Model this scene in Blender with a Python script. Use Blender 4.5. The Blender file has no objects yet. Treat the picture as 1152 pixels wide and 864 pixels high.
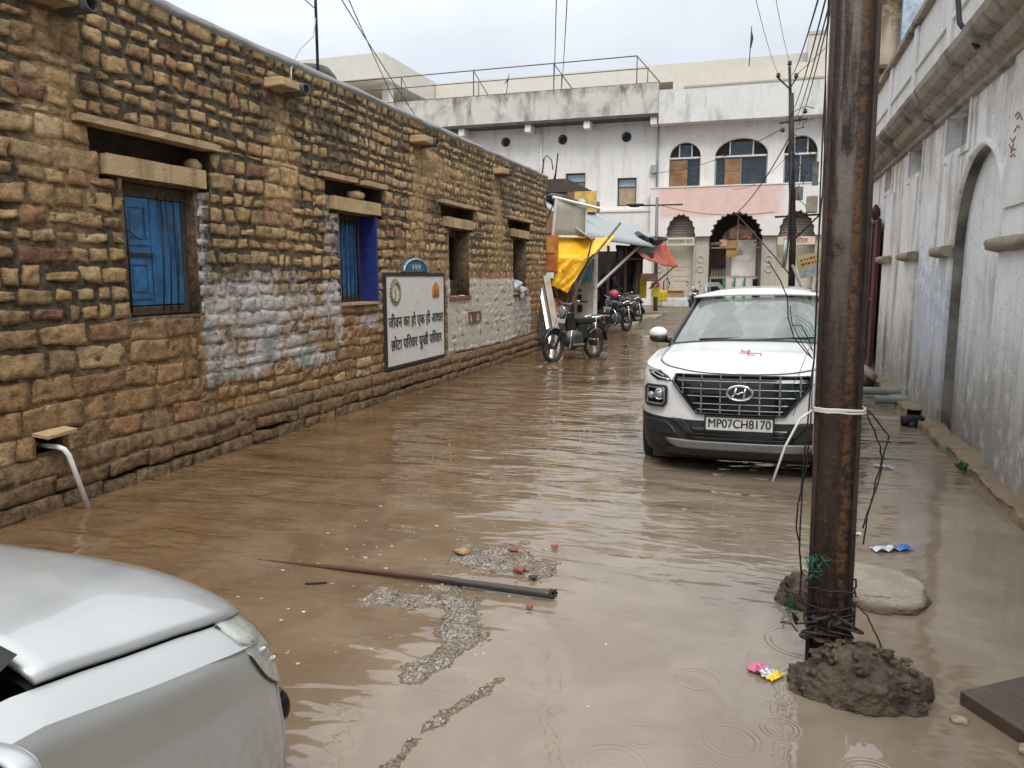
import bpy, bmesh, math, random
from math import sin, cos, pi, radians, sqrt, exp
from mathutils import Vector, Matrix, noise
random.seed(7)
SC = bpy.context.scene
COL = SC.collection
R = random.uniform

def ss(a, b, x):
    if a == b: return 0.0 if x < a else 1.0
    t = max(0.0, min(1.0, (x-a)/(b-a))); return t*t*(3-2*t)
def lerp(a, b, t): return a+(b-a)*t
def mix3(a, b, t): return tuple(a[i]+(b[i]-a[i])*t for i in range(3))
def nz(x, y, z=0.0): return noise.noise((x, y, z))

# ------------------------------------------------------------ materials
class NT:
    def __init__(s, name):
        s.m = bpy.data.materials.new(name); s.m.use_nodes = True
        s.t = s.m.node_tree; s.t.nodes.clear()
        s.out = s.t.nodes.new('ShaderNodeOutputMaterial')
        s.b = s.n('ShaderNodeBsdfPrincipled')
        s.l(s.b.outputs[0], s.out.inputs[0])
    def n(s, typ, props=None, **ins):
        nd = s.t.nodes.new(typ)
        for k, v in (props or {}).items(): setattr(nd, k, v)
        for k, v in ins.items(): s.set(nd.inputs[k.replace('_', ' ')], v)
        return nd
    def set(s, sock, v):
        if hasattr(v, 'is_output') or isinstance(v, bpy.types.NodeSocket): s.t.links.new(v, sock)
        else:
            if sock.type == 'RGBA' and len(v) == 3: v = (*v, 1)
            sock.default_value = v
    def l(s, a, b): s.t.links.new(a, b)
    def math(s, op, a, b=0.0, clamp=False):
        nd = s.t.nodes.new('ShaderNodeMath'); nd.operation = op; nd.use_clamp = clamp
        s.set(nd.inputs[0], a); s.set(nd.inputs[1], b); return nd.outputs[0]
    def mix(s, f, a, b, mode='MIX'):
        nd = s.t.nodes.new('ShaderNodeMix'); nd.data_type = 'RGBA'; nd.blend_type = mode
        s.set(nd.inputs[0], f); s.set(nd.inputs[6], a); s.set(nd.inputs[7], b); return nd.outputs[2]
    def ramp(s, f, a, b, lo=0.0, hi=1.0):
        nd = s.t.nodes.new('ShaderNodeMapRange'); nd.interpolation_type = 'SMOOTHSTEP'
        s.set(nd.inputs[0], f); s.set(nd.inputs[1], a); s.set(nd.inputs[2], b); s.set(nd.inputs[3], lo); s.set(nd.inputs[4], hi)
        return nd.outputs[0]
    def co(s, scale=(1, 1, 1), loc=(0, 0, 0), rot=(0, 0, 0)):
        c = s.n('ShaderNodeTexCoord')
        m = s.n('ShaderNodeMapping'); m.inputs['Scale'].default_value = scale
        m.inputs['Location'].default_value = loc; m.inputs['Rotation'].default_value = rot
        s.l(c.outputs['Object'], m.inputs[0]); return m.outputs[0]
    def noise(s, vec, scale, detail=4, rough=.55, dist=0.0):
        return s.n('ShaderNodeTexNoise', Vector=vec, Scale=scale, Detail=detail, Roughness=rough, Distortion=dist).outputs[0]
    def bump(s, h, strength=.5, dist=.01, normal=None):
        b = s.n('ShaderNodeBump', Height=h, Strength=strength, Distance=dist)
        if normal is not None: s.l(normal, b.inputs['Normal'])
        s.l(b.outputs[0], s.b.inputs['Normal']); return b.outputs[0]
    def p(s, **k):
        for a, v in k.items(): s.set(s.b.inputs[a.replace('_', ' ')], v)
        return s

MATS = {}
def plain(name, col, rough=.5, metal=0.0, var=.12, scale=9.0, bump=0.0, bscale=60, coat=0.0, spec=.5):
    """Painted / metal / fabric surface with a little uneven colour."""
    if name in MATS: return MATS[name]
    t = NT(name); v = t.co()
    f = t.noise(v, scale, 5, .6)
    f = t.ramp(f, .3, .7)
    c = t.mix(f, tuple(x*(1-var) for x in col), tuple(min(1, x*(1+var)) for x in col))
    t.p(Base_Color=c, Metallic=metal, Coat_Weight=coat, Specular_IOR_Level=spec)
    r = t.ramp(t.noise(v, scale*2.3, 3), .3, .7, max(0, rough-.07), min(1, rough+.07))
    t.p(Roughness=r)
    if bump: t.bump(t.noise(v, bscale, 5, .65), bump, .01)
    MATS[name] = t.m; return t.m

def weathered(name, col, dirt, dirt2=None, streak=.6, patch=.5, rough=.8, bump=.4, scale=1.0, fleck=0.0, fcol=(.03, .03, .03), topz=None, topcol=None, lowz=None, lowcol=None, streakscale=5.0, tint=None):
    """Old limewashed or rendered wall: cloudy stains, runs from rain, flaking."""
    if name in MATS: return MATS[name]
    t = NT(name); v = t.co()
    n1 = t.noise(v, .9*scale, 7, .62, .4)
    n2 = t.noise(v, 6*scale, 6, .65)
    vs = t.co(scale=(streakscale, streakscale, .35))
    n3 = t.noise(vs, 1.0, 6, .6, .3)
    c = t.mix(t.ramp(n2, .35, .7, 0, .35), col, tuple(x*.8 for x in col))
    c = t.mix(t.math('MULTIPLY', t.ramp(n1, .48, .72), patch), c, dirt)
    d2 = dirt2 or dirt
    c = t.mix(t.math('MULTIPLY', t.ramp(n3, .5, .78), streak), c, d2)
    g = t.n('ShaderNodeNewGeometry'); sep = t.n('ShaderNodeSeparateXYZ', Vector=g.outputs['Position'])
    zz = sep.outputs[2]
    wob = t.math('ADD', zz, t.math('MULTIPLY', t.math('SUBTRACT', n3, .5), 2.2))
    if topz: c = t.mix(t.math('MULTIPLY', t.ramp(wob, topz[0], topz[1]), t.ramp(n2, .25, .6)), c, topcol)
    if lowz: c = t.mix(t.math('MULTIPLY', t.ramp(wob, lowz[0], lowz[1], 1, 0), t.ramp(n2, .2, .55, .3, 1)), c, lowcol)
    if tint:
        (y0, y1, z0, z1, tc) = tint; yy_ = t.math('ADD', sep.outputs[1], t.math('MULTIPLY', t.math('SUBTRACT', n1, .5), 2.0))
        mk = t.math('MULTIPLY', t.math('MULTIPLY', t.ramp(yy_, y0-.4, y0+.3), t.ramp(yy_, y1+.4, y1-.3)), t.math('MULTIPLY', t.ramp(wob, z0-.3, z0+.3), t.ramp(wob, z1+.5, z1-.3)))
        c = t.mix(t.math('MULTIPLY', mk, t.ramp(n2, .38, .6)), c, tc)
    if fleck:
        n4 = t.noise(v, 22*scale, 8, .7)
        c = t.mix(t.math('MULTIPLY', t.ramp(n4, .58, .66), fleck), c, fcol)
    t.p(Base_Color=c, Roughness=rough)
    h = t.math('ADD', t.math('MULTIPLY', n2, .7), t.noise(v, 45, 5, .7))
    t.bump(h, bump, .02)
    MATS[name] = t.m; return t.m

# ------------------------------------------------------------ mesh building
class MB:
    def __init__(s): s.v = []; s.f = []; s.mi = []; s.sm = []; s.cur = 0; s.col = None; s.flat = True
    def add(s, vs, fs, smooth=False):
        o = len(s.v); s.v += [tuple(p) for p in vs]
        for f in fs: s.f.append(tuple(i+o for i in f)); s.mi.append(s.cur); s.sm.append(smooth)
        return s
    def box(s, x0, x1, y0, y1, z0, z1, M=None, j=0.0):
        vs = [(x, y, z) for z in (z0, z1) for y in (y0, y1) for x in (x0, x1)]
        if j: vs = [tuple(c+R(-j, j) for c in p) for p in vs]
        if M is not None: vs = [tuple(M @ Vector(p)) for p in vs]
        return s.add(vs, [(0, 2, 3, 1), (4, 5, 7, 6), (0, 1, 5, 4), (2, 6, 7, 3), (0, 4, 6, 2), (1, 3, 7, 5)])
    def cbox(s, c, size, M=None, rot=(0, 0, 0)):
        from mathutils import Euler
        T = Matrix.Translation(c) @ Euler(rot).to_matrix().to_4x4()
        if M is not None: T = M @ T
        a, b, d = (q/2 for q in size)
        return s.box(-a, a, -b, b, -d, d, T)
    def tube(s, pts, r, seg=8, cap=True, smooth=True, flat=None):
        pts = [Vector(p) for p in pts]; n = len(pts)
        rs = r if isinstance(r, (list, tuple)) else [r]*n
        vs = []; fs = []; up = None
        for i, p in enumerate(pts):
            d = (pts[min(i+1, n-1)]-pts[max(i-1, 0)])
            if d.length < 1e-9: d = Vector((0, 0, 1))
            d.normalize()
            if up is None:
                up = Vector((0, 0, 1)) if abs(d.z) < .9 else Vector((1, 0, 0))
            a = d.cross(up)
            if a.length < 1e-6: a = d.orthogonal()
            a.normalize(); b = a.cross(d).normalized(); up = b
            for k in range(seg):
                t = 2*pi*k/seg
                vs.append(p+(a*cos(t)+b*sin(t)*(flat or 1))*rs[i])
        for i in range(n-1):
            for k in range(seg):
                k2 = (k+1) % seg
                fs.append((i*seg+k, i*seg+k2, (i+1)*seg+k2, (i+1)*seg+k))
        if cap: fs.append(tuple(range(seg-1, -1, -1))); fs.append(tuple((n-1)*seg+k for k in range(seg)))
        return s.add(vs, fs, smooth)
    def lathe(s, prof, c=(0, 0, 0), axis='z', seg=24, smooth=True, M=None):
        vs = []; fs = []; n = len(prof)
        for (r, h) in prof:
            for k in range(seg):
                t = 2*pi*k/seg; a, b = r*cos(t), r*sin(t)
                p = {'z': (a, b, h), 'x': (h, a, b), 'y': (a, h, b)}[axis]
                q = Vector((p[0]+c[0], p[1]+c[1], p[2]+c[2]))
                vs.append(tuple(M @ q) if M is not None else tuple(q))
        for i in range(n-1):
            for k in range(seg):
                k2 = (k+1) % seg; fs.append((i*seg+k, i*seg+k2, (i+1)*seg+k2, (i+1)*seg+k))
        return s.add(vs, fs, smooth)
    def torus(s, c, Rr, r, axis='x', seg=28, rs=10, M=None, sq=1.0):
        prof = [(Rr+r*cos(2*pi*k/rs), r*sq*sin(2*pi*k/rs)) for k in range(rs+1)]
        return s.lathe(prof, c, axis, seg, True, M)
    def grid(s, fn, nu, nv, smooth=True):
        vs = [fn(i/nu, j/nv) for j in range(nv+1) for i in range(nu+1)]
        fs = [(j*(nu+1)+i, j*(nu+1)+i+1, (j+1)*(nu+1)+i+1, (j+1)*(nu+1)+i) for j in range(nv) for i in range(nu)]
        return s.add(vs, fs, smooth)
    def prism(s, poly, fn0, fn1, smooth=False):
        """poly 2-D, fn maps (a,b)->3-D for the two ends"""
        n = len(poly); vs = [fn0(*p) for p in poly]+[fn1(*p) for p in poly]
        fs = [tuple(range(n)), tuple(range(2*n-1, n-1, -1))]+[(i, i+n, (i+1) % n+n, (i+1) % n) for i in range(n)]
        return s.add(vs, fs, smooth)
    def blob(s, c, rad, seed=0, amp=.25, sub=3, freq=1.6, zmin=None):
        bm = bmesh.new(); bmesh.ops.create_icosphere(bm, subdivisions=sub, radius=1)
        vs = []
        for v in bm.verts:
            d = v.co.normalized(); k = 1
            f = freq; a = amp
            for o in range(3):
                k += a*noise.noise((d.x*f+seed*3.1, d.y*f+seed, d.z*f-seed)); f *= 2.3; a *= .55
            q = [c[i]+d[i]*rad[i]*k for i in range(3)]
            if zmin is not None: q[2] = max(q[2], zmin)
            vs.append(tuple(q))
        fs = [tuple(v.index for v in f.verts) for f in bm.faces]; bm.free()
        return s.add(vs, fs, True)
    def merge(s, me, M=None):
        vs = [tuple(M @ v.co) if M is not None else tuple(v.co) for v in me.vertices]
        return s.add(vs, [tuple(p.vertices) for p in me.polygons])
    def build(s, name, mat, parent=None, bevel=0.0, local=False, sub=0, solid=0.0, bseg=2, vcol=None):
        if not vcol:                       # drop points no face uses
            used = sorted({i for f in s.f for i in f}); ix = {a: b for b, a in enumerate(used)}
            if len(used) < len(s.v): s.v = [s.v[i] for i in used]; s.f = [tuple(ix[i] for i in f) for f in s.f]
        me = bpy.data.meshes.new(name); me.from_pydata(s.v, [], s.f)
        ms = mat if isinstance(mat, (list, tuple)) else [mat]
        for m in ms: me.materials.append(m)
        me.polygons.foreach_set('material_index', s.mi); me.polygons.foreach_set('use_smooth', s.sm)
        if vcol:
            for nm, data in vcol.items():
                a = me.color_attributes.new(nm, 'FLOAT_COLOR', 'POINT')
                a.data.foreach_set('color', [q for c in data for q in c])
        me.update()
        o = bpy.data.objects.new(name, me); COL.objects.link(o)
        if parent is not None:
            o.parent = parent
            if not local: o.matrix_parent_inverse = world_inv(parent)
        if bevel:
            b = o.modifiers.new('edge', 'BEVEL'); b.width = bevel; b.segments = bseg; b.limit_method = 'ANGLE'; b.angle_limit = radians(40)
        if solid:
            b = o.modifiers.new('thick', 'SOLIDIFY'); b.thickness = solid; b.offset = -1
        if sub:
            b = o.modifiers.new('sub', 'SUBSURF'); b.levels = sub; b.render_levels = sub
        return o

def world_inv(o):
    M = Matrix.Identity(4); p = o
    while p is not None:
        M = (Matrix.Translation(p.location) @ p.rotation_euler.to_matrix().to_4x4()) @ (p.matrix_parent_inverse if p.parent else Matrix.Identity(4)) @ M if not p.parent else M
        if p.parent:
            M = p.matrix_parent_inverse @ Matrix.Translation(p.location) @ p.rotation_euler.to_matrix().to_4x4() @ M
        p = p.parent
    return M.inverted()

def tag(o, label=None, cat=None, group=None, kind=None):
    if label: o['label'] = label
    if cat: o['category'] = cat
    if group: o['group'] = group
    if kind: o['kind'] = kind
    return o
def thing(name, label, cat, loc=(0, 0, 0), rz=0.0, group=None):
    o = bpy.data.objects.new(name, None); o.empty_display_size = .2; COL.objects.link(o)
    o.location = loc; o.rotation_euler = (0, 0, rz)
    return tag(o, label, cat, group)
def dup(o, loc, rz, label=None):
    r = o.copy(); COL.objects.link(r); r.location = loc; r.rotation_euler = (0, 0, rz)
    if label: r['label'] = label
    for ch in list(o.children):
        c = ch.copy(); COL.objects.link(c); c.parent = r
        for g in list(ch.children):
            d = g.copy(); COL.objects.link(d); d.parent = c
    return r

def plate(outer, holes, thick, M, bevel=0.0):
    """Flat slab with openings; 2-D outline in local xy, thickness centred on z; returns a mesh placed by M."""
    cu = bpy.data.curves.new('pl', 'CURVE'); cu.dimensions = '2D'; cu.fill_mode = 'BOTH'
    cu.extrude = thick/2; cu.bevel_depth = bevel
    for poly in [outer]+list(holes):
        sp = cu.splines.new('POLY'); sp.points.add(len(poly)-1)
        for i, p in enumerate(poly): sp.points[i].co = (p[0], p[1], 0, 1)
        sp.use_cyclic_u = True
    o = bpy.data.objects.new('pl', cu); COL.objects.link(o)
    dg = bpy.context.evaluated_depsgraph_get(); dg.update()
    me = bpy.data.meshes.new_from_object(o.evaluated_get(dg))
    bpy.data.objects.remove(o); bpy.data.curves.remove(cu)
    me.transform(M); return me
def rect(x0, x1, y0, y1): return [(x0, y0), (x1, y0), (x1, y1), (x0, y1)]
def arch(x0, x1, z0, spring, apex, n=16, scal=0.0, ns=0):
    c = (x0+x1)/2; h = (x1-x0)/2; p = [(x0, z0), (x1, z0)]
    N = n if not ns else ns*4
    for i in range(N+1):
        t = pi*i/N; k = 1.0
        if ns: k = 1-scal*abs(sin(t*ns))
        p.append((c+h*k*cos(t), spring+(apex-spring)*k*sin(t)))
    return p
def XZ(y): return Matrix(((1, 0, 0, 0), (0, 0, -1, y), (0, 1, 0, 0), (0, 0, 0, 1)))      # local xy -> world xz, faces -y
def YZ(x): return Matrix(((0, 0, 1, x), (1, 0, 0, 0), (0, 1, 0, 0), (0, 0, 0, 1)))       # local xy -> world yz

def text_mesh(body, size, M, extrude=.002, align='CENTER', sx=1.0, offset=0.0):
    cu = bpy.data.curves.new('tx', 'FONT'); cu.body = body; cu.size = size; cu.extrude = extrude
    cu.align_x = align; cu.align_y = 'CENTER'; cu.offset = offset
    o = bpy.data.objects.new('tx', cu); COL.objects.link(o)
    dg = bpy.context.evaluated_depsgraph_get(); dg.update()
    me = bpy.data.meshes.new_from_object(o.evaluated_get(dg))
    bpy.data.objects.remove(o); bpy.data.curves.remove(cu)
    me.transform(M @ Matrix.Diagonal((sx, 1, 1, 1))); return me

def sag(a, b, drop, n=14):
    a = Vector(a); b = Vector(b)
    return [a.lerp(b, i/n)-Vector((0, 0, drop*4*(i/n)*(1-i/n))) for i in range(n+1)]
# ------------------------------------------------------------ common materials
M_dark = plain('dark_void', (.012, .011, .010), .9)
M_black = plain('black_plastic', (.018, .018, .019), .45)
M_rubber = plain('rubber', (.02, .02, .02), .8)
M_chrome = plain('chrome', (.75, .76, .78), .15, 1.0, .05)
M_steel = plain('galvanised_steel', (.42, .43, .44), .45, .7)
M_white = plain('white_paint', (.72, .72, .69), .5)
M_wood = plain('old_timber', (.16, .10, .06), .8, 0, .35, 14, .4, 40)
M_cable = plain('cable_black', (.015, .015, .016), .6)

# ------------------------------------------------------------ ground and flood water
def ground_z(x, y):
    z = -.16
    z += .20*ss(16.5, 24, y)+.05*ss(24, 42, y)
    z += .035*nz(x*.7, y*.5, 3)+.02*nz(x*2.1, y*1.6, 8)
    if y > 60: z = .1
    return z
t = NT('muddy_ground'); v = t.co()
n1 = t.noise(v, .8, 6, .6); n2 = t.noise(v, 9, 7, .7)
c = t.mix(t.ramp(n1, .35, .65), (.11, .085, .062), (.19, .145, .105))
c = t.mix(t.ramp(n2, .45, .75), c, (.07, .055, .042))
t.p(Base_Color=c, Roughness=t.ramp(n1, .35, .65, .25, .6)); t.bump(t.math('ADD', n2, t.noise(v, 60, 5, .7)), .6, .02)
mb = MB()
ys = [-30+i*1.5 for i in range(28)]+[12+i*.25 for i in range(140)]+[47+i*8 for i in range(45)]
xs = [-220, -120, -60, -30, -12]+[-6.5+i*.3 for i in range(32)]+[6, 12, 30, 60, 120, 220]
nx = len(xs)
mb.add([(x, y, ground_z(x, y) if -7 < x < 4 else .0) for y in ys for x in xs],
       [(j*nx+i, j*nx+i+1, (j+1)*nx+i+1, (j+1)*nx+i) for j in range(len(ys)-1) for i in range(nx-1)], True)
tag(mb.build('ground', t.m), kind='structure')

# opaque silty flood water with wind ripples and rain rings
t = NT('flood_water'); v = t.co()
g = t.n('ShaderNodeNewGeometry'); sep = t.n('ShaderNodeSeparateXYZ', Vector=g.outputs['Position'])
px, py = sep.outputs[0], sep.outputs[1]
n1 = t.noise(v, .55, 4, .5, .6); n2 = t.noise(v, 2.2, 4, .55, .8)
edge = t.ramp(t.math('ADD', px, t.math('MULTIPLY', t.math('SUBTRACT', n1, .5), 1.6)), -3.2, -.3)      # silt greyer and paler mid-lane, sky reflection put into its colour
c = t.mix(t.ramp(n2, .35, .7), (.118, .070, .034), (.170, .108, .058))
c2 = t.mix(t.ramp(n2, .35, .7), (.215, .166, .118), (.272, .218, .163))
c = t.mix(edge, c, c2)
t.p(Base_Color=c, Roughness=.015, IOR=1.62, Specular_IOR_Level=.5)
# ripple heights
amp = t.math('MULTIPLY', t.ramp(t.math('SUBTRACT', py, t.math('MULTIPLY', px, 1.1)), 3.2, 7.0, .16, 1.0), t.ramp(t.noise(t.co(scale=(.5, .35, 1)), 1.0, 2, .5), .36, .58, .3, 1.0))
w1 = t.noise(t.co(scale=(.95, 2.7, 1), rot=(0, 0, .15)), 1.0, 2, .4, .6)
w2 = t.noise(t.co(scale=(1.9, 5.0, 1), rot=(0, 0, -.35)), 1.7, 1, .4, .9)
w3 = t.noise(t.co(scale=(4.0, 9.0, 1), rot=(0, 0, .5)), 3.0, 2, .5, .3)
h = t.math('ADD', t.math('MULTIPLY', w1, 1.0), t.math('ADD', t.math('MULTIPLY', w2, .30), t.math('MULTIPLY', w3, .03)))
h = t.math('MULTIPLY', h, amp)
rings = [(-.02, 2.20, .19, .030), (-.13, 2.42, .06, .02), (-.05, 2.62, .10, .024), (-.22, 2.05, .12, .024), (.22, 3.48, .16, .026), (-.35, 2.55, .07, .018),
         (-.2, 3.0, .09, .02), (.12, 2.75, .07, .018), (-3.9, 4.6, .35, .045), (-.42, 2.35, .12, .026),
         (.4, 2.55, .1, .02)]
tot = None
for (rx, ry, rr, wl) in rings:
    dx = t.math('SUBTRACT', px, rx); dy = t.math('SUBTRACT', py, ry)
    d = t.math('SQRT', t.math('ADD', t.math('MULTIPLY', dx, dx), t.math('MULTIPLY', dy, dy)))
    env = t.math('MULTIPLY', t.ramp(d, rr+wl*.9, rr), t.math('MAXIMUM', t.ramp(d, rr-wl*2.6, rr-wl*.6, .10, 1.0), t.ramp(d, wl*2.0, wl*.6, 0, .6)))
    s_ = t.math('MULTIPLY', t.math('SINE', t.math('MULTIPLY', d, 2*pi/wl)), env)
    s_ = t.math('MULTIPLY', s_, wl*.35)
    tot = s_ if tot is None else t.math('ADD', tot, s_)
hh = t.math('ADD', t.math('MULTIPLY', h, .075), t.math('MULTIPLY', tot, .085))
t.bump(hh, 1.0, 1.0)
mb = MB()
mb.add([(-6, -12, 0), (3, -12, 0), (3, 46, 0), (-6, 46, 0)], [(0, 1, 2, 3)])
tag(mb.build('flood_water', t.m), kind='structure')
M_water = t.m
# ------------------------------------------------------------ stone building along the left
LX = -4.68; YE = 16.8
spouts_y = [4.25, 6.85, 10.1, 13.47]
wins = [(4.79, 5.56), (7.94, 8.77), (11.19, 12.0), (14.40, 15.22)]
def tanw(y, z):
    n = nz(y*.9, z*.9, 1)*.45+nz(y*3, z*3, 4)*.2
    lim = 1.35 if y < 9 else 1.75
    if y < 4.7: lim = 1.0
    w = ss(lim+.35, lim-.15, z+n)
    for s in spouts_y:
        wd = .17+.10*ss(3.3, 2.2, z)
        w = max(w, ss(1, .35, abs(y-s+nz(z*2, s)*.12)/wd/1.6)*ss(3.5, 3.3, z)*ss(1.5, 2.4, z+n*.5)*.95)
    w = max(w, ss(.42, .6, nz(y*.55+7, z*.8, 2)+.12*nz(y*4, z*4)+.25*ss(9.5, 14, y))*.85)
    return w
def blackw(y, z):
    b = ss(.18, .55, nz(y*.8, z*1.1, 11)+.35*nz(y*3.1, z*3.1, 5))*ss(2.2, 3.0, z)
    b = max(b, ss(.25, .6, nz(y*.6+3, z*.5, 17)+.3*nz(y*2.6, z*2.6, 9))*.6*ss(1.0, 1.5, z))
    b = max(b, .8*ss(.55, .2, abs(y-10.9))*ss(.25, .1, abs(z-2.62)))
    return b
def paintw(y, z):
    w = 0.0; c = (.66, .64, .61)
    if 5.57 < y < 7.95 and .6 < z < 1.76:
        w = .58*ss(.48, .78, z)*ss(1.84, 1.6, z)*(1-.30*ss(1.3, 1.7, z))
        w += .34*nz(y*1.5, z*2.4, 31)+.26*nz(y*4.5, z*6.5, 13)
        w -= .5*ss(.35, .1, sqrt((y-6.85)**2*.5+(z-.86)**2))*0-.02
        c = mix3((.62, .60, .57), (.52, .52, .60), ss(.0, .35, nz(y*2.2, z*3, 41))*.35)
        if nz(y*3, z*5, 77) > .22 and z < 1.2: c = mix3(c, (.10, .22, .20), .55)
    if 5.57 < y < 5.75 and 1.3 < z < 2.5: w = max(w, .62*ss(5.75, 5.66, y)); c = (.58, .60, .64)
    if 5.7 < y < 6.6 and 2.2 < z < 2.55: w = max(w, .30)
    if 7.2 < y < 7.95 and 1.8 < z < 2.55: w = max(w, .5*ss(7.2, 7.8, y)); c = mix3((.55, .55, .58), (.28, .30, .55), ss(-.2, .3, nz(y*3, z*3)))
    if 11.05 < y < 14.38 and .40 < z < 1.60: w = max(w, .86-.35*ss(.15, .5, nz(y*1.3, z*2, 3))*ss(1.2, .5, z)); c = (.60, .57, .50)
    if 11.05 < y < 14.38 and 1.57 < z < 1.66: w = max(w, .7); c = (.34, .12, .07)
    if 14.38 < y < 15.6 and .42 < z < 1.25: w = max(w, .62); c = (.58, .55, .50)
    if 8.35 < y < 8.8 and .98 < z < 1.12: w = max(w, .8); c = (.55, .48, .56)
    if 8.8 < y < 8.98 and .9 < z < 1.6: w = max(w, .45)
    if 4.45 < y < 4.78 and 2.05 < z < 2.4: w = max(w, .25)
    return max(0, w), c
t = NT('rubble_masonry'); v = t.co()
a = t.n('ShaderNodeVertexColor', {'layer_name': 'col'}); pc = t.n('ShaderNodeVertexColor', {'layer_name': 'paint'})
n1 = t.noise(v, 14, 6, .68); n2 = t.noise(v, 55, 6, .7); n3 = t.noise(v, 5, 4, .6)
c = t.mix(t.ramp(n1, .3, .72), t.mix(.5, a.outputs[0], (.02, .012, .006), 'MIX'), t.mix(.22, a.outputs[0], (.74, .58, .36)))
c = t.mix(t.ramp(n2, .58, .72, 0, .55), c, (.06, .045, .03))
c = t.mix(t.ramp(n3, .5, .8, 0, .35), c, (.20, .125, .06))
pn = t.math('ADD', t.math('MULTIPLY', n1, .8), t.math('MULTIPLY', n2, .55))
f = t.ramp(t.math('ADD', pc.outputs[1], pn), 1.02, 1.42)
c = t.mix(t.math('MULTIPLY', f, .84), c, pc.outputs[0])
t.p(Base_Color=c, Roughness=t.ramp(n1, .3, .7, .62, .92), Specular_IOR_Level=.3)
t.bump(t.math('ADD', t.math('MULTIPLY', n1, 1.2), n2), 1.0, .030)
M_rubble = t.m

class Stones:
    def __init__(s): s.mb = MB(); s.c = []; s.p = []
    def put(s, vs, fs, cols, paints):
        s.mb.add(vs, fs, True); s.c += [(*q, 1) for q in cols]; s.p += paints
    def stone(s, x, y0, y1, z0, z1, gap, prot, col, lo):
        ny = max(4, min(10, 2+int((y1-y0)/.04))); nzv = max(4, min(7, 2+int((z1-z0)/.035)))
        if y0 > 11: ny = min(ny, 5); nzv = 4
        jit = [R(-1, 1) for _ in range(8)]; sd = R(0, 99); tilt = R(-.3, .3); tiltz = R(-.35, .35)
        vs = []; cols = []; pts = []; edg = []; jm = min(.026, .16*(z1-z0))
        a0, a1, b0, b1 = y0+gap, y1-gap, z0+gap, z1-gap
        cr = [(a0+jit[0]*jm, b0+jit[1]*jm), (a1+jit[2]*jm, b0+jit[3]*jm), (a0+jit[4]*jm, b1+jit[5]*jm), (a1+jit[6]*jm, b1+jit[7]*jm)]
        eu, ew = min(.3, .011/(y1-y0)), min(.3, .010/(z1-z0))
        us = [0, eu]+[lerp(eu, 1-eu, i/(ny-2)) for i in range(1, ny-2)]+[1-eu, 1]
        wz = [0, ew]+[lerp(ew, 1-ew, i/(nzv-2)) for i in range(1, nzv-2)]+[1-ew, 1]
        for j in range(nzv+1):
            w = wz[j]
            for i in range(ny+1):
                u = us[i]
                e = min(min(u, 1-u)*(y1-y0), min(w, 1-w)*(z1-z0))
                cu = u; cw = w
                if (i in (0, ny)) and (j in (0, nzv)):            # knock the corners off
                    cu = u+(.07 if u == 0 else -.07)*R(.3, 1.5)*min(1, .15/(y1-y0)); cw = w+(.09 if w == 0 else -.09)*R(.3, 1.5)
                y = lerp(lerp(cr[0][0], cr[1][0], cu), lerp(cr[2][0], cr[3][0], cu), cw)
                z = lerp(lerp(cr[0][1], cr[1][1], cu), lerp(cr[2][1], cr[3][1], cu), cw)
                edge = .0 if e == 0 else (.93 if (i in (1, ny-1) or j in (1, nzv-1)) else 1.0)
                q = nz(y*16+sd, z*16, sd)*.010+nz(y*37, z*37, sd)*.010
                xx = x+prot*(.15+.85*edge)*(1+tilt*(u-.5)+tiltz*(w-.5))+q*(.5+edge)
                if edge < 1: y += nz(y*17, z*17, sd+5)*.010; z += nz(y*17, z*17, sd+9)*.009
                z += wave(y, z); 
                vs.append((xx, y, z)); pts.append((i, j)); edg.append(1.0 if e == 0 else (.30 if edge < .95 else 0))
        n = ny+1
        fs = [(j*n+i, j*n+i+1, (j+1)*n+i+1, (j+1)*n+i) for j in range(nzv) for i in range(ny)]
        ring = [i for i in range(ny)]+[j*n+ny for j in range(nzv)]+[nzv*n+i for i in range(ny, 0, -1)]+[j*n for j in range(nzv, 0, -1)]
        o = len(vs)
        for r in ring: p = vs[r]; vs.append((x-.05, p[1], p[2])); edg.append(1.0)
        m = len(ring)
        for k in range(m): fs.append((ring[k], o+k, o+(k+1) % m, ring[(k+1) % m]))
        pa = []
        for p, eg in zip(vs, edg):
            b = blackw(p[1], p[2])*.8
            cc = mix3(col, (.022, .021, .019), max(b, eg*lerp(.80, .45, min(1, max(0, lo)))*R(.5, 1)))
            cols.append(cc); w_, pcx = paintw(p[1], p[2]); pa.append((*pcx, w_))
        s.put(vs, fs, cols, [(q[0], q[1], q[2], q[3]) for q in pa])
def wave(y, z): return .022*nz(y*.55, z*1.3, 2)+.012*nz(y*2.2, z*2.2, 6)
SW = Stones()
holes = []
for (a, b) in wins:
    holes += [(a, b, 1.29, 2.36), (a-.2, b+.2, 2.36, 2.52), (a-.28, b+.25, 2.52, 2.69), (a-.42, b+.32, 2.69, 2.76)]
holes.append((3.88, 4.09, .42, .53))
segsA = [(.36, 1.29, 7), (1.29, 2.36, 8), (2.36, 2.52, 1), (2.52, 2.69, 1), (2.69, 2.76, 1), (2.76, 3.76, 8)]
def sub_holes(y0, y1, z0, z1):
    iv = [(y0, y1)]
    for (a, b, c, d) in holes:
        if min(z1, d)-max(z0, c) > .3*(z1-z0) or (d-c < .15 and min(z1, d)-max(z0, c) > .02):
            new = []
            for (p, q) in iv:
                if b <= p or a >= q: new.append((p, q))
                else:
                    if a-p > .05: new.append((p, a))
                    if q-b > .05: new.append((b, q))
            iv = new
    return iv
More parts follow.
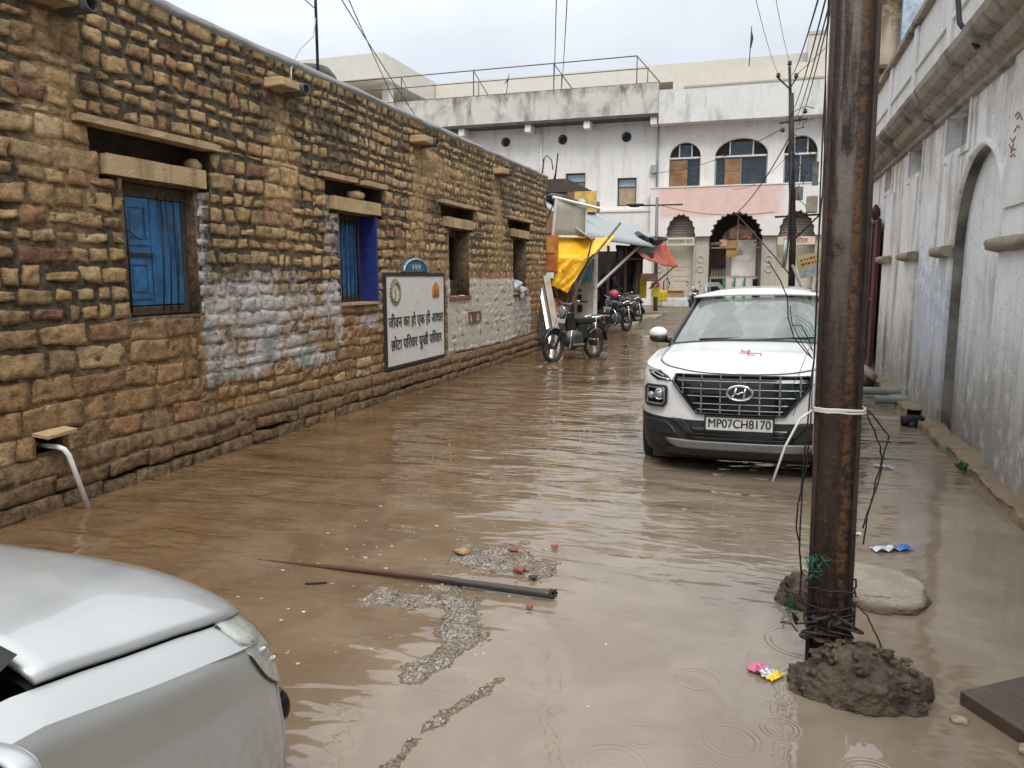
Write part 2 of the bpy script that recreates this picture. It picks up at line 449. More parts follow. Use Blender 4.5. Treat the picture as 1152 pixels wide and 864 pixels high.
def lay(y0, y1, z0, z1, wmin, wmax, big=False):
    y = y0-R(0, wmax)
    while y < y1:
        w = R(wmin, wmax)
        w *= R(.8, 1.25)
        if R(0, 1) < .12: w *= 1.6
        a, b = max(y, y0), min(y+w, y1); y += w
        if b-a < .05: continue
        for (p, q) in sub_holes(a, b, z0, z1):
            yc, zc = (p+q)/2, (z0+z1)/2
            tw = tanw(yc, zc)
            base = mix3((.62, .395, .175), (.40, .215, .085), max(0, tw)*ss(1.9, 1.0, zc))
            r = R(0, 1)
            if r < .25: base = mix3(base, (.36, .215, .10), .7)
            elif r < .45: base = mix3(base, (.66, .47, .25), .7)
            elif r < .52: base = mix3(base, (.38, .18, .085), .8)
            elif r < .535: base = (.20, .07, .04)
            k = R(.85, 1.28); base = tuple(x*k for x in base)
            gap = lerp(R(.012, .024), R(.003, .007), tw)
            prot = lerp(R(.020, .032), R(.020, .032), tw)
            prot *= lerp(1, .68, ss(7, 12, yc))
            if 11.05 < yc < 15.6 and .42 < zc < 1.62: gap = .002; prot = R(.024, .030)
            zz0, zz1 = z0, z1
            if tw < .6 and R(0, 1) < .3: zz1 -= R(0, .2)*(z1-z0)
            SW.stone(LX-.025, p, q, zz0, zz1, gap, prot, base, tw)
for (z0, z1, n) in segsA:
    cuts = [0]+sorted((i+R(-.16, .16))/n for i in range(1, n))+[1]
    for i in range(n):
        a, b = lerp(z0, z1, cuts[i]), lerp(z0, z1, cuts[i+1])
        wn, wx = ((.12, .22) if z0 >= 2.7 else (.12, .25)) if z0 >= 1.2 else (.18, .36)
        if n == 1: wn, wx = .16, .32
        lay(5.5 if z1 < 1.3 else 1.2, YE, a, b, wn, wx)
nb = 5
for i in range(nb): lay(1.2, 5.5, .36+(.93)*i/nb, .36+.93*(i+1)/nb, .24, .5)
# mortar bed behind the stones
st = .07; NY = int((YE-1.2)/st); NZ = int((3.78-.2)/st)
vs = []; cols = []; pas = []
for j in range(NZ+1):
    z = .2+j*(3.78-.2)/NZ
    for i in range(NY+1):
        y = 1.2+i*(YE-1.2)/NY
        tw = tanw(y, z)
        x = LX-.016+tw*.008+.007*nz(y*9, z*9, 3)+.006*nz(y*3, z*3, 31)*tw
        if 11.05 < y < 15.6 and .42 < z < 1.6: x = LX+.004+.004*nz(y*5, z*5)
        vs.append((x, y, z))
        tan_ = mix3((.21, .115, .045), (.44, .28, .125), ss(1.3, 2.4, z+.5*nz(y*2, z*2, 12)))
        drk = mix3((.009, .009, .0085), (.034, .030, .024), .5+nz(y*3, z*3, 21))
        cols.append(mix3(drk, tan_, min(1, tw*1.05))); w_, pcx = paintw(y, z); pas.append((*pcx, w_))
fs = []
for j in range(NZ):
    for i in range(NY):
        yc = 1.2+(i+.5)*(YE-1.2)/NY; zc = .2+(j+.5)*(3.78-.2)/NZ
        if any(a-.02 < yc < b+.02 and c-.02 < zc < d+.02 for (a, b, c, d) in holes if d-c > .1): continue
        fs.append((j*(NY+1)+i, j*(NY+1)+i+1, (j+1)*(NY+1)+i+1, (j+1)*(NY+1)+i))
SW.put(vs, fs, cols, pas)
stone_house = thing('stone_building', 'single storey rubble stone building with blue shuttered windows, along the flooded lane', 'building', (LX, 9, 0))
# reveals round every opening belong to the wall
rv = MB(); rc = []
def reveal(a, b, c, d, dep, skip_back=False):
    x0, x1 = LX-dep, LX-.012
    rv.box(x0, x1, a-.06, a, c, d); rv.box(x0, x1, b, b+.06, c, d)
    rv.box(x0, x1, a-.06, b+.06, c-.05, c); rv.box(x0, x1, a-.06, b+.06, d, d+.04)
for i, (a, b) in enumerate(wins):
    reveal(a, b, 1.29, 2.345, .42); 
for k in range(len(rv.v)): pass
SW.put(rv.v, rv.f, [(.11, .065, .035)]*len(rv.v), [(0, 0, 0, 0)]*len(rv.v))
# end wall, back and body of the building
bx = MB(); bx.box(-9.5, LX-.44, -2.0, YE-.06, -.3, 3.70); bx.box(LX-.44, LX-.05, YE-.25, YE-.003, -.3, 3.74)
SW.put(bx.v, bx.f, [(.24, .16, .085)]*len(bx.v), [(0, 0, 0, 0)]*len(bx.v))
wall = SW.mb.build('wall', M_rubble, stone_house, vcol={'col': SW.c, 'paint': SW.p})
wall.data.polygons.foreach_set('use_smooth', [True]*len(wall.data.polygons))

# plinth: three courses of long stones standing proud of the wall, with a worn top
SW = Stones(); holes = []
px_ = -4.645
for i in range(4):
    z0 = -.16+i*.13
    y = .6
    while y < YE:
        w = R(.26, .52); q = min(y+w, YE)
        base = mix3((.27, .145, .062), (.18, .105, .052), R(0, 1)); k = R(.75, 1.2)
        if z0 < .0: k *= .75
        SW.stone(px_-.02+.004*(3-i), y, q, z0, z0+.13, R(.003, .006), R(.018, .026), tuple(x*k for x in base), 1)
        y = q
vs = []; n = 160
for i in range(n+1):
    y = .6+(YE-.6)*i/n; w = wave(y, .36)
    vs += [(LX-.05, y, .392+w), (px_+.0+.008*nz(y*4, 1), y, .352+w+.01*nz(y*5, 3)), (px_-.012, y, .2)]
fs = []
for i in range(n): fs += [(3*i, 3*i+1, 3*i+4, 3*i+3), (3*i+1, 3*i+2, 3*i+5, 3*i+4)]
SW.put(vs, fs, [(.20, .125, .065)]*len(vs), [(0, 0, 0, 0)]*len(vs))
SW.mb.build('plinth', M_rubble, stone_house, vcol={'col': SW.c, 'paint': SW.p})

M_lintel = weathered('sandstone_lintel', (.45, .32, .17), (.22, .145, .075), (.09, .07, .045), .7, .8, .85, .7, 3.0, fleck=.5, fcol=(.10, .075, .045))
M_cement = weathered('cement_coping', (.30, .30, .29), (.17, .17, .165), (.10, .10, .10), .3, .6, .8, .5, 2.0)
cap = MB(); n = 180
def capf(u, w):
    y = .6+(YE+.03-.6)*u; k = w*3
    prof = [(-.035, -.085), (.0, -.045), (-.015, .0), (-.34, .035)]
    i = min(2, int(k)); f = k-i
    x, z = lerp(prof[i][0], prof[i+1][0], f), lerp(prof[i][1], prof[i+1][1], f)
    return (LX+x+.02+.016*nz(y*3.3, w*3, 1), y, 3.80+z+.012*nz(y*1.7, w*2, 5)+wave(y, 3.76)*.6)
cap.grid(capf, n, 6); cap.build('coping', M_cement, stone_house)
lr = MB(); lr.box(-9.5, LX-.3, -2, YE, 3.72, 3.80); lr.build('roof', M_cement, stone_house)

M_blue = plain('blue_shutter_paint', (.022, .115, .26), .5, 0, .35, 7, .3, 50)
M_blue2 = plain('deep_blue_paint', (.011, .022, .14), .55, 0, .3, 9, .3, 50)
M_teal = plain('faded_teal_paint', (.03, .13, .24), .55, 0, .4, 12, .3, 50)
M_iron = plain('iron_bar', (.03, .028, .027), .6, .3)
M_brownwood = plain('dark_window_timber', (.055, .034, .022), .75, 0, .4, 16, .4, 50)
M_greywood = plain('weathered_grey_timber', (.17, .145, .12), .8, 0, .4, 10, .4, 50)
def slab(name, a, b, z0, z1, proud, mat, j=.006, parent=stone_house):
    m = MB(); k = max(4, int((b-a)/.12))
    def top(u, w):
        y = lerp(a, b, u); pr = [(-.1, z0), (proud, z0), (proud, z1), (-.1, z1)]
        i = min(2, int(w*3)); f = w*3-i
        return (LX+lerp(pr[i][0], pr[i+1][0], f)+j*nz(y*8, w*5, a), y, lerp(pr[i][1], pr[i+1][1], f)+j*nz(y*6, w*4, a+4)+wave(y, z0)*.5)
    m.grid(top, k, 3, False); 
    m.box(LX-.1, LX+proud-.004, a+.002, b-.002, z0+.004, z1-.004)
    return m.build(name, mat, parent)
for i, (a, b) in enumerate(wins):
    slab('lintel', a-.18, b+.12, 2.365, 2.515, .035, M_lintel)
    if i == 1: slab('cornice', a-.40, a+.35, 2.70, 2.755, .05, M_lintel); slab('cornice', a+.52, b+.3, 2.70, 2.755, .045, M_lintel)
    else: slab('cornice', a-.42, b+.32, 2.70, 2.755, .05, M_lintel)
    vent = MB(); vent.box(LX-.34, LX-.30, a-.35, b+.3, 2.46, 2.75)
    vent.box(LX-.3, LX-.03, a-.36, a-.28, 2.50, 2.71); vent.box(LX-.3, LX-.03, b+.25, b+.33, 2.50, 2.71); vent.box(LX-.3, LX-.03, a-.36, b+.33, 2.47, 2.515)
    vo = vent.build('ventilator', M_brownwood, stone_house)
    if i in (0, 1):
        rb = MB(); 
        for q in range(3 if i else 1): rb.blob((LX-.08, (b+.10 if i == 0 else a+.42+q*.09), 2.565+.01*q), (.07, .08, .055), q+i*5, .3, 2)
        rb.build('rubble_stone', M_lintel, vo)
    # frame
    xf = LX-(.10 if i == 0 else .20)
    fr = MB(); w = .055
    fr.box(xf-.07, xf, a, a+w, 1.30, 2.34); fr.box(xf-.07, xf, b-w, b, 1.30, 2.34)
    fr.box(xf-.065, xf-.002, a+w, b-w, 1.30, 1.37); fr.box(xf-.065, xf-.002, a+w, b-w, 2.24, 2.34)
    wo = fr.build('window', M_brownwood, stone_house, bevel=.006)
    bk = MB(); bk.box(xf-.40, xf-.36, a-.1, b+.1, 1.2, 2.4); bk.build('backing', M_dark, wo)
    if i == 0:
        sh = MB(); xs_ = xf-.01
        y0, y1 = a+w, a+w+.30
        sh.box(xs_-.03, xs_, y0, y1, 1.38, 2.235)
        for (z0, z1) in ((1.43, 1.74), (1.86, 2.19)):
            sh.box(xs_, xs_+.012, y0+.02, y0+.06, z0, z1); sh.box(xs_, xs_+.012, y1-.06, y1-.02, z0, z1)
            sh.box(xs_, xs_+.010, y0+.06, y1-.06, z0, z0+.035); sh.box(xs_, xs_+.010, y0+.06, y1-.06, z1-.035, z1)
            sh.box(xs_, xs_+.006, y0+.09, y1-.09, z0+.06, z1-.06)
        sh.build('shutter', M_blue, wo, bevel=.004)
        s2 = MB()
        for k in range(5): s2.box(xs_-.04-.012*(k % 2), xs_-.012*(k % 2), y1+.01+k*.070, y1+.076+k*.070, 1.38, 2.235)
        s2.build('shutter', M_blue, wo, bevel=.004)
        mr = MB(); mr.box(xs_-.02, xs_+.02, y0+.005, y1, 1.775, 1.80); mr.build('rail', M_iron, wo)
        for k in range(3):
            yy = y1+.055+k*.085; m2 = MB(); m2.tube([(xf+.03, yy, 1.33), (xf+.045, yy+.02, 1.8), (xf+.03, yy+.005, 2.27)], .007, 6); m2.build('bar', M_iron, wo)
        m2 = MB(); m2.tube([(xf+.03, a+.07, 1.33), (xf+.05, a+.055, 1.9), (xf+.03, a+.06, 2.3)], .008, 6); m2.build('bar', M_iron, wo)
        m2 = MB(); m2.tube([(xs_+.02, y0+.04, 1.98), (xs_+.06, y0+.12, 1.90), (xs_+.05, y0+.22, 1.92)], .006, 6); m2.build('latch', M_iron, wo)
    elif i == 1:
        s2 = MB()
        for k in range(7): s2.box(xf-.04-.006*(k % 2), xf-.01-.006*(k % 2), a+w+.004+k*.096, a+w+.096+k*.096, 1.37, 2.24)
        s2.build('shutter', M_teal, wo, bevel=.004)
        for k in range(7):
            yy = a+w+.05+k*.1; m2 = MB(); m2.tube([(xf+.03, yy, 1.32), (xf+.03, yy, 2.3)], .008, 6); m2.build('bar', M_blue2, wo)
        m2 = MB(); m2.box(LX-.22, LX-.016, b-.012, b-.002, 1.30, 2.34); m2.box(LX-.016, LX+.022, b-.01, b+.03, 1.29, 2.34); m2.build('painted_jamb', M_blue2, wo)
        m2 = MB(); m2.box(LX-.2, LX+.03, a-.06, b+.02, 1.268, 1.296); m2.build('sill', M_lintel, wo)
    elif i == 2:
        s2 = MB(); s2.box(xf-.05, xf-.02, a+w, a+w+.36, 1.75, 2.24); s2.box(xf-.055, xf-.025, a+w+.02, a+w+.30, 1.45, 1.75); s2.build('shutter', M_greywood, wo, bevel=.004)
        s3 = MB(); s3.box(xf-.05, xf-.03, a+w, b-w, 1.37, 1.55); s3.build('board', M_brownwood, wo)
        m2 = MB(); m2.box(LX-.3, LX+.03, a-.06, b+.04, 1.24, 1.292); m2.build('sill', plain('red_oxide', (.20, .07, .045), .8, 0, .3, 15, .3), wo)
    else:
        s2 = MB(); s2.box(xf-.05, xf-.02, a+w, a+w+.30, 1.50, 2.24); s2.box(xf-.05, xf-.02, a+w+.42, a+w+.47, 1.4, 2.24); s2.build('shutter', M_greywood, wo, bevel=.004)
        m2 = MB(); m2.box(LX-.3, LX+.035, a-.06, b+.05, 1.25, 1.292); m2.build('sill', M_lintel, wo)
# rain spouts: a stone block with a pipe end beside it
for i, y in enumerate(spouts_y):
    m = MB(); m.box(LX-.1, LX+.20, y-.22, y+.06, 3.42, 3.515, None, .012); so = m.build('spout', M_lintel, stone_house, bevel=.012)
    p = MB(); p.lathe([(.062, -.25), (.062, .20), (.048, .20), (.048, 0)], (LX+.03, y+.14, 3.46), 'x', 16); p.build('pipe', plain('sooty_pipe', (.07, .065, .06), .8, 0, .4, 12, .3), so)
m = MB(); m.box(LX-.22, LX-.2, 3.86, 4.12, .38, .58)
m.build('drain_hole', M_dark, stone_house)
m = MB(); m.cbox((LX+.06, 3.97, .548), (.14, .24, .022), rot=(.05, .1, .02)); m.build('drain_lintel', M_lintel, stone_house)
m = MB(); m.cbox((LX+.055, 4.075, .475), (.035, .03, .13), rot=(.15, 0, 0)); m.build('drain_jamb', M_lintel, stone_house)
m = MB(); m.tube([(LX-.1, 3.955, .455), (LX+.10, 3.955, .45), (LX+.135, 3.965, .435), (LX+.15, 3.985, .39), (LX+.19, 4.09, -.06)], .018, 12)
m.build('drain_pipe', plain('pvc_pipe', (.66, .65, .60), .4), stone_house)

# painted public notice on the wall
M_lime = weathered('limewash_panel', (.60, .59, .55), (.40, .36, .29), (.46, .45, .42), .25, .35, .85, .35, 4.0, fleck=.35, fcol=(.28, .20, .13))
pn = MB()
pn.grid(lambda u, w: (LX+.030+.004*nz(u*8, w*5, 3), 8.97+1.90*u, .42+1.22*w), 30, 20)
pn.box(LX-.04, LX+.022, 8.97, 10.87, .42, 1.64)
notice = pn.build('painted_notice', M_lime, stone_house)
M_ink = plain('black_sign_paint', (.022, .021, .020), .7, 0, .4, 20)
m = MB(); xx0, xx1 = LX+.0, LX+.040
m.box(xx0, xx1, 8.945, 8.98, .38, 1.66); m.box(xx0, xx1, 10.86, 10.885, .40, 1.66); m.box(xx0, xx1-.002, 8.98, 10.86, 1.61, 1.66); m.box(xx0, xx1-.002, 8.98, 10.86, .39, .43)
m.build('border', M_ink, notice)
def wtext(body, y, z, size, mat, sx=1.0, x=LX+.037, al='CENTER', parent=notice, name='lettering', off=0.0):
    me = text_mesh(body, size, Matrix(((0, 0, 1, x), (1, 0, 0, y), (0, 1, 0, z), (0, 0, 0, 1))), .0015, al, sx, off)
    mm = MB(); mm.merge(me); return mm.build(name, mat, parent)
wtext('जीवन का हो एक ही आधार', 9.92, 1.00, .205, M_ink, .90, off=.0016)
wtext('छोटा पिरवार सुखी पिरवार', 9.92, .70, .205, M_ink, .88, off=.0016)
M_olive = plain('olive_sign_paint', (.20, .17, .08), .8, 0, .3, 30); M_orange = plain('orange_sign_paint', (.45, .19, .045), .8, 0, .4, 25)
m = MB(); m.torus((LX+.034, 9.24, 1.40), .125, .016, 'x', 28, 6, Matrix.Translation((0, 9.24, 1.40)) @ Matrix.Diagonal((.3, .9, 1.25, 1)) @ Matrix.Translation((0, -9.24, -1.40)) if False else None)
for k in range(20):
    t_ = 2*pi*k/20; m.cbox((LX+.036, 9.24+.15*cos(t_), 1.40+.165*sin(t_)), (.006, .03, .022), rot=(t_, 0, 0))
m.tube([(LX+.036, 9.20, 1.30), (LX+.036, 9.26, 1.36), (LX+.036, 9.22, 1.42), (LX+.036, 9.27, 1.47)], .007, 5)
m.build('emblem', M_olive, notice)
m = MB(); m.prism(arch(10.43, 10.68, 1.30, 1.40, 1.52, 12), lambda a, b: (LX+.030, a, b), lambda a, b: (LX+.038, a, b)); eo = m.build('emblem', M_orange, notice)
m = MB()
for k in range(4): m.tube([(LX+.040, 10.48+k*.05, 1.31), (LX+.040, 10.485+k*.047, 1.42)], .008, 5)
m.build('emblem_marking', plain('dark_orange_paint', (.22, .07, .03), .8), notice)
m = MB(); m.prism([(9.90+.40*cos(pi*k/20), 1.668+.185*sin(pi*k/20)) for k in range(21)], lambda a, b: (LX-.03, a, b), lambda a, b: (LX+.031+.0, a, b))
lun = m.build('lunette', plain('blue_sign_paint', (.035, .11, .17), .75, 0, .5, 22, .3), notice)
m = MB(); m.tube([(LX+.034, 9.90+.39*cos(pi*k/20), 1.672+.175*sin(pi*k/20)) for k in range(21)], .014, 6); m.build('lunette_border', plain('pale_blue_paint', (.30, .42, .46), .8, 0, .4, 20), notice)
wtext('उ प्र म'.replace('प्र', 'प'), 9.90, 1.735, .10, plain('white_sign_paint', (.6, .6, .58), .8), 1.3, LX+.034)
M_faint = plain('faded_black_paint', (.07, .06, .05), .85, 0, .5, 20)
wtext('Skills Development Center', 6.72, 1.70, .105, M_faint, 1.35, LX+.022, parent=stone_house, name='faded_lettering')
for ch_, zc_ in (('T', 2.14), ('S', 1.98), ('F', 1.82)): wtext(ch_, 5.66, zc_, .16, M_faint, .8, LX+.024, parent=stone_house, name='faded_lettering')
M_red_p = plain('red_oxide_line', (.16, .06, .04), .85)
m = MB()
for (a, b, c, d) in ((11.95, 12.5, .84, .86), (11.95, 12.5, 1.0, 1.02), (11.95, 11.98, .86, 1.0), (12.47, 12.5, .86, 1.0), (12.12, 12.3, .88, .98)): m.box(LX, LX+.026, a, b, c, d)
m.build('painted_box', M_red_p, stone_house)

# things on the roof and in the windows
m = MB(); m.lathe([(.30, 0), (.30, .16), (.22, .26), (.0, .30)], (-5.25, 8.35, 3.80), 'z', 20)
tag(m.build('roof_tank', M_black), 'low round black tank lid showing above the stone wall coping', 'tank')
m = MB(); m.tube([(-5.0, 8.1, 3.8), (-5.0, 8.1, 6.2)], .017, 8)
tag(m.build('antenna_rod', M_iron), 'thin upright iron rod rising from the stone building roof', 'rod')
m = MB(); m.blob((LX-.0, 14.55, 1.42), (.09, .13, .13), 5, .5, 3); m.blob((LX+.03, 14.85, 1.33), (.08, .22, .07), 8, .5, 3); m.blob((LX+.05, 14.75, 1.25), (.05, .07, .09), 2, .5, 3)
tag(m.build('cloth_bundle', plain('grey_white_cloth', (.42, .42, .44), .9, 0, .25, 8)), 'crumpled grey and white rag stuffed on the sill of the far stone window', 'rag')
# ------------------------------------------------------------ limewashed building along the right
RX = 1.79
M_limewash = weathered('old_limewash', (.86, .86, .855), (.50, .45, .38), (.28, .21, .14), .95, .70, .85, .6, 1.1, fleck=.7, fcol=(.24, .20, .16), lowz=(.2, 1.5), lowcol=(.30, .28, .25), topz=(2.7, 3.6), topcol=(.36, .31, .26), streakscale=3.2, tint=(8.9, 10.9, .5, 1.7, (.50, .57, .68)))
M_corn = weathered('mossy_cornice', (.34, .30, .235), (.07, .065, .05), (.035, .035, .028), .9, .95, .9, .6, 2.0, streakscale=6)
M_parw = weathered('limewash_parapet', (.74, .74, .72), (.46, .43, .39), (.27, .23, .19), .5, .4, .85, .4, 1.2)
M_ledge = weathered('stone_ledge', (.36, .30, .22), (.18, .15, .11), (.10, .085, .07), .5, .6, .9, .6, 3)
white_house = thing('limewashed_building', 'stained limewashed building with heavy mossy cornice and blind arch, right side of the lane', 'building', (RX, 8, 0))
vents = [(8.60, 9.60, 2.88, 3.28), (10.93, 11.90, 2.92, 3.29), (13.4, 14.1, 2.95, 3.28)]
niche = arch(7.14, 8.90, -.35, 1.90, 2.77, 20)
niche = [(p[0], max(p[1], -.2)) for p in niche]
hl = [rect(*v) for v in vents]+[niche]
me = plate(rect(-4, 16.6, -.35, 3.4), hl, .22, YZ(RX+.11))
w_ = MB(); w_.merge(me)
w_.box(RX+.095, RX+.2, 7.0, 9.0, -.3, 2.9)          # back of the blind arch
w_.box(RX+.225, RX+5, -4, 16.58, -.3, 3.38)
for (a, b, c, d) in ((8.90, 9.36, -.3, 3.36), (10.85, 11.62, -.3, 2.90), (13.0, 13.75, -.3, 3.36), (5.6, 7.13, -.3, 3.36)):
    pass
w_.build('wall', M_limewash, white_house)
# pilasters, panels
for (a, b) in ((5.55, 7.13), (8.915, 9.38), (10.85, 11.62), (13.02, 13.7)):
    m = MB()
    zt = 2.86 if a in (8.915, 10.85, 13.02) else 3.36
    m.box(RX-.035, RX+.05, a, b, -.3, zt); m.build('pilaster', M_limewash, white_house, bevel=.012)
    m = MB()
    def lf(u, w, a=a, b=b):
        prof = [(0, 1.80), (-.10, 1.83), (-.115, 1.87), (-.10, 1.91), (0, 1.925)]
        k = w*4; i = min(3, int(k)); f = k-i; y = lerp(a-.06, b+.06, u)
        return (RX-.02+lerp(prof[i][0], prof[i+1][0], f)+.012*nz(y*6, w*4), y, lerp(prof[i][1], prof[i+1][1], f)+.008*nz(y*5, w*3, 4))
    m.grid(lf, 24, 8); m.add([lf(0, k/8) for k in range(9)], [tuple(range(9))]); m.add([lf(1, k/8) for k in range(9)], [tuple(range(9))]); m.build('impost', M_ledge, white_house)
for i, (a, b, c, d) in enumerate(vents):
    m = MB(); m.box(RX+.14, RX+.155, a-.02, b+.02, c-.02, d+.02)
    wo = m.build('window', plain('grey_shutter', (.32, .33, .34), .7, 0, .25, 6), white_house)
    m = MB(); f = .07
    m.box(RX-.02, RX-.003, a-f, a+.004, c-f, d+f); m.box(RX-.02, RX-.003, b-.004, b+f, c-f, d+f)
    m.box(RX-.018, RX-.003, a+.005, b-.005, c-f, c+.004); m.build('frame', M_limewash, wo)
    m = MB(); m.box(RX+.10, RX+.135, a+.004, a+(b-a)*.33, c+.02, d-.02); m.build('shutter', plain('brown_shutter', (.13, .06, .045), .7, 0, .3, 10), wo)
# archivolt edge
m = MB(); m.tube([(RX-.005, (7.14+8.90)/2+.90*cos(pi*k/24), 1.90+.89*sin(pi*k/24)) for k in range(25)], .035, 8)
m.build('archivolt', M_limewash, white_house)
m = MB(); pa = [(7.14+.014, -.2)]+[((7.14+8.90)/2-.866*cos(pi*k/20), 1.90+.856*sin(pi*k/20)) for k in range(21)]+[(8.90-.014, -.2)]
for (p, q) in zip(pa, pa[1:]): m.add([(RX+.004, p[0], p[1]), (RX+.004, q[0], q[1]), (RX+.094, q[0], q[1]), (RX+.094, p[0], p[1])], [(0, 1, 2, 3)], True)
m.build('arch_reveal', plain('dark_reveal', (.17, .155, .13), .9, 0, .6, 3, .4), white_house)  # reveal coloured darker than the wall face
# cornice
prof = [(0, 3.28), (-.05, 3.30), (-.05, 3.36), (-.13, 3.40), (-.17, 3.47), (-.16, 3.50), (-.25, 3.55), (-.30, 3.62), (-.31, 3.68), (-.24, 3.73), (-.02, 3.78)]
m = MB(); NP = len(prof)-1
def cf(u, w):
    k = w*NP; i = min(NP-1, int(k)); f = k-i; y = lerp(-4, 16.7, u)
    return (RX+lerp(prof[i][0], prof[i+1][0], f)+.012*nz(y*3, w*6, 1), y, lerp(prof[i][1], prof[i+1][1], f)+.012*nz(y*2.1, w*5, 7))
m.grid(cf, 140, NP, False); m.box(RX+.01, RX+.3, -4, 16.68, 3.39, 3.77); m.build('cornice', M_corn, white_house)
# parapet with panels and rail
m = MB(); m.box(RX-.05, RX+.25, -4, 16.6, 3.77, 4.80)
y = -3.2
while y < 15.8:
    m.box(RX-.085, RX-.04, y, y+.22, 3.78, 4.80); y += 2.1
m.box(RX-.08, RX-.04, -4, 16.6, 4.24, 4.30)
m.build('parapet', M_parw, white_house, bevel=.01)
m = MB(); m.box(RX-.13, RX+.28, -4, 16.65, 4.803, 4.90); m.build('coping', M_corn, white_house, bevel=.02)
m = MB(); m.tube([(RX-.31, 8.05, 6.5), (RX-.38, 8.0, 5.2), (RX-.36, 8.05, 4.6), (RX-.33, 7.85, 4.0), (RX-.32, 7.75, 3.75), (RX-.2, 7.6, 3.5)], .022, 8)
tag(m.build('hanging_cable', M_cable), 'thick black cable hanging over the mossy cornice', 'cable')
# torn plaster patch with faint red writing
poly = [(5.6, 2.15), (7.05, 2.14), (7.12, 2.3), (7.0, 2.55), (7.09, 2.62), (7.02, 2.8), (6.7, 2.84), (6.75, 3.0), (6.6, 3.25), (5.6, 3.25)]
m = MB(); m.prism(poly, lambda a, b: (RX-.03, a, b), lambda a, b: (RX-.058, a, b))
po = m.build('plaster_patch', plain('fresh_limewash', (.66, .66, .64), .85, 0, .12, 3, .4, 30), white_house)
m = MB()
for k in range(7):
    y0, z0 = R(6.65, 6.95), 2.5+.05*k
    m.tube([(RX-.060, y0, z0), (RX-.060, y0+.06, z0+R(-.03, .05)), (RX-.060, y0+.13, z0+R(-.02, .03))], .006, 5)
m.build('scribble', plain('faded_red_chalk', (.40, .20, .16), .9), po)
# footing of broken kerb stones along the waterline
m = MB(); y = -1.5; M_kerb = weathered('damp_kerb_stone', (.27, .20, .125), (.15, .11, .07), (.08, .06, .045), .5, .6, .8, .7, 3)
while y < 13.0:
    l = R(.35, .8)
    if 9.0 < y < 9.35:
        m.build('footing', M_kerb, white_house); m = MB()
    else:
        def kf(u, w, y=y, l=l):
            prof = [(.02, -.2), (-.165, -.2), (-.168, .0), (-.162, .062), (-.145, .072), (.03, .085)]
            k = w*5; i = min(4, int(k)); f = k-i; yy = lerp(y, y+l*.985, u)
            return (RX+lerp(prof[i][0], prof[i+1][0], f)+.03*nz(yy*3, w*3, 2), yy, lerp(prof[i][1], prof[i+1][1], f)*(1+.5*nz(yy*2.3, 4, 1))+.022*nz(yy*7, w*5, 3)+.012*nz(yy*23, w*13, 3))
        m.grid(kf, 18, 15)
    y += l
m.build('footing', M_kerb, white_house)
# sheet metal gate at the far end
M_maroon = plain('maroon_gate_paint', (.075, .018, .018), .55, .2, .3, 5)
gate = thing('metal_gate', 'closed dark maroon sheet metal gate beyond the rusty girder pole', 'gate', (RX-.05, 15.2, 0))
m = MB(); m.box(RX-.09, RX-.055, 13.9, 15.2, .12, 2.53); m.build('leaf', M_maroon, gate); m = MB(); m.box(RX-.088, RX-.053, 15.21, 16.5, .12, 2.53); m.build('leaf', M_maroon, gate)
m = MB()
for yy in (13.9, 14.5, 15.14, 15.24, 15.85, 16.46): m.box(RX-.112, RX-.091, yy, yy+.05, .12, 2.55)
for zz in (.14, 1.2, 2.48): m.box(RX-.108, RX-.0915, 13.95, 16.45, zz, zz+.05)
m.build('frame', M_maroon, gate)
m = MB(); m.lathe([(.05, 0), (.05, .05), (.09, .1), (.06, .2), (.02, .26), (0, .27)], (RX-.07, 14.6, 2.55), 'z', 12); m.build('finial', M_maroon, gate)
# pipe ends sticking out of the wall
M_pvcg = plain('grey_pvc', (.20, .22, .22), .45)
for (y, z, l) in ((11.15, .09, .36), (10.55, .07, .28)):
    m = MB(); m.lathe([(.055, -l), (.055, .1)], (RX-.14, y, z), 'x', 16); m.lathe([(.055, -l), (.045, -l), (.045, -.05)], (RX-.14, y, z), 'x', 16)
    tag(m.build('drain_pipe', M_pvcg), 'longer grey plastic pipe end poking out above the water by the limewashed wall' if l > .3 else 'shorter grey plastic pipe end poking out above the water by the limewashed wall', 'pipe')
m = MB(); m.lathe([(.06, -.2), (.06, .02), (.045, .02), (.045, -.15)], (RX-.12, 9.17, .05), 'x', 16); m.tube([(RX-.2, 9.2, .06), (RX-.22, 9.1, .0), (RX-.2, 9.15, -.05)], .05, 8)
tag(m.build('black_pipe', M_black), 'black pipe mouth between the broken kerb stones of the limewashed wall', 'pipe')
m = MB(); m.blob((1.45, 12.4, .10), (.16, .22, .14), 3, .3, 3, -.1); m.blob((1.3, 12.75, .14), (.2, .2, .15), 8, .3, 3, -.1)
tag(m.build('rock', plain('wet_rock', (.06, .055, .05), .6, 0, .3, 12, .6, 30)), 'dark wet rock in the water by the maroon gate', 'rock')
m = MB(); m.tube([(1.25, 13.2, .27), (1.42, 12.4, .24), (1.55, 12.1, .17)], [.08, .075, .05], 10)
tag(m.build('timber_stump', plain('pale_log', (.32, .24, .19), .8, 0, .25, 12, .3)), 'pale pinkish log end lying across the dark wet rock', 'log')
m = MB(); m.blob((1.60, 7.05, .07), (.05, .05, .04), 3, .5, 2); m.tube([(1.6, 7.05, .05), (1.58, 6.98, .12), (1.55, 6.95, .09)], .012, 5)
tag(m.build('weed_tuft', plain('green_weed', (.06, .16, .03), .8)), 'small bright green weed growing on the right kerb', 'plant')
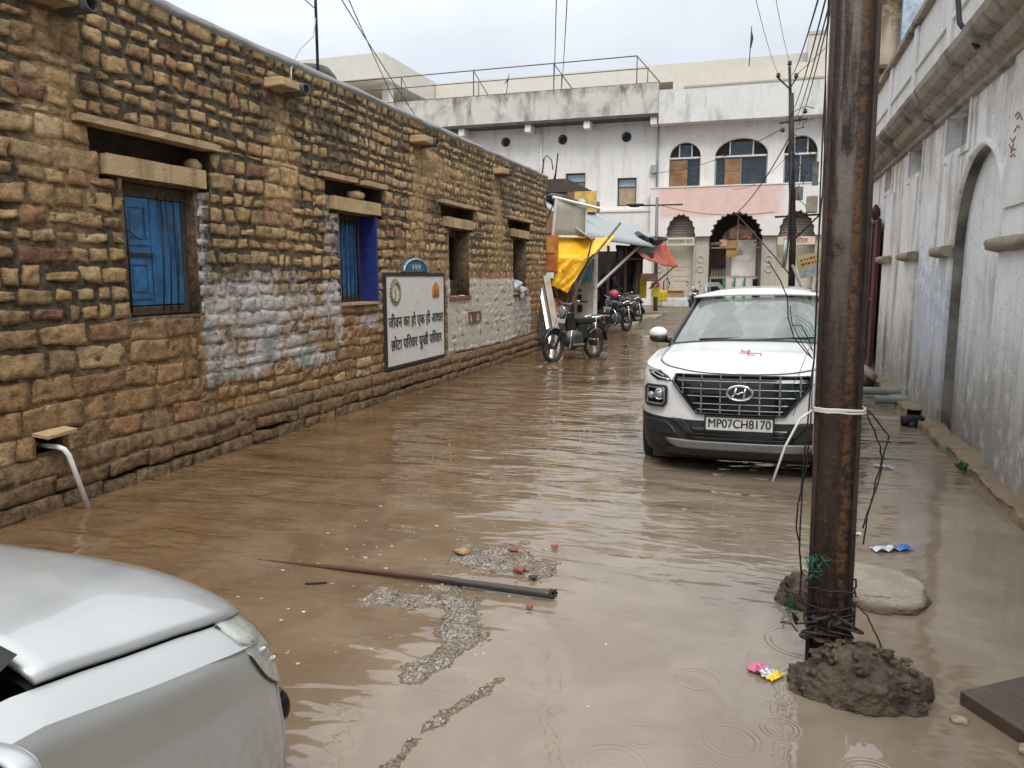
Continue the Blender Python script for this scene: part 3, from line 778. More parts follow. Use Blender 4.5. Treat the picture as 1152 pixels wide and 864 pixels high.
# taller weathered building further back on the right
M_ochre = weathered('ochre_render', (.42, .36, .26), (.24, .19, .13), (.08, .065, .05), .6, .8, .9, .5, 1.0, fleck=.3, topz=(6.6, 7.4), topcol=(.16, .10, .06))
back_house = thing('weathered_building', 'tall weathered ochre building behind the limewashed parapet', 'building', (4.2, 22, 0))
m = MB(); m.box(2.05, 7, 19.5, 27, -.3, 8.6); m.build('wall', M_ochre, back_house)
m = MB(); m.box(1.9, 7.2, 19.3, 27.2, 7.75, 7.95); m.build('ledge', plain('rust_brown_ledge', (.14, .075, .045), .9, 0, .3, 4, .4), back_house)
m = MB(); m.box(2.55, 3.2, 19.28, 19.5, 6.2, 8.5); m.build('window', plain('bluish_shutter', (.30, .36, .44), .7, 0, .3, 5), back_house)
m = MB(); m.box(2.0, 2.6, 19.0, 19.5, 6.05, 6.13); m.build('bracket', plain('rusty_angle', (.09, .055, .04), .8), back_house)
# ------------------------------------------------------------ old hall closing the lane
FY = 41.5
M_hall = weathered('hall_limewash', (.74, .725, .70), (.54, .50, .45), (.36, .30, .24), .65, .5, .85, .3, .5, fleck=.3, fcol=(.42, .37, .31), streakscale=2.0)
M_hallp = weathered('hall_parapet_wash', (.66, .66, .64), (.32, .32, .31), (.20, .19, .17), .7, .7, .85, .3, .55, streakscale=2.0)
M_grey = weathered('grimy_parapet', (.58, .55, .50), (.24, .22, .20), (.11, .10, .09), .95, .85, .9, .4, .6, fleck=.4, fcol=(.12, .10, .09), streakscale=1.6, topz=(10.6, 11.6), topcol=(.13, .115, .10))
M_pink = weathered('faded_pink_wash', (.62, .40, .33), (.66, .52, .46), (.55, .45, .40), .35, .5, .85, .3, .6, fleck=.25, fcol=(.45, .22, .13))
M_pinkw = weathered('pinkish_white_wash', (.72, .67, .62), (.60, .48, .42), (.45, .38, .33), .35, .5, .85, .3, .6)
M_stonep = weathered('pilaster_stone', (.42, .38, .32), (.30, .26, .21), (.25, .21, .17), .4, .5, .85, .3, 1.0)
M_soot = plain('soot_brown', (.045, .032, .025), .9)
M_board = plain('plywood', (.24, .13, .06), .75, 0, .3, 2.2)
M_cream = weathered('cream_shutter', (.58, .53, .42), (.45, .40, .31), (.40, .34, .26), .4, .4, .6, .1, 1.0)
M_pane = plain('bluish_window_pane', (.035, .055, .075), .12, 0, .4, 2.0)
M_greyframe = plain('grey_frame', (.30, .31, .31), .6)
M_barw = plain('window_grille', (.05, .055, .06), .6)
hall = thing('hall_building', 'old two storey white and pink hall with scalloped arches closing the end of the lane', 'building', (-1.5, FY, 0))
upw = [(-5.02, -3.44, 6.12, 7.62, 8.39), (-2.74, -.18, 6.15, 7.60, 8.46), (.58, 2.14, 6.12, 7.58, 8.44)]
lows = [(-4.99, -3.55, 3.66, 4.74), (-2.79, -.27, 3.58, 4.78), (.5, 2.15, 3.62, 4.80)]
me = plate(rect(-5.56, 5.2, 5.9, 10.4), [arch(a, b, c, s, t) for (a, b, c, s, t) in upw], .4, XZ(FY+.2))
m = MB(); m.merge(me); m.box(-5.55, 5.19, FY+1.6, FY+1.7, 5.76, 10.04); m.box(-5.55, 5.19, FY+.42, FY+1.58, 5.6, 5.75); m.box(-5.55, 5.19, FY+.42, FY+1.75, 10.05, 10.25)
m.build('wall', M_hall, hall)
for x in (-5.2, -3.08, .20):
    m = MB(); m.box(x-.09, x+.09, FY-.03, FY+.1, 6.05, 9.2); m.build('pilaster', M_hall, hall)
for i, (a, b, c, s, t_) in enumerate(upw):
    w = b-a; mid = (a+b)/2
    m = MB(); yb = FY+.26
    m.box(a-.05, b+.05, yb-.05, yb+.05, s-.07, s+.05)
    for q in ((a, a+.07), (b-.07, b), (mid-.03, mid+.03)): m.box(q[0], q[1], yb-.04, yb+.04, c, s)
    m.box(a, b, yb-.04, yb+.04, c, c+.06)
    wo = m.build('window', M_greyframe, hall)
    m = MB(); m.box(a-.05, b+.05, yb+.06, yb+.08, c-.05, s); m.build('pane', M_pane, wo)
    m = MB(); m.box(a-.05, b+.05, yb-.1, yb-.05, s-.035, s+.045); m.build('transom', M_white, wo)
    m = MB(); m.prism(arch(a+.001, b-.001, s+.05, s+.05, t_, 14), lambda p, q: (p, yb+.1, q), lambda p, q: (p, yb+.14, q)); m.build('tympanum', M_soot, wo)
    m = MB(); k = .22 if i == 1 else .2; m.box(mid-k*w, mid+k*w, yb+.03, yb+.06, s+.06, s+.06+(t_-s)*.78); m.build('fanlight', M_pane, wo)
    for q in (mid-k*w, mid+k*w): m = MB(); m.box(q-.03, q+.03, yb, yb+.028, s+.06, s+.06+(t_-s)*.8); m.build('fanlight_frame', M_white, wo)
    m = MB()
    nb = int(w/.13)
    for q in range(1, nb):
        x = a+w*q/nb; m.box(x-.012, x+.012, yb+.045, yb+.058, c, s)
    for q in range(1, 5): m.box(a, b, yb+.040, yb+.05, c+(s-c)*q/5-.012, c+(s-c)*q/5+.012)
    m.build('grille', M_barw, wo)
    if i == 0: bd = (a+.02, a+.02+.9)
    elif i == 1: bd = (a+.50, a+1.27)
    else: bd = None
    if bd:
        m = MB(); m.box(bd[0], bd[1], yb-.16, yb-.11, c, s-.12); m.box(bd[0]+.03, bd[1]-.03, yb-.175, yb-.162, c+.72, c+.76); m.build('shutter', M_board, wo)
t = NT('pink_balcony_wash'); v = t.co(); g = t.n('ShaderNodeNewGeometry'); sp = t.n('ShaderNodeSeparateXYZ', Vector=g.outputs['Position'])
n1 = t.noise(v, .9, 5, .6); n2 = t.noise(v, 3.5, 6, .65); n3 = t.noise(t.co(scale=(2, 2, .4)), 1, 5, .6)
wob = t.math('MULTIPLY', t.math('SUBTRACT', n1, .5), 1.3)
xx = t.math('ADD', sp.outputs[0], wob); zz = t.math('ADD', sp.outputs[2], t.math('MULTIPLY', wob, .35))
mk = t.math('MULTIPLY', t.math('MULTIPLY', t.ramp(xx, -5.7, -5.2), t.ramp(xx, .65, .15)), t.ramp(zz, 4.45, 4.65))
pk = t.mix(t.ramp(n2, .45, .75, 0, .8), (.66, .46, .40), (.66, .57, .52)); pk = t.mix(t.ramp(n3, .55, .75, 0, .45), pk, (.48, .26, .17))
c = t.mix(t.ramp(n2, .4, .7, 0, .4), (.68, .665, .64), (.56, .53, .49)); c = t.mix(mk, c, pk)
t.p(Base_Color=c, Roughness=.85); M_balc = t.m
# pink balcony band with the scalloped arches below it
outer = [(-5.85, 6.06), (-5.85, 3.66)]
for (a, b, s, t_) in lows:
    p = arch(a, b, s, s, t_, ns=(9 if b-a < 2 else 13), scal=.085)[2:]
    p = sorted(p, key=lambda q: 0)
    outer += [(a, 3.60)]+p[::-1]+[(b, 3.60)]
outer += [(5.2, 3.60), (5.2, 6.06)]
me = plate(outer, [], .25, XZ(FY-.5))
m = MB(); m.merge(me); m.box(-5.84, 5.19, FY-.37, FY+.1, 5.95, 6.05); m.build('balcony', M_balc, hall)
''', (-5.1, 4.72), (-4.0, 4.86), (-3.0, 4.60), (-2.2, 4.84), (-.9, 4.84), (.2, 4.60), (.42, 5.0), (.3, 5.5), (.62, 5.97)], [], .012, XZ(FY-.632))
'''
m = MB(); m.box(-5.9, 5.2, FY-.66, FY-.3, 6.06, 6.12); m.build('sill', M_pinkw, hall)
for (a, b, s, t_) in lows:
    m = MB(); p = arch(a, b, s, s, t_, ns=(9 if b-a < 2 else 13), scal=.085)[2:]
    m.tube([(q[0], FY-.60, q[1]) for q in p], .045, 5); m.build('arch_edge', M_soot, hall)
# ground floor: pilasters, shutters, gateway
for (a, b) in ((-5.7, -4.95), (-3.62, -2.85), (-.27, .45), (2.2, 3.0), (4.2, 5.2)):
    m = MB(); m.box(a, b, FY-.42, FY+.3, -.1, 3.60); m.box(a+.12, b-.12, FY-.45, FY-.41, .5, 3.1)
    po = m.build('pilaster', M_stonep, hall, bevel=.02)
    m = MB()
    for z in (2.45, 1.95): m.torus(((a+b)/2, FY-.46, z), .16, .03, 'y', 18, 6)
    m.build('medallion', M_stonep, po)
m = MB(); m.box(-5.85, 5.2, FY-.62, FY+.3, 3.45, 3.60) if False else None
for (a, b) in ((-4.95, -3.62), (.45, 2.2), (3.0, 4.2)):
    m = MB(); m.box(a, b, FY+.02, FY+.08, .15, 3.5)
    for k in range(30): m.box(a+.02, b-.02, FY+.004, FY+.021, .2+k*.1, .28+k*.1)
    sh = m.build('roller_shutter', M_cream, hall)
    m = MB(); m.box(a-.02, b+.02, FY-.08, FY+.1, 3.5, 5.2); m.build('shop_wall', weathered('brown_arch_wall', (.26, .21, .18), (.34, .26, .22), (.10, .07, .06), .3, .6, .85, .3, 1.2), hall)
    m = MB()
    for k in range(5): m.box(a, b, FY-.12, FY-.085, 3.78+k*.13, 3.83+k*.13)
    m.build('louvre', M_stonep, hall)
def ftext(body, x, z, size, mat, y, parent, name='lettering', sx=1.0):
    me = text_mesh(body, size, Matrix.Translation((x, 0, z)) @ XZ(y), .006, 'CENTER', sx); mm = MB(); mm.merge(me); return mm.build(name, mat, parent)
m = MB(); m.box(-4.98, -3.58, FY-.56, FY-.46, 3.14, 3.56); so = m.build('shop_sign', M_cream, hall, bevel=.02)
ftext('इन्द्रप्रस्थ सदन'.replace('्', ''), -4.28, 3.35, .32, plain('dark_brown_letters', (.05, .035, .03), .7), FY-.57, so, 'lettering', .62)
m = MB(); m.box(.45, 2.2, FY-.56, FY-.46, 3.12, 3.52); so = m.build('shop_sign', plain('pale_sign_board', (.55, .47, .36), .7), hall, bevel=.02)
ftext('नव भारत', 1.3, 3.33, .34, plain('red_letters', (.35, .05, .035), .7), FY-.57, so)
m = MB()
for (z, x0, x1) in ((2.02, -4.7, -3.85), (1.86, -4.6, -4.1), (1.55, -4.75, -3.8), (1.30, -4.6, -3.9)):
    x = x0
    while x < x1: l = R(.04, .1); m.box(x, min(x+l, x1), FY-.004, FY+.001, z, z+.06); x += l+.03
m.build('shutter_writing', plain('faint_red_writing', (.42, .25, .2), .8), hall)
m = MB(); m.box(.47, 2.18, FY-.06, FY+.0, -.05, 1.02); m.build('dado', plain('maroon_dado', (.11, .045, .045), .7, 0, .25, 2), hall)
# the gateway and court behind it
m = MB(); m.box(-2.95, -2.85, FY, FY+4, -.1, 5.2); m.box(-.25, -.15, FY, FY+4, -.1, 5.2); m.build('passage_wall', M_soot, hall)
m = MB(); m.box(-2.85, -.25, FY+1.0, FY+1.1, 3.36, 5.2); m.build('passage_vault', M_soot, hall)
m = MB(); m.prism([(-2.35, 3.35), (-.5, 3.35), (-.62, 3.9), (-1.0, 4.1), (-1.45, 4.3), (-1.9, 4.05), (-2.2, 3.8)], lambda a, b: (a, FY+.92, b), lambda a, b: (a, FY+.99, b)); m.build('pediment', plain('faded_terracotta', (.50, .40, .34), .8, 0, .35, 3), hall)
m = MB(); m.box(-2.85, -.25, FY+1.0, FY+1.1, -.1, 3.35); m.box(-1.75, -.55, FY+.5, FY+.99, 1.6, 3.45); m.box(-2.0, -.5, FY+.52, FY+.985, -.1, 1.595)
m.build('court_wall', plain('court_limewash', (.72, .68, .62), .8, 0, .15, 1.5), hall)
m = MB(); m.box(-2.8, -2.05, FY+.9, FY+.94, 2.0, 3.2)
for k in range(6):
    m.box(-2.82+k*.14, -2.78+k*.14, FY+.8, FY+.901, 1.6, 3.1)
m.build('lattice', plain('dark_red_lattice', (.09, .035, .03), .7), hall)
m = MB(); m.box(-2.79, -.27, FY-.1, FY-.04, 3.0, 3.06); m.box(-1.50, -1.44, FY-.1, FY-.04, 3.06, 4.5); m.build('gate_frame', plain('orange_brown_paint', (.33, .20, .09), .6), hall)
m = MB(); m.box(-2.79, -.27, FY-.1, FY-.05, 1.50, 1.56); m.build('gate_rail', plain('orange_brown_paint', (.33, .20, .09), .6), hall)
m = MB(); m.box(-2.0, -1.5, FY-.02, FY+.02, 2.55, 3.4); m.build('ochre_panel', plain('ochre_panel', (.36, .20, .07), .7, 0, .3, 2), hall)
m = MB(); m.box(-2.35, -2.0, FY-.02, FY+.02, 3.1, 3.45); m.build('poster', plain('faded_red_poster', (.42, .26, .21), .8, 0, .4, 2.5), hall)
m = MB(); m.box(-1.9, -.8, FY+.44, FY+.47, 3.5, 4.0); m.build('poster', plain('faded_red_poster', (.42, .26, .21), .8, 0, .4, 2.5), hall)
for x in (-2.05, -1.55, -1.05):
    m = MB(); m.box(x-.05, x+.05, FY+.3, FY+.4, -.1, 1.52); m.build('post', plain('green_gate_paint', (.02, .22, .09), .55), hall)
for x in (-2.3, -.55):
    m = MB(); m.box(x-.45 if x < -1 else x-.1, x+.15, FY+.44, FY+.48, -.05, 1.45); m.build('opening', M_dark, hall)
m = MB(); m.prism([(-1.5, 2.7), (-1.2, 2.7), (-1.2, 2.85), (-1.35, 3.02), (-1.5, 2.85)], lambda a, b: (a, FY+.46, b), lambda a, b: (a, FY+.49, b)); m.build('shrine_niche', M_stonep, hall)
m = MB()
for (x, z) in ((-2.5, 3.25), (-2.3, 3.32), (-1.1, 3.55), (-.9, 3.5), (-.6, 3.3)): m.blob((x, FY-.08, z), (.09, .05, .06), x, .4, 2)
m.build('garland', plain('red_orange_flowers', (.36, .13, .09), .8, 0, .4, 10), hall)
# projecting parapet over the centre
m = MB()
m.box(-5.52, 5.2, FY-.85, FY-.70, 9.22, 10.86); m.box(-5.52, 5.2, FY-.69, FY, 9.22, 9.36); m.box(-5.52, -5.37, FY-.69, FY+.2, 9.37, 10.84)
m.build('parapet', M_hallp, hall)
m = MB(); m.box(-4.3, 5.2, FY-.88, FY-.66, 10.86, 10.95); m.build('coping', M_stonep, hall)
m = MB(); m.box(-5.3, 5.2, FY+3.0, FY+3.2, 10.3, 12.6); m.build('terrace_wall', weathered('beige_terrace', (.58, .54, .46), (.50, .46, .40), (.42, .38, .32), .3, .3, .85, .2, .5), hall)
# ------------------------------------------------------------ left wing
wing = thing('hall_wing', 'white wing of the hall with grimy parapet, round vents and plain shuttered windows', 'building', (-12, FY, 0))
lw = [(-7.72, -6.70, 5.27, 6.73), (-10.55, -9.45, 5.27, 7.08)]
rv_ = [(-13.95, 8.89), (-10.72, 8.86), (-7.27, 8.81)]
hl = [rect(a, b, c, d) for (a, b, c, d) in lw]+[[(x+.22*cos(2*pi*k/20), z+.22*sin(2*pi*k/20)) for k in range(20)] for (x, z) in rv_]
me = plate(rect(-24, -5.57, 4.95, 9.62), hl, .4, XZ(FY+.21))
m = MB(); m.merge(me); m.box(-24, -5.57, FY+.5, FY+8, -.1, 9.6); m.build('wall', M_hall, wing)
m = MB(); m.box(-24, -5.58, FY-.30, FY+.45, -.1, 4.95); m.box(-24, -5.6, FY-.36, FY, 4.95, 5.05); m.build('lower_wall', M_pinkw, wing)
for (x, z) in rv_:
    m = MB(); m.torus((x, FY-.0, z), .23, .03, 'y', 20, 6)
    for k in range(3):
        t_ = pi*k/3; m.tube([(x-.22*cos(t_), FY+.1, z-.22*sin(t_)), (x+.22*cos(t_), FY+.1, z+.22*sin(t_))], .015, 5)
    m.box(x-.24, x+.24, FY+.3, FY+.32, z-.24, z+.24)
    m.build('round_vent', M_barw, wing)
for i, (a, b, c, d) in enumerate(lw):
    m = MB(); y0 = FY+.2
    for q in ((a, a+.07, c, d), (b-.07, b, c, d)): m.box(q[0], q[1], y0, y0+.08, q[2], q[3])
    m.box(a+.07, b-.07, y0, y0+.078, c, c+.07); m.box(a+.07, b-.07, y0, y0+.078, d-.07, d); m.box(a+.07, b-.07, y0, y0+.076, d-.5, d-.44)
    wo = m.build('window', M_barw, wing)
    m = MB(); m.box(a+.07, b-.07, y0+.04, y0+.06, d-.44, d-.07); m.build('pane', plain('sky_blue_pane', (.30, .40, .46), .1), wo)
    m = MB(); m.box(a+.07, b-.07, y0+.02, y0+.06, c+.07, d-.5)
    for k in range(5): x = a+.07+(b-a-.14)*k/5; m.box(x+.005, x+.01, y0+.01, y0+.02, c+.07, d-.5)
    m.build('shutter', plain('tan_shutter', (.34, .26, .16), .7, 0, .2, 3) if i == 0 else M_board, wo)
m = MB(); m.box(-24, -5.535, FY-1.0, FY-.8, 9.72, 11.2); m.build('parapet', M_grey, wing)
m = MB(); m.box(-24, -5.53, FY-1.05, FY+.1, 9.57, 9.72); m.build('eaves_beam', plain('dark_eaves', (.06, .055, .05), .8, 0, .3, 2), wing)
for x in (-16.2, -12.4, -9.2, -5.75):
    m = MB(); m.box(x-.16, x+.16, FY-.95, FY, 9.2, 9.568); m.build('bracket', M_hall, wing)
m = MB(); m.tube([(-11.9, FY-.07, 9.5), (-11.9, FY-.07, 5.0)], .06, 8); m.build('downpipe', M_hall, wing)
m = MB(); m.tube([(-5.62, FY-.1, 9.3), (-5.62, FY-.1, 6.1)], .05, 8); m.build('downpipe', M_greyframe, wing)
m = MB(); m.box(-5.95, -5.65, FY-.2, FY-.02, 6.9, 7.3); m.build('meter_box', M_greyframe, wing)
# pipe railing frame on its roof
rail = thing('pipe_railing', 'thin rusty pipe frame standing along the grimy parapet roof edge', 'railing', (-11, FY, 11.2))
M_rail = plain('rusty_pipe', (.10, .075, .06), .7, .2, .3, 2)
yt, yb2 = FY+.6, FY-.9
tops = [-20.5, -16.05, -11.4, -6.9]
m = MB(); m.tube([(-26, yt, 12.95), (-6.9, yt, 12.98)], .03, 6); m.tube([(-26, yb2+.3, 12.05), (-6.1, yb2+.3, 12.02)], .025, 6); m.tube([(-26, yb2, 11.24), (-5.5, yb2, 11.22)], .03, 6); m.build('bar', M_rail, rail)
for x in tops:
    m = MB(); m.tube([(x, yt, 12.96), (x, yt, 11.0)], .03, 6); m.build('post', M_rail, rail)
    m = MB(); m.tube([(x, yt, 12.96), (x+1.4, yb2, 11.23)], .028, 6); m.build('brace', M_rail, rail)
    m = MB(); m.tube([(x+.75, yb2+.3, 12.03), (x+.75, yb2+.3, 11.1)], .025, 6); m.build('post', M_rail, rail)
# flags
m = MB(); m.tube([(-13.95, FY, 11.2), (-13.8, FY, 12.2)], .02, 5)
m.prism([(-13.8, 12.1), (-13.72, 12.55), (-13.85, 12.2), (-14.05, 11.95)], lambda a, b: (a, FY-.0, b), lambda a, b: (a, FY+.02, b))
tag(m.build('flag', M_black), 'small ragged dark pennant above the pipe railing', 'flag')
m = MB(); m.tube([(-1.35, FY+3, 12.6), (-1.3, FY+3, 14.6)], .025, 5)
m.prism([(-1.3, 14.5), (-1.18, 14.0), (-1.28, 13.5), (-1.34, 13.6)], lambda a, b: (a, FY+3, b), lambda a, b: (a, FY+3.03, b))
tag(m.build('flag', M_black), 'limp dark flag on a thin pole above the beige roof', 'flag')
# ------------------------------------------------------------ pale modern buildings beyond
M_beige = weathered('beige_modern', (.60, .57, .50), (.52, .49, .42), (.48, .45, .39), .2, .3, .85, .15, .3)
M_beiged = weathered('beige_modern_shade', (.44, .41, .35), (.38, .35, .30), (.34, .31, .26), .2, .3, .85, .15, .3)
far = thing('long_beige_block', 'long pale beige modern block rising behind the hall roofs', 'building', (-8, 58, 0))
m = MB(); m.box(-24.0, 1.9, 55, 55.4, 14.6, 15.75); m.box(-23.99, 1.89, 55.4, 56.8, 14.6, 14.8); m.build('parapet', M_beige, far)
m = MB(); m.box(-24, 14, 56.8, 66, 0, 14.8); m.build('wall', M_beiged, far)
m = MB(); m.box(1.9, 9, 54.2, 60, 0, 16.75); m.build('tower', M_beige, far)
m = MB(); m.box(1.85, 9, 54.15, 54.25, 16.6, 16.8); m.build('coping', M_beiged, far)
cb = thing('corner_beige_building', 'pale beige concrete building with deep flat eaves above the stone wall', 'building', (-30, 50, 0))
m = MB(); m.box(-42, -24.05, 46.8, 47.1, 14.3, 15.85); m.box(-24.35, -24.05, 47.11, 70, 14.3, 15.85); m.box(-42, -24.36, 47.11, 70, 14.3, 14.5); m.build('parapet', M_beige, cb)
m = MB(); m.box(-42, -27.2, 47.2, 70, 0, 14.28); m.build('wall', M_beige, cb)
for y in (48.2, 53):
    m = MB(); m.box(-24.9, -24.35, y, y+.55, 0, 14.28); m.build('pillar', M_beige, cb)
m = MB(); m.box(-42, -24.1, 46.9, 70, 11.0, 11.9); m.build('floor_slab', M_beige, cb)
m = MB(); m.box(-27.18, -27.1, 50, 52, 12, 13.8); m.build('opening', M_beiged, cb)
# ------------------------------------------------------------ market stalls beyond the stone building
M_yel = plain('yellow_tarpaulin', (.78, .43, .02), .34, 0, .2, 2.0, .35, 10)
M_orangep = plain('orange_plywood', (.42, .13, .03), .55, 0, .3, 3.5)
M_tin = weathered('corrugated_tin', (.33, .36, .365), (.22, .24, .24), (.20, .17, .14), .35, .4, .45, .1, .8)
M_red_t = plain('red_tarpaulin', (.50, .10, .05), .5, 0, .3, 2.5, .2, 14)
M_dktarp = plain('black_tarpaulin', (.02, .02, .022), .45, 0, .3, 4, .3, 10)
M_brick = weathered('bare_brick', (.24, .12, .075), (.33, .24, .17), (.06, .05, .045), .4, .5, .9, .5, 1.5)
M_brownb = plain('brown_board', (.15, .075, .04), .7, 0, .35, 4)
tarp = thing('tarpaulin_awning', 'bright yellow tarpaulin slung from poles beside the end of the stone wall', 'tarpaulin', (-4.2, 17.3, 2))
def tarpf(u, w):
    # rear edge on the hut, front edge along the slanting pole
    a = Vector((-4.72, 17.35, 2.46)).lerp(Vector((-3.55, 19.0, 2.56)), u)
    b = Vector((-4.74, 16.95, 2.06)).lerp(Vector((-3.88, 17.4, 1.98)), u)
    p = a.lerp(b, w); p.z -= .10*sin(pi*u)*sin(pi*w); p.z += .06*nz(u*3.5, w*3, 2)+.035*nz(u*9+w*4, w*5, 5)+.014*nz(u*22, w*16, 3); return p
def tarpg(u, w):
    b = Vector((-4.74, 16.95, 2.06)).lerp(Vector((-3.88, 17.4, 1.98)), u)
    c = Vector((-4.74, 17.0, 1.45)).lerp(Vector((-4.30, 17.2, 1.22)), u)
    p = b.lerp(c, w); p.y += .05*sin(u*9+w*2)*w+.06*nz(u*7+w*2, w*3, 9)+.02*nz(u*16, w*9, 2); p.x += .02*nz(u*6, w*4, 3); return p
m = MB(); m.grid(tarpf, 40, 26); m.build('top_sheet', M_yel, tarp, solid=.006)
m = MB(); m.grid(tarpg, 40, 30); m.build('hanging_flap', M_yel, tarp, solid=.006)
m = MB(); m.tube([(-4.38, 17.2, .55), (-3.95, 17.6, 1.85), (-3.33, 18.4, 2.85)], .03, 8); m.build('pole', M_wood, tarp)
m = MB(); m.tube([(-3.92, 17.45, 1.9), (-3.80, 17.45, 2.4)], .018, 6); m.build('stick', M_iron, tarp)
# timber hut front
M_darkb = plain('shade_dark_boards', (.022, .016, .012), .8, 0, .4, 4)  # brown boards blackened, the unlit stall interior put into their colour
hut = thing('market_stall', 'dark roadside stall of boards with white corner post and tin roof', 'stall', (-5.0, 20, 0))
m = MB(); m.box(-7.2, -7.1, 17.2, 31.5, -.1, 3.0); m.box(-7.1, -4.9, 17.25, 17.33, -.1, 2.5); m.box(-7.1, -4.75, 31.4, 31.5, -.1, 2.6); m.build('wall', M_darkb, hut)
m = MB(); m.box(-5.05, -4.35, 17.42, 17.50, .1, 1.5)
for k in range(4): m.box(-5.03+k*.17, -4.88+k*.17, 17.395, 17.42, .1, 1.5)
m.build('counter_board', M_brownb, hut)
m = MB(); m.box(-4.06, -3.98, 18.9, 18.98, -.1, 2.15); m.build('post', M_white, hut)
m = MB(); m.box(-4.55, -4.06, 18.92, 18.97, .35, .42); m.box(-4.55, -4.06, 18.92, 18.97, .42, 1.75); m.build('panel', plain('pale_green_panel', (.42, .42, .33), .6, 0, .25, 3), hut)
m = MB(); m.box(-4.46, -4.36, 18.895, 18.918, 1.0, 1.15); m.box(-4.46, -4.34, 18.895, 18.918, .72, .9); m.build('goods', M_black, hut)
m = MB(); m.box(-4.5, -4.1, 18.88, 18.915, 1.5, 2.1); m.build('blue_sheet', plain('blue_sheet', (.10, .24, .34), .5, 0, .2, 3), hut)
for y in (20.5, 23.0, 26.0, 29.0):
    m = MB(); m.box(-4.55, -4.48, y, y+.07, -.1, 2.5); m.build('post', M_wood, hut)
m = MB()
def tin(u, w):
    y = lerp(17.7, 33.6, u); x = lerp(-3.92, -5.35, w); z = lerp(2.48, 3.50, w)+.016*(y-17.7)+.035*sin(u*2*pi*62)
    return (x, y, z)
m.grid(tin, 62*6, 6); m.build('roof', M_tin, hut, solid=.004)
for k in range(10):
    m = MB(); y = 19.5+k*1.15; m.cbox((-5.6+R(-.5, .3), y, R(.4, 1.3)), (R(.3, .7), R(.3, .6), R(.3, .9)), rot=(0, 0, R(-.3, .3))); m.build('stock', plain('dark_stock', (.035, .032, .03), .7, 0, .5, 3), hut)
m = MB(); m.box(-7.0, -4.6, 18.8, 31.3, -.1, .25); m.build('floor', M_darkb, hut)
# orange cupboard, planks and board sign beside the wall end
cup = thing('orange_cupboard', 'orange painted plywood cupboard fixed at the end of the stone wall', 'cupboard', (-4.5, 16.6, 1.7))
m = MB(); m.box(-4.86, -4.49, 16.9, 17.1, 1.70, 2.52); m.build('box', M_orangep, cup, bevel=.01)
m = MB(); m.box(-4.83, -4.52, 16.875, 16.898, 2.12, 2.48); m.build('door', plain('yellowed_orange', (.46, .20, .05), .55, 0, .25, 4), cup); m = MB(); m.box(-4.83, -4.52, 16.875, 16.898, 1.74, 2.09); m.build('door', M_orangep, cup)
m = MB(); m.box(-4.8, -4.54, 16.84, 16.9, 1.56, 1.69); m.build('paper', M_white, cup)
m = MB(); m.cbox((-4.62, 16.9, .55), (.30, .05, 1.1), rot=(.06, .03, 0)); m.cbox((-4.58, 16.82, .35), (.22, .04, .7), rot=(.1, -.1, 0))
tag(m.build('board', M_orangep), 'dull orange board standing behind the scooter at the wall end', 'board')
for (dx, mt, lb) in ((0, M_steel, 'grey metal strip leaning on the orange cupboard'), (.16, plain('bleached_plank', (.34, .30, .25), .7, 0, .2, 5), 'bleached timber plank leaning behind the scooter')):
    m = MB(); a = Vector((-4.78+dx, 16.55, 1.62)); b = Vector((-4.28+dx, 15.9, .0)); 
    m.tube([a, a.lerp(b, .5), b], .075 if dx else .06, 4, True, False, .3); tag(m.build('plank', mt), lb, 'plank')
m = MB(); a = Vector((-4.92, 16.6, 1.6)); b = Vector((-4.45, 15.75, -.05)); m.tube([a, b], .05, 4, True, False, .5)
tag(m.build('plank', M_black), 'black painted plank leaning against the end of the stone wall', 'plank')
bs = thing('board_sign', 'blank weathered white-framed sign panel tilted above the yellow tarpaulin', 'sign', (-4.4, 17.2, 2.6))
A = Vector((-4.66, 17.2, 2.50)); Bv = Vector((-4.08, 18.0, 2.52)); C1 = Vector((-4.56, 17.1, 3.34)); D = Vector((-4.05, 17.9, 3.22))
m = MB(); m.grid(lambda u, w: A.lerp(Bv, u).lerp(C1.lerp(D, u), w)+Vector((0, 0, 0)), 4, 4); m.build('panel', weathered('sign_back', (.42, .41, .34), (.32, .30, .24), (.24, .21, .16), .5, .5, .7, .1, 2), bs, solid=.05)
m = MB()
for (p, q) in ((A, Bv), (Bv, D), (C1, A)): m.tube([p, q], .03, 4, True, False)
m.tube([C1+Vector((-.06, -.05, .02)), D+Vector((.28, .25, -.05))], .035, 4, True, False); m.build('frame', M_white, bs)
m = MB(); m.tube([A, A+Vector((-.4, .4, .1))], .02, 5); m.tube([C1, C1+Vector((-.6, .9, -.7))], .015, 5); m.build('bracket', M_iron, bs)
m = MB(); m.box(-5.6, -4.55, 17.6, 18.3, 2.48, 2.6); m.blob((-5.1, 19.8, 3.5), (.35, 1.3, .16), 4, .3, 3)
m.blob((-5.3, 22.5, 3.62), (.3, 2.0, .14), 6, .3, 3); tag(m.build('tarpaulin_roll', M_dktarp), 'black plastic sheet bundled along the top of the stall roof', 'tarpaulin')
bp = thing('brick_shed', 'stained red brick shed top rising behind the white framed sign panel', 'shed', (-6.3, 24, 0))
m = MB(); m.box(-8.6, -5.62, 23.5, 27, -.1, 4.15); m.build('wall', M_brick, bp)
m = MB(); m.box(-8.7, -5.9, 23.4, 27, 4.15, 4.55); m.build('parapet', weathered('sooty_brick', (.07, .055, .045), (.18, .09, .06), (.03, .03, .03), .5, .6, .9, .5, 1.5), bp)
m = MB()
for x, h in ((-6.9, .75), (-6.5, .4), (-6.45, .9)): m.tube([(x, 24, 4.5), (x+.1, 24, 4.5+h)], .025, 5)
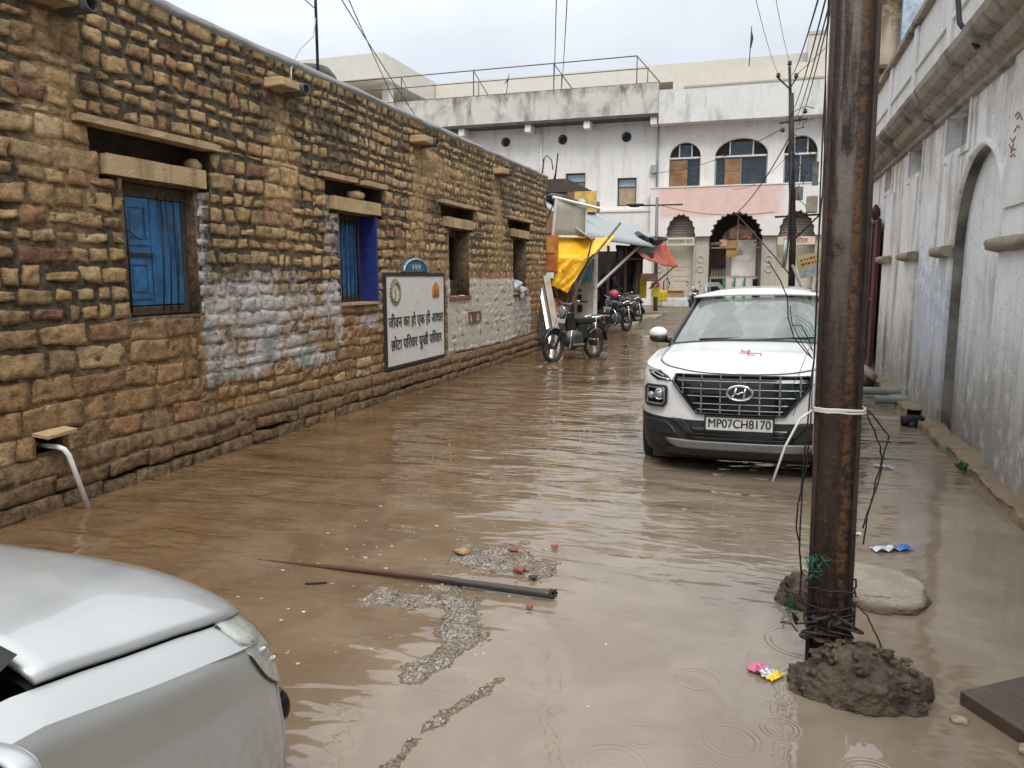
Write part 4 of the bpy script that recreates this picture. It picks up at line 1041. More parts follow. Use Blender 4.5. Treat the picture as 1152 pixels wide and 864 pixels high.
m.tube([(-6.85, 24, 5.2), (-6.7, 24, 5.35), (-6.55, 24, 5.2), (-6.5, 24, 4.9)], .018, 5); m.build('iron_rod', M_iron, bp)
m = MB(); m.box(-4.98, -4.38, 20.6, 20.64, 3.3, 3.85); po = m.build('poster', plain('orange_yellow_poster', (.55, .36, .10), .6, 0, .3, 5)); tag(po, 'small orange and yellow poster with an oval portrait behind the sign panel', 'poster')
m = MB(); m.lathe([(0, 0), (.10, 0), (.10, .01)], (-4.78, 20.585, 3.56), 'y', 16, False); m.build('oval', M_white, po)
# red and black awning at the far end, with its steel prop
aw = thing('red_awning', 'tattered red and black awning cloth at the far end of the stalls', 'awning', (-4.0, 27, 2.5))
def rf(u, w):
    a = Vector((-4.6, 26.5, 2.75)).lerp(Vector((-3.75, 30.8, 2.82)), u); b = Vector((-4.0, 26.2, 2.25)).lerp(Vector((-3.42, 32.0, 1.98)), u)
    p = a.lerp(b, w); p.z += .07*nz(u*4, w*3, 3)-.12*sin(pi*u)*w; return p
m = MB(); m.grid(rf, 20, 10); m.build('cloth', M_red_t, aw, solid=.01)
m = MB(); m.blob((-4.45, 28.2, 2.95), (.34, .8, .2), 2, .4, 3); m.blob((-4.0, 29.4, 2.92), (.34, .8, .14), 5, .5, 3); m.build('black_sheet', M_dktarp, aw)
m = MB(); m.grid(lambda u, w: (-4.75+.9*u+.05*nz(u*5, w*5), 25.5+2.5*u, 2.62-.55*w*(1-.3*u)), 10, 6); m.build('black_flap', M_dktarp, aw, solid=.01)
m = MB(); m.tube([(-3.5, 31.8, 2.0), (-4.4, 31.0, 1.1)], .03, 6); m.build('stay', M_wood, aw)
m = MB(); m.tube([(-4.02, 18.9, 1.30), (-4.2, 27.5, 2.75)], .045, 10); tag(m.build('steel_prop', M_steel), 'long grey steel tube slanting across the dark stall front', 'pole')
for (x, y, z0, z1, w, lb) in ((-4.6, 27.6, .75, 2.3, .5, 'black garments hanging in the far dark stall front'), (-4.75, 24.4, .6, 1.6, .38, 'dark sacking hung in the shadow behind the parked motorcycles')):
    m = MB(); m.grid(lambda u, v_: (x+w*(u-.5)+.04*sin(v_*7), y+.06*sin(u*14), lerp(z1, z0, v_)+.05*sin(u*9)*v_), 14, 10); tag(m.build('hanging_cloth', M_dktarp, solid=.01), lb, 'cloth')
for (x, y, z, w, h, mat, lb) in ((-4.42, 18.86+.7, 1.66, .22, .36, plain('red_yellow_packets', (.45, .16, .05), .5, 0, .6, 14), 'red and yellow packets hanging by the white corner post'),
                                  (-4.46, 29.2, 1.15, .42, .75, plain('yellow_sign', (.62, .52, .03), .5, 0, .15, 5), 'tall yellow sign sheet in the far stall'),
                                  (-4.3, 30.0, 1.55, .6, .3, plain('pinkish_sign', (.62, .40, .36), .5, 0, .5, 7), 'pink and white sign strip above the yellow sheet'),
                                  (-4.5, 33.5, 1.02, .36, .6, plain('lime_sign', (.60, .55, .08), .5, 0, .15, 5), 'yellow sign board with a red top on the lamp post side')):
    m = MB(); m.box(x-w/2, x+w/2, y, y+.03, z-h/2, z+h/2); o = m.build('hanging_sign', mat, bevel=.004); tag(o, lb, 'sign')
    if 'red top' in lb:
        m = MB(); m.box(x-w/2+.01, x+w/2-.01, y-.012, y-.001, z+h*.18, z+h*.48); m.build('red_panel', plain('signal_red', (.5, .04, .03), .5), o)
        m = MB(); m.box(x-.03, x+.03, y-.02, y-.013, z+h*.22, z+h*.44); m.box(x-.09, x+.09, y-.02, y-.0135, z+h*.30, z+h*.36); m.build('white_mark', M_white, o)
cab = thing('steel_cabinet', 'grey steel cabinet on the stall step', 'cabinet', (-4.4, 27.2, .2))
m = MB(); m.box(-4.62, -4.22, 27.0, 27.4, .25, .95); m.build('body', M_greyframe, cab, bevel=.01)
m = MB(); m.box(-4.60, -4.24, 26.98, 27.0, .30, .90); m.build('door', plain('grey_door', (.24, .25, .25), .5), cab)
m = MB(); m.box(-4.28, -4.26, 26.955, 26.98, .55, .65); m.build('handle', M_chrome, cab)
st = thing('stone_step', 'low row of broken stone steps along the stall front', 'step', (-4.3, 26, 0))
for k in range(6):
    m = MB(); m.box(-4.9, -3.95+R(-.15, .25), 23.5+k*1.5, 24.8+k*1.5, -.1, R(.12, .2), j=.04); m.build('slab', M_ledge, st, bevel=.02)
# things by the shutter
cr = thing('yellow_crate', 'yellow plastic crate piled by the cream shutter', 'crate', (-4.95, 38.5, .2))
m = MB(); m.box(-5.3, -4.6, 38.2, 38.8, .35, .90); m.build('body', plain('yellow_plastic', (.60, .45, .03), .5, 0, .2, 3), cr, bevel=.02)
m = MB()
for k in range(5): m.box(-5.25+k*.14, -5.17+k*.14, 38.17, 38.2, .42, .80)
m.build('rib', plain('amber_plastic', (.42, .30, .02), .5), cr)
bxo = thing('cardboard_box', 'brown cardboard box on the white step below the shutter', 'box', (-4.35, 40.3, .45))
m = MB(); m.box(-4.75, -3.95, 40.0, 40.5, .52, .86); m.build('body', plain('cardboard', (.30, .19, .10), .85, 0, .15, 4), bxo)
m = MB(); m.cbox((-4.35, 40.0, .90), (.8, .2, .015), rot=(.5, 0, 0)); m.build('flap', plain('cardboard', (.30, .19, .10), .85), bxo)
m = MB(); m.box(-4.95, -3.2, 39.7, 40.9, .0, .5); tag(m.build('shutter_step', M_hallp, bevel=.03), 'whitewashed step in front of the cream shutter', 'step')
m = MB(); m.tube([(-5.0, 40.6, .5), (-5.05, 40.7, 1.3), (-4.85, 40.7, 1.5), (-4.75, 40.6, 1.2)], .03, 6); m.tube([(-4.9, 40.5, .5), (-4.7, 40.6, 1.3)], .025, 6)
tag(m.build('handcart_handle', M_iron), 'bent iron handcart handle standing by the cardboard box', 'rod')  # handle bar of a handcart
# street lamp
lamp = thing('street_lamp', 'thin grey street lamp pole with crossarm at the end of the stalls', 'street lamp', (-4.55, 34.1, 0))
m = MB(); m.tube([(-4.55, 34.1, -.1), (-4.58, 34.1, 2.4), (-4.6, 34.1, 4.95)], [.10, .085, .06], 10); m.build('pole', plain('grey_lamp_pole', (.16, .16, .155), .6, .2), lamp)
m = MB(); m.tube([(-5.45, 34.1, 4.62), (-3.5, 34.1, 4.62)], .035, 6); m.build('crossarm', M_iron, lamp)
m = MB(); m.lathe([(0, 0), (.12, 0), (.34, .10), (.30, .18), (0, .2)], (0, 0, 0), 'z', 12, True, Matrix.Translation((-5.55, 34.1, 4.56)) @ Matrix.Diagonal((1.2, .5, .8, 1))); m.build('lamp_head', M_black, lamp)
# ------------------------------------------------------------ cars
def pw(tab, x):
    if x <= tab[0][0]: return tab[0][1]
    for (a, b), (c, d) in zip(tab, tab[1:]):
        if x <= c: return lerp(b, d, (x-a)/(c-a))
    return tab[-1][1]
def half_outline(w, yf, a, n, yend, ns=18, step=.07):
    pts = []
    for i in range(ns+1):
        t = (pi/2)*i/ns
        pts.append((w*max(0, sin(t))**(2/n), yf-a+a*max(0, cos(t))**(2/n)))
    y = yf-a-step
    while y > yend: pts.append((w, y)); y -= step
    pts.append((w, yend)); return pts
def full(pts): return [(-x, y) for (x, y) in pts[:0:-1]]+pts
def carpaint(name, col, metal=0.0, rough=.28, dirt=(.25, .19, .13)):
    t = NT(name); v = t.co()
    sep = t.n('ShaderNodeSeparateXYZ', Vector=v)
    n1 = t.noise(v, 3, 6, .65); n2 = t.noise(v, 26, 5, .7)
    f = t.math('MULTIPLY', t.ramp(t.math('ADD', sep.outputs[2], t.math('MULTIPLY', n1, .35)), .35, .85, 1, 0), t.ramp(n2, .35, .7))
    c = t.mix(t.math('MULTIPLY', f, .8), col, dirt)
    spk = t.ramp(t.noise(v, 170, 2, .5), .66, .72)
    t.p(Base_Color=c, Metallic=metal, Coat_Weight=.8, Coat_Roughness=.06, Roughness=t.ramp(n1, .3, .7, rough, rough+.14))
    t.bump(spk, .10, .002)
    return t.m
M_suvw = carpaint('white_car_paint', (.78, .79, .78))
M_silver = carpaint('silver_car_paint', (.47, .495, .50), .35, .30)
M_clad = plain('grey_cladding', (.022, .022, .022), .6, 0, .2, 8)
M_skid = plain('silver_skid_plate', (.26, .26, .255), .45, .5)
M_gloss = plain('gloss_black', (.008, .008, .009), .12)
M_lens = plain('lamp_lens', (.30, .31, .32), .08, .2, .2, 20)
M_hub = plain('wheel_alloy', (.30, .30, .31), .4, .8)
def glassmat(name, tint, refl, fog):
    t = NT(name); v = t.co()
    tr = t.n('ShaderNodeBsdfTransparent', Color=(*tint, 1)); gl = t.n('ShaderNodeBsdfGlossy', Color=(.9, .95, .95, 1), Roughness=.03)
    df = t.n('ShaderNodeBsdfDiffuse', Color=(.55, .60, .57, 1))
    n1 = t.noise(v, 5, 5, .6); n2 = t.noise(t.co(scale=(60, 60, 14)), 1, 3, .6)
    m1 = t.n('ShaderNodeMixShader', Fac=t.math('MULTIPLY', t.ramp(t.math('ADD', n1, t.math('MULTIPLY', n2, .5)), .4, 1.0, .35, 1.0), fog)); t.l(tr.outputs[0], m1.inputs[1]); t.l(df.outputs[0], m1.inputs[2])
    lw0 = t.n('ShaderNodeLayerWeight', Blend=.5); lw = t.n('ShaderNodeMath', {'operation': 'POWER'}); t.l(lw0.outputs['Facing'], lw.inputs[0]); lw.inputs[1].default_value = 4.0
    b = t.n('ShaderNodeBump', Height=n2, Strength=.08, Distance=.01); t.l(b.outputs[0], gl.inputs['Normal'])
    m2 = t.n('ShaderNodeMixShader', Fac=t.math('ADD', t.math('MULTIPLY', lw.outputs[0], 1.0), refl, True)); t.l(m1.outputs[0], m2.inputs[1]); t.l(gl.outputs[0], m2.inputs[2])
    t.l(m2.outputs[0], t.out.inputs[0]); return t.m
M_glass = glassmat('windscreen_glass', (.42, .58, .53), .10, .26)
M_lampglass = glassmat('clear_lamp_cover', (.90, .92, .90), .12, .12)

def shell(mb, pts, zt, zb, nlev, bulge, rake, yf, a, skip=None, matf=None):
    """skirt of a car: from the top edge zt(y) down to zb(y); bulge(k) moves it outwards"""
    N = len(pts); base = len(mb.v); vs = []
    for k in range(nlev+1):
        q = k/nlev
        for i, (x, y) in enumerate(pts):
            p0 = pts[max(0, i-1)]; p1 = pts[min(N-1, i+1)]
            d = Vector((p1[0]-p0[0], p1[1]-p0[1])); d = d.normalized() if d.length > 0 else Vector((1, 0))
            nrm = Vector((-d.y, d.x))          # outline runs left rear -> front -> right rear
            c = max(0, min(1, (y-(yf-a))/a))
            b = bulge(q)*(1-c)+rake(q)*c
            vs.append((x+nrm.x*b, y+nrm.y*b, lerp(zt(y), zb(y), q)))
    fs = []; mi = []
    for k in range(nlev):
        for i in range(N-1):
            ids = (k*N+i, (k+1)*N+i, (k+1)*N+i+1, k*N+i+1)
            c = sum((Vector(vs[j]) for j in ids), Vector())/4
            if skip and skip(c): continue
            fs.append(ids); mi.append(matf(c) if matf else 0)
    for f, m in zip(fs, mi):
        mb.cur = m; 
        o = len(mb.v)
    o = len(mb.v); mb.v += vs
    for f, m in zip(fs, mi): mb.f.append(tuple(j+o for j in f)); mb.mi.append(m); mb.sm.append(True)
    mb.cur = 0
    return vs
def lid(mb, rows, p, r0, r1, nr, dz=0.0):
    """crowned sheet across the car from rows (y, xe, ze, zc), between fractions r0..r1 of the half width"""
    vs = []; M_ = nr
    rs = [r0+(r1-r0)*i/M_ for i in range(M_+1)]
    for (y, xe, ze, zc) in rows:
        for r in rs: vs.append((xe*r, y, ze+(zc-ze)*(1-abs(r)**p)+dz))
    W_ = M_+1
    fs = [(j*W_+i, j*W_+i+1, (j+1)*W_+i+1, (j+1)*W_+i) for j in range(len(rows)-1) for i in range(M_)]
    mb.add(vs, fs, True)
def wheel(parent, x, y, z, r, w, side, name='wheel'):
    m = MB(); prof = [(r*.66, -w/2), (r*.90, -w/2), (r*.985, -w*.36), (r, -w*.2), (r, w*.2), (r*.985, w*.36), (r*.90, w/2), (r*.66, w/2)]
    m.lathe(prof, (x, y, z), 'x', 32); t_ = m.build(name, M_rubber, parent, local=True)
    m = MB(); xo = x+side*w*.38
    m.lathe([(r*.66, xo-x), (r*.62, xo-x-.02*side), (r*.2, xo-x+.01*side), (0, xo-x+.01*side)], (x, y, z), 'x', 32)
    for k in range(5): 
        t2 = 2*pi*k/5; m.tube([(xo+side*.012, y+.06*cos(t2), z+.06*sin(t2)), (xo, y+r*.62*cos(t2), z+r*.62*sin(t2))], .028, 6)
    m.build('rim', M_hub, t_, local=True)
    return t_

# --- white SUV facing us
suv = thing('white_suv', 'white compact SUV with wide chrome-barred black grille standing in the flood water', 'car', (-.14, 6.30, -.09), radians(180-3.0))
suv.rotation_euler = (0, radians(1.2), radians(177))
W, YF, A_, NN = .835, 0.0, .62, 3.0
op = full(half_outline(W, YF, A_, NN, -3.95))
zt = lambda y: pw([(-4, 1.06), (-1.0, 1.03), (-.3, .965), (0, .925)], y)
zb = lambda y: .24
def bul(q): return pw([(0, 0), (.12, .035), (.3, .05), (.6, .045), (1, .01)], q)
def rak(q): return pw([(0, -.045), (.08, -.004), (.2, .01), (.45, .012), (.62, .02), (.75, .03), (.9, .0), (1, -.05)], q)
def inwheel(c):
    for yw in (-.78, -3.28):
        if abs(c.x) > .7 and (c.y-yw)**2+(c.z-.33)**2 < .37**2: return True
    return False
def smat(c):
    lim = .545 if c.y > -.45 else .37
    if c.y > -.62 and abs(c.x) > .60: lim = .56
    if c.z < lim: return 1
    for yw in (-.78, -3.28):
        if (c.y-yw)**2+(c.z-.33)**2 < .44**2 and abs(c.x) > .7: return 1
    return 0
m = MB(); shell(m, op, zt, zb, 22, bul, rak, YF, A_, inwheel, smat)
# fender tops outside the hood, cowl and roof
rows = []
half = half_outline(W, YF, A_, NN, -1.12)
for (x, y) in half:
    c = max(0, (y+A_)/A_); xe = max(x, .0015)
    yy = y-.045*c
    zc = pw([(-1.2, 1.135), (-.9, 1.11), (-.4, 1.055), (-.12, .985), (-.045, .928)], yy)
    rows.append((yy, xe, zt(y), zc))
lid(m, rows, 3.2, .86, 1, 5); lid(m, rows, 3.2, -1, -.86, 5)
body = m.build('body', [M_suvw, M_clad], suv, local=True)
m = MB(); lid(m, [(y, xe, ze, zc) for (y, xe, ze, zc) in rows], 3.2, -.853, .853, 36, .004); hood = m.build('hood', M_suvw, suv, local=True, solid=.01)
m = MB(); lid(m, rows, 3.2, -.88, .88, 20, -.022); m.build('hood_gap', M_dark, suv, local=True)
# red marks painted on the hood
m = MB()
def hz(x, y): 
    zc = pw([(-1.2, 1.135), (-.9, 1.11), (-.4, 1.055), (-.12, .985), (-.045, .928)], y); e = W; return lerp(zt(y), zc, 1-abs(x/e)**3.2)+.018
for st_ in ([(.10, -.50), (.085, -.42), (.02, -.42)], [(.03, -.52), (.02, -.42), (.03, -.30), (-.04, -.30)], [(.04, -.36), (-.09, -.36), (-.10, -.28)], [(.12, -.36), (.04, -.36)]):
    m.tube([(x*.85-.05, y*.8-.10, hz(x*.85, y*.8-.10)) for (x, y) in st_], .0065, 5, True, True, .4)
m.build('red_mark', plain('red_vermilion', (.55, .14, .13), .7), hood, local=True)
# greenhouse
gh = MB(); LV = 10
def gout(q):
    z = lerp(1.05, 1.50, q); w = lerp(.775, .60, q**1.15); yf = lerp(-.93, -1.72, q); ye = lerp(-3.88, -3.70, q)
    o = half_outline(w, yf, .38, 3.6, ye, 14, 99)
    side = [(w, lerp(yf-.38, ye, k/12)) for k in range(1, 13)]
    o = o[:15]+side
    return [(x, y, z+.06*(1-(x/.8)**2)*(1-q)*ss(-1.6, -1.0, y)) for (x, y) in o]
g0 = [gout(k/LV) for k in range(LV+1)]; N = len(g0[0])
for sgn in (1, -1):
    o = len(gh.v)
    for row in g0: gh.v += [(x*sgn, y, z) for (x, y, z) in row]
    for k in range(LV):
        for i in range(N-1):
            ids = (o+k*N+i, o+k*N+i+1, o+(k+1)*N+i+1, o+(k+1)*N+i)
            front = i < 10
            if front and 0 <= k < LV: continue         # windscreen is its own part
            mid = 1 if (1 <= k < LV-1 and i not in (10, 11, 12, 13, 18, 23)) else 0
            gh.f.append(ids); gh.mi.append(mid); gh.sm.append(True)
gh.build('cabin', [M_gloss, M_glass], suv, local=True)
ws = MB()
fr_ = [[(-x, y, z) for (x, y, z) in row[10:0:-1]]+row[:11] for row in g0]
n_ = len(fr_[0]); vs = [p for row in fr_ for p in row]
ws.add(vs, [(k*n_+i, k*n_+i+1, (k+1)*n_+i+1, (k+1)*n_+i) for k in range(LV) for i in range(n_-1)], True)
wo = ws.build('windscreen', M_glass, suv, local=True)
m = MB(); m.tube([(x*1.0, y+.01, z+.002) for (x, y, z) in fr_[0]], .028, 6); m.tube([(x, y-.01, z+.01) for (x, y, z) in fr_[0]], .03, 6); m.build('cowl', M_black, suv, local=True)
for s in (1, -1):
    m = MB(); m.tube([(s*g0[k][10][0], g0[k][10][1], g0[k][10][2]) for k in range(LV+1)], .028, 6); m.build('pillar', M_gloss if s else M_gloss, suv, local=True)
for (x0, x1) in ((.45, -.15), (-.05, -.55)):
    m = MB(); m.tube([(x0, -.97, 1.135), ((x0+x1)/2, -1.02, 1.145), (x1, -1.06, 1.150)], .010, 6); m.build('wiper', M_black, suv, local=True)
m = MB(); w0 = .60
rows_r = []
for k in range(22):
    t_ = k/21; y = lerp(-1.70, -3.75, t_); xe = w0*(1-.0*t_) if 0 < k < 21 else w0*.96; zr = 1.50+.0*t_
    rows_r.append((y, xe, 1.498-.02*ss(.6, 1, t_), 1.56+.015*sin(pi*t_)-.04*ss(.7, 1, t_)-.045*ss(.08, 0, t_)))
lid(m, rows_r, 3.0, -1.03, 1.03, 20); m.build('roof', M_suvw, suv, local=True, solid=.02)
for s in (1, -1):
    m = MB(); m.tube([(s*.52, -1.92, 1.535), (s*.525, -2.02, 1.60), (s*.53, -2.2, 1.625), (s*.53, -3.2, 1.62), (s*.52, -3.5, 1.555)], .022, 8); m.build('roof_rail', M_skid, suv, local=True)
    wheel(suv, s*.77, -.78, .33, .33, .21, s); wheel(suv, s*.77, -3.28, .33, .33, .21, s)
    for yw in (-.78, -3.28): m = MB(); m.lathe([(.37, .55), (.37, .80)], (0, yw, .33), 'x', 24, True, None if s > 0 else Matrix.Diagonal((-1, 1, 1, 1))); m.build('wheel_arch', M_dark, suv, local=True)
    m = MB(); c = (s*.875, -1.22, 1.178); m.blob(c, (.088, .065, .058), 4, .04, 3); mo = m.build('mirror', M_suvw, suv, local=True)
    m = MB(); m.blob((s*.870, -1.212, 1.128), (.092, .068, .048), 5, .03, 2); m.tube([(s*.73, -1.25, 1.10), (s*.86, -1.22, 1.11)], .026, 8); m.build('mirror_base', M_black, mo, local=True)
m = MB(); m.box(-.72, .72, -3.9, -.15, .20, .30); m.box(-.7, .7, -.9, -.2, .3, .8); m.build('underbody', M_dark, suv, local=True)
# interior seen through the glass
m = MB(); m.box(-.70, .70, -1.45, -1.02, .85, 1.05); m.build('dashboard', M_black, suv, local=True)
for s in (1, -1):
    m = MB(); m.blob((s*.36, -2.15, 1.0), (.22, .10, .33), 3, .08, 3); m.blob((s*.36, -2.15, 1.38), (.13, .06, .09), 6, .08, 3); m.build('seat', plain('beige_seat', (.22, .20, .17), .8), suv, local=True)
m = MB(); m.blob((.0, -1.22, 1.11), (.035, .03, .075), 3, .3, 2); m.build('dash_ornament', plain('orange_ornament', (.55, .25, .06), .7), suv, local=True)
m = MB(); m.blob((-.0, -1.80, 1.46), (.22, .03, .022), 3, .3, 3); m.build('garland', plain('red_garland', (.50, .06, .04), .8), suv, local=True)
m = MB(); m.cbox((0, -1.72, 1.40), (.20, .03, .055)); m.build('rear_view_mirror', M_black, suv, local=True)
M_dkchrome = plain('dark_chrome', (.38, .385, .40), .25, 1.0, .1)
# front face
def fy(x, z, off=0.0):
    q = (zt(0)-z)/(zt(0)-.24); q = max(0, min(1, q))
    w = W+bul(q); xx = min(.999, abs(x)/w)
    yc = (YF-A_)+A_*(1-xx**NN)**(1/NN)
    c = max(0, (yc+A_)/A_)
    return yc+rak(q)*c+off
def fpatch(name, rows, mat, off, parent, nx=24, thick=.02, nz_=None):
    """rows (z, x0, x1) from the top down, laid on the face of the car"""
    mb = MB(); nzv = nz_ or 12
    def f(u, w):
        z = lerp(rows[0][0], rows[-1][0], w); tab0 = sorted((r[0], r[1]) for r in rows); tab1 = sorted((r[0], r[2]) for r in rows)
        x = lerp(pw(tab0, z), pw(tab1, z), u); return (x, fy(x, z, off), z)
    mb.grid(f, nx, nzv); return mb.build(name, mat, parent, local=True, solid=thick)
def fpoly(name, pts, r, mat, off, parent):
    mb = MB(); P = []
    for (a, b) in zip(pts, pts[1:]):
        n = max(2, int(sqrt((a[0]-b[0])**2+(a[1]-b[1])**2)/.03))
        for i in range(n): P.append((lerp(a[0], b[0], i/n), lerp(a[1], b[1], i/n)))
    P.append(pts[-1]); mb.tube([(x, fy(x, z, off), z) for (x, z) in P], r, 6); return mb.build(name, mat, parent, local=True)
hexg = [(.918, -.515, .515), (.86, -.535, .535), (.80, -.485, .485), (.65, -.36, .36), (.615, -.335, .335)]
gr = fpatch('grille', hexg, M_gloss, .012, suv, 40, .02)
edge = [(-.515, .918), (.515, .918), (.535, .86), (.335, .615), (-.335, .615), (-.535, .86), (-.515, .918)]
fpoly('grille_frame', edge, .011, M_gloss, .02, gr)
tabx = sorted((z, x1) for (z, x0, x1) in hexg)
for z in (.875, .815, .755, .695, .648):
    xm = pw(tabx, z)-.015; fpoly('grille_bar', [(-xm, z), (xm, z)], .0045, M_dkchrome, .022, gr)
for x in (-.45, -.30, -.15, 0, .15, .30, .45):
    mb = MB()
    for z in (.905, .845, .785, .725, .672, .63):
        if abs(x) < pw(tabx, z)-.02 and not (abs(x) < .1 and z > .72 and z < .9): mb.cbox((x, fy(x, z, .022), z), (.012, .014, .036))
    for z in (.875, .815, .755, .695):
        if abs(x) < pw(tabx, z)-.02: mb.cbox((x, fy(x, z, .026), z), (.019, .014, .019))
    if mb.v: mb.build('grille_stud', M_dkchrome, gr, local=True)
# emblem: slanted letter H in an oval
m = MB(); yl = fy(0, .79, .035)
m.torus((0, 0, 0), .098, .012, 'y', 36, 8, Matrix.Translation((0, yl, .79)) @ Matrix.Diagonal((1.0, .8, .60, 1)))
m.prism([(.10*cos(2*pi*k/32), .055*sin(2*pi*k/32)) for k in range(32)], lambda a, b: (a, yl-.012, .79+b), lambda a, b: (a, yl-.006, .79+b))
eo = m.build('emblem', M_chrome, gr, local=True)
m = MB(); m.prism([(.085*cos(2*pi*k/32), .046*sin(2*pi*k/32)) for k in range(32)], lambda a, b: (a, yl-.004, .79+b), lambda a, b: (a, yl-.001, .79+b)); m.build('emblem_field', M_clad, eo, local=True)
m = MB()   # seen from the front, local +x is on the viewer's left
for s in (1, -1): m.tube([(s*.040+.013, yl+.004, .79-.036), (s*.034-.010, yl+.006, .79+.038)], .010, 6)
m.tube([(.038, yl+.006, .785), (.012, yl+.006, .783), (-.012, yl+.006, .797), (-.038, yl+.006, .795)], .008, 6); m.build('emblem_letter', M_chrome, eo, local=True)
for s in (1, -1):
    def X(a, b): return (a, b) if s > 0 else (-b, -a)
    d = fpatch('indicator_lamp', [(.935, *X(.66, .79)), (.90, *X(.585, .775)), (.865, *X(.55, .68))], M_gloss, .008, suv, 14, .015, 8)
    fpoly('lamp_strip', [(s*.77, .918), (s*.66, .882), (s*.57, .872)], .007, M_chrome, .014, d)
    fpoly('lamp_strip', [(s*.775, .93), (s*.70, .925), (s*.62, .895)], .007, M_lens, .012, d)
    h = fpatch('headlight', [(.815, *X(.600, .775)), (.80, *X(.59, .785)), (.66, *X(.60, .785)), (.645, *X(.62, .77))], M_gloss, .006, suv, 12, .015, 8)
    fpoly('headlight_frame', [(s*.60, .815), (s*.77, .812), (s*.785, .79), (s*.782, .66), (s*.765, .645), (s*.62, .65), (s*.595, .68), (s*.59, .80), (s*.60, .815)], .012, M_black, .016, h)
    fpoly('headlight_ring', [(s*.612, .800), (s*.765, .798), (s*.768, .665), (s*.63, .665), (s*.608, .69), (s*.612, .80)], .006, M_lens, .020, h)
    m = MB()
    for (dx, dz, rr) in ((.655, .745, .036), (.73, .73, .030)): 
        m.lathe([(0, .018), (rr*.6, .014), (rr, .0)], (s*dx, fy(dx, dz, .014), dz), 'y', 18); 
    m.build('projector', M_lens, h, local=True)
    m = MB(); m.torus((s*.655, fy(.655, .745, .018), .745), .042, .006, 'y', 20, 6); m.build('projector_ring', M_chrome, h, local=True)
    fpatch('fog_recess', [(.53, *X(.60, .80)), (.47, *X(.52, .80)), (.42, *X(.50, .74))], M_black, .006, suv, 12, .01, 6)
    fpatch('cladding_blade', [(.560, *X(.46, .55)), (.50, *X(.40, .47)), (.44, *X(.36, .42))], M_clad, .018, suv, 8, .02, 6)
fpatch('air_intake', [(.50, -.38, .38), (.42, -.42, .42), (.37, -.40, .40)], M_gloss, .010, suv, 24, .015, 6)
m = MB()
for z in (.475, .445, .415): 
    pts = [(x, fy(x, z, .014), z) for x in [-.38+.76*i/12 for i in range(13)]]; m.tube(pts, .006, 5)
m.build('intake_slat', M_black, suv, local=True)
sk = fpatch('skid_plate', [(.385, -.60, .60), (.345, -.56, .56), (.315, -.50, .50)], M_skid, .022, suv, 30, .02, 5)
fpatch('lower_lip', [(.315, -.60, .60), (.24, -.56, .56)], M_black, .008, suv, 24, .02, 5)
# number plate
pl = MB(); yp = fy(0, .54, .035); pl.cbox((0, yp, .542), (.515, .012, .125)); po = pl.build('number_plate', plain('plate_white', (.66, .66, .63), .5, 0, .1, 20), suv, local=True, bevel=.004)
m = MB()
for (cx, cz, sx, sz) in ((0, .60, .53, .012), (0, .484, .53, .012), (.262, .542, .012, .125), (-.262, .542, .012, .125)): m.cbox((cx, yp, cz), (sx, .024, sz))
m.build('plate_frame', M_black, po, local=True)
Mt = Matrix(((-1, 0, 0, 0), (0, 0, 1, yp+.0075), (0, 1, 0, .542), (0, 0, 0, 1)))
me = text_mesh('MP07CH8170', .098, Mt, .0012, 'CENTER', .86, 0.0); m = MB(); m.merge(me, Matrix.Translation((.0016, .0006, 0))); m.merge(me, Matrix.Translation((-.0016, 0, .0004))); m.build('lettering', M_ink, po, local=True)
me = None if True else text_mesh('IND', .022, Mt @ Matrix.Translation((-.243, -.03, 0)), .0012, 'CENTER', .8)

# --- silver hatchback in the near corner, seen over its right front wing
car = thing('silver_car', 'silver grey hatchback bonnet and wing in the near corner, headlight towards the flood', 'car', (-1.95, 1.82, 0), 0)
W2, A2, N2 = .80, .50, 3.1
op2 = full(half_outline(W2, 0, A2, N2, -3.4, 44, .02))
zt2 = lambda y: pw([(-3.5, .90), (-1.2, .87), (-.9, .85), (-.65, .79), (-.33, .725), (-.18, .69), (-.1, .665), (0, .63)], y)
zb2 = lambda y: .08
bul2 = lambda q: pw([(0, 0), (.04, .012), (.2, .0), (.45, .012), (.7, .02), (1, -.03)], q)
rak2 = lambda q: pw([(0, -.05), (.1, .0), (.3, .03), (.5, .045), (.75, .03), (1, -.03)], q)
def inw2(c):
    for yw in (-.70, -2.6):
        if abs(c.x) > .6 and (c.y-yw)**2+(c.z-.25)**2 < .272**2: return True
    return False
m = MB(); shell(m, op2, zt2, zb2, 44, bul2, rak2, 0, A2, inw2)
half2 = half_outline(W2, 0, A2, N2, -1.6, 26, .05)
zc2 = lambda y: pw([(-1.0, .975), (-.75, .955), (-.5, .915), (-.32, .875), (-.22, .838), (-.14, .795), (-.07, .74), (0, .65)], y)
rows2 = []
for (x, y) in half2:
    if x < .10: continue
    c = max(0, (y+A2)/A2); rows2.append((y-.05*c, x, zt2(y), max(zc2(y), zt2(y)+.002)))
SP = 4.0
def crease2(mb, r0, r1, n, dz): lid(mb, rows2, SP, r0, r1, n, dz)
crease2(m, .905, 1, 6, 0); crease2(m, -1, -.905, 6, 0)
frn = [r for r in rows2 if r[0] > -.135]
lid(m, frn, SP, -.905, .905, 24, 0)
body2 = m.build('body', M_silver, car, local=True)
bk_ = [r for r in rows2 if -.90 <= r[0] <= -.128]
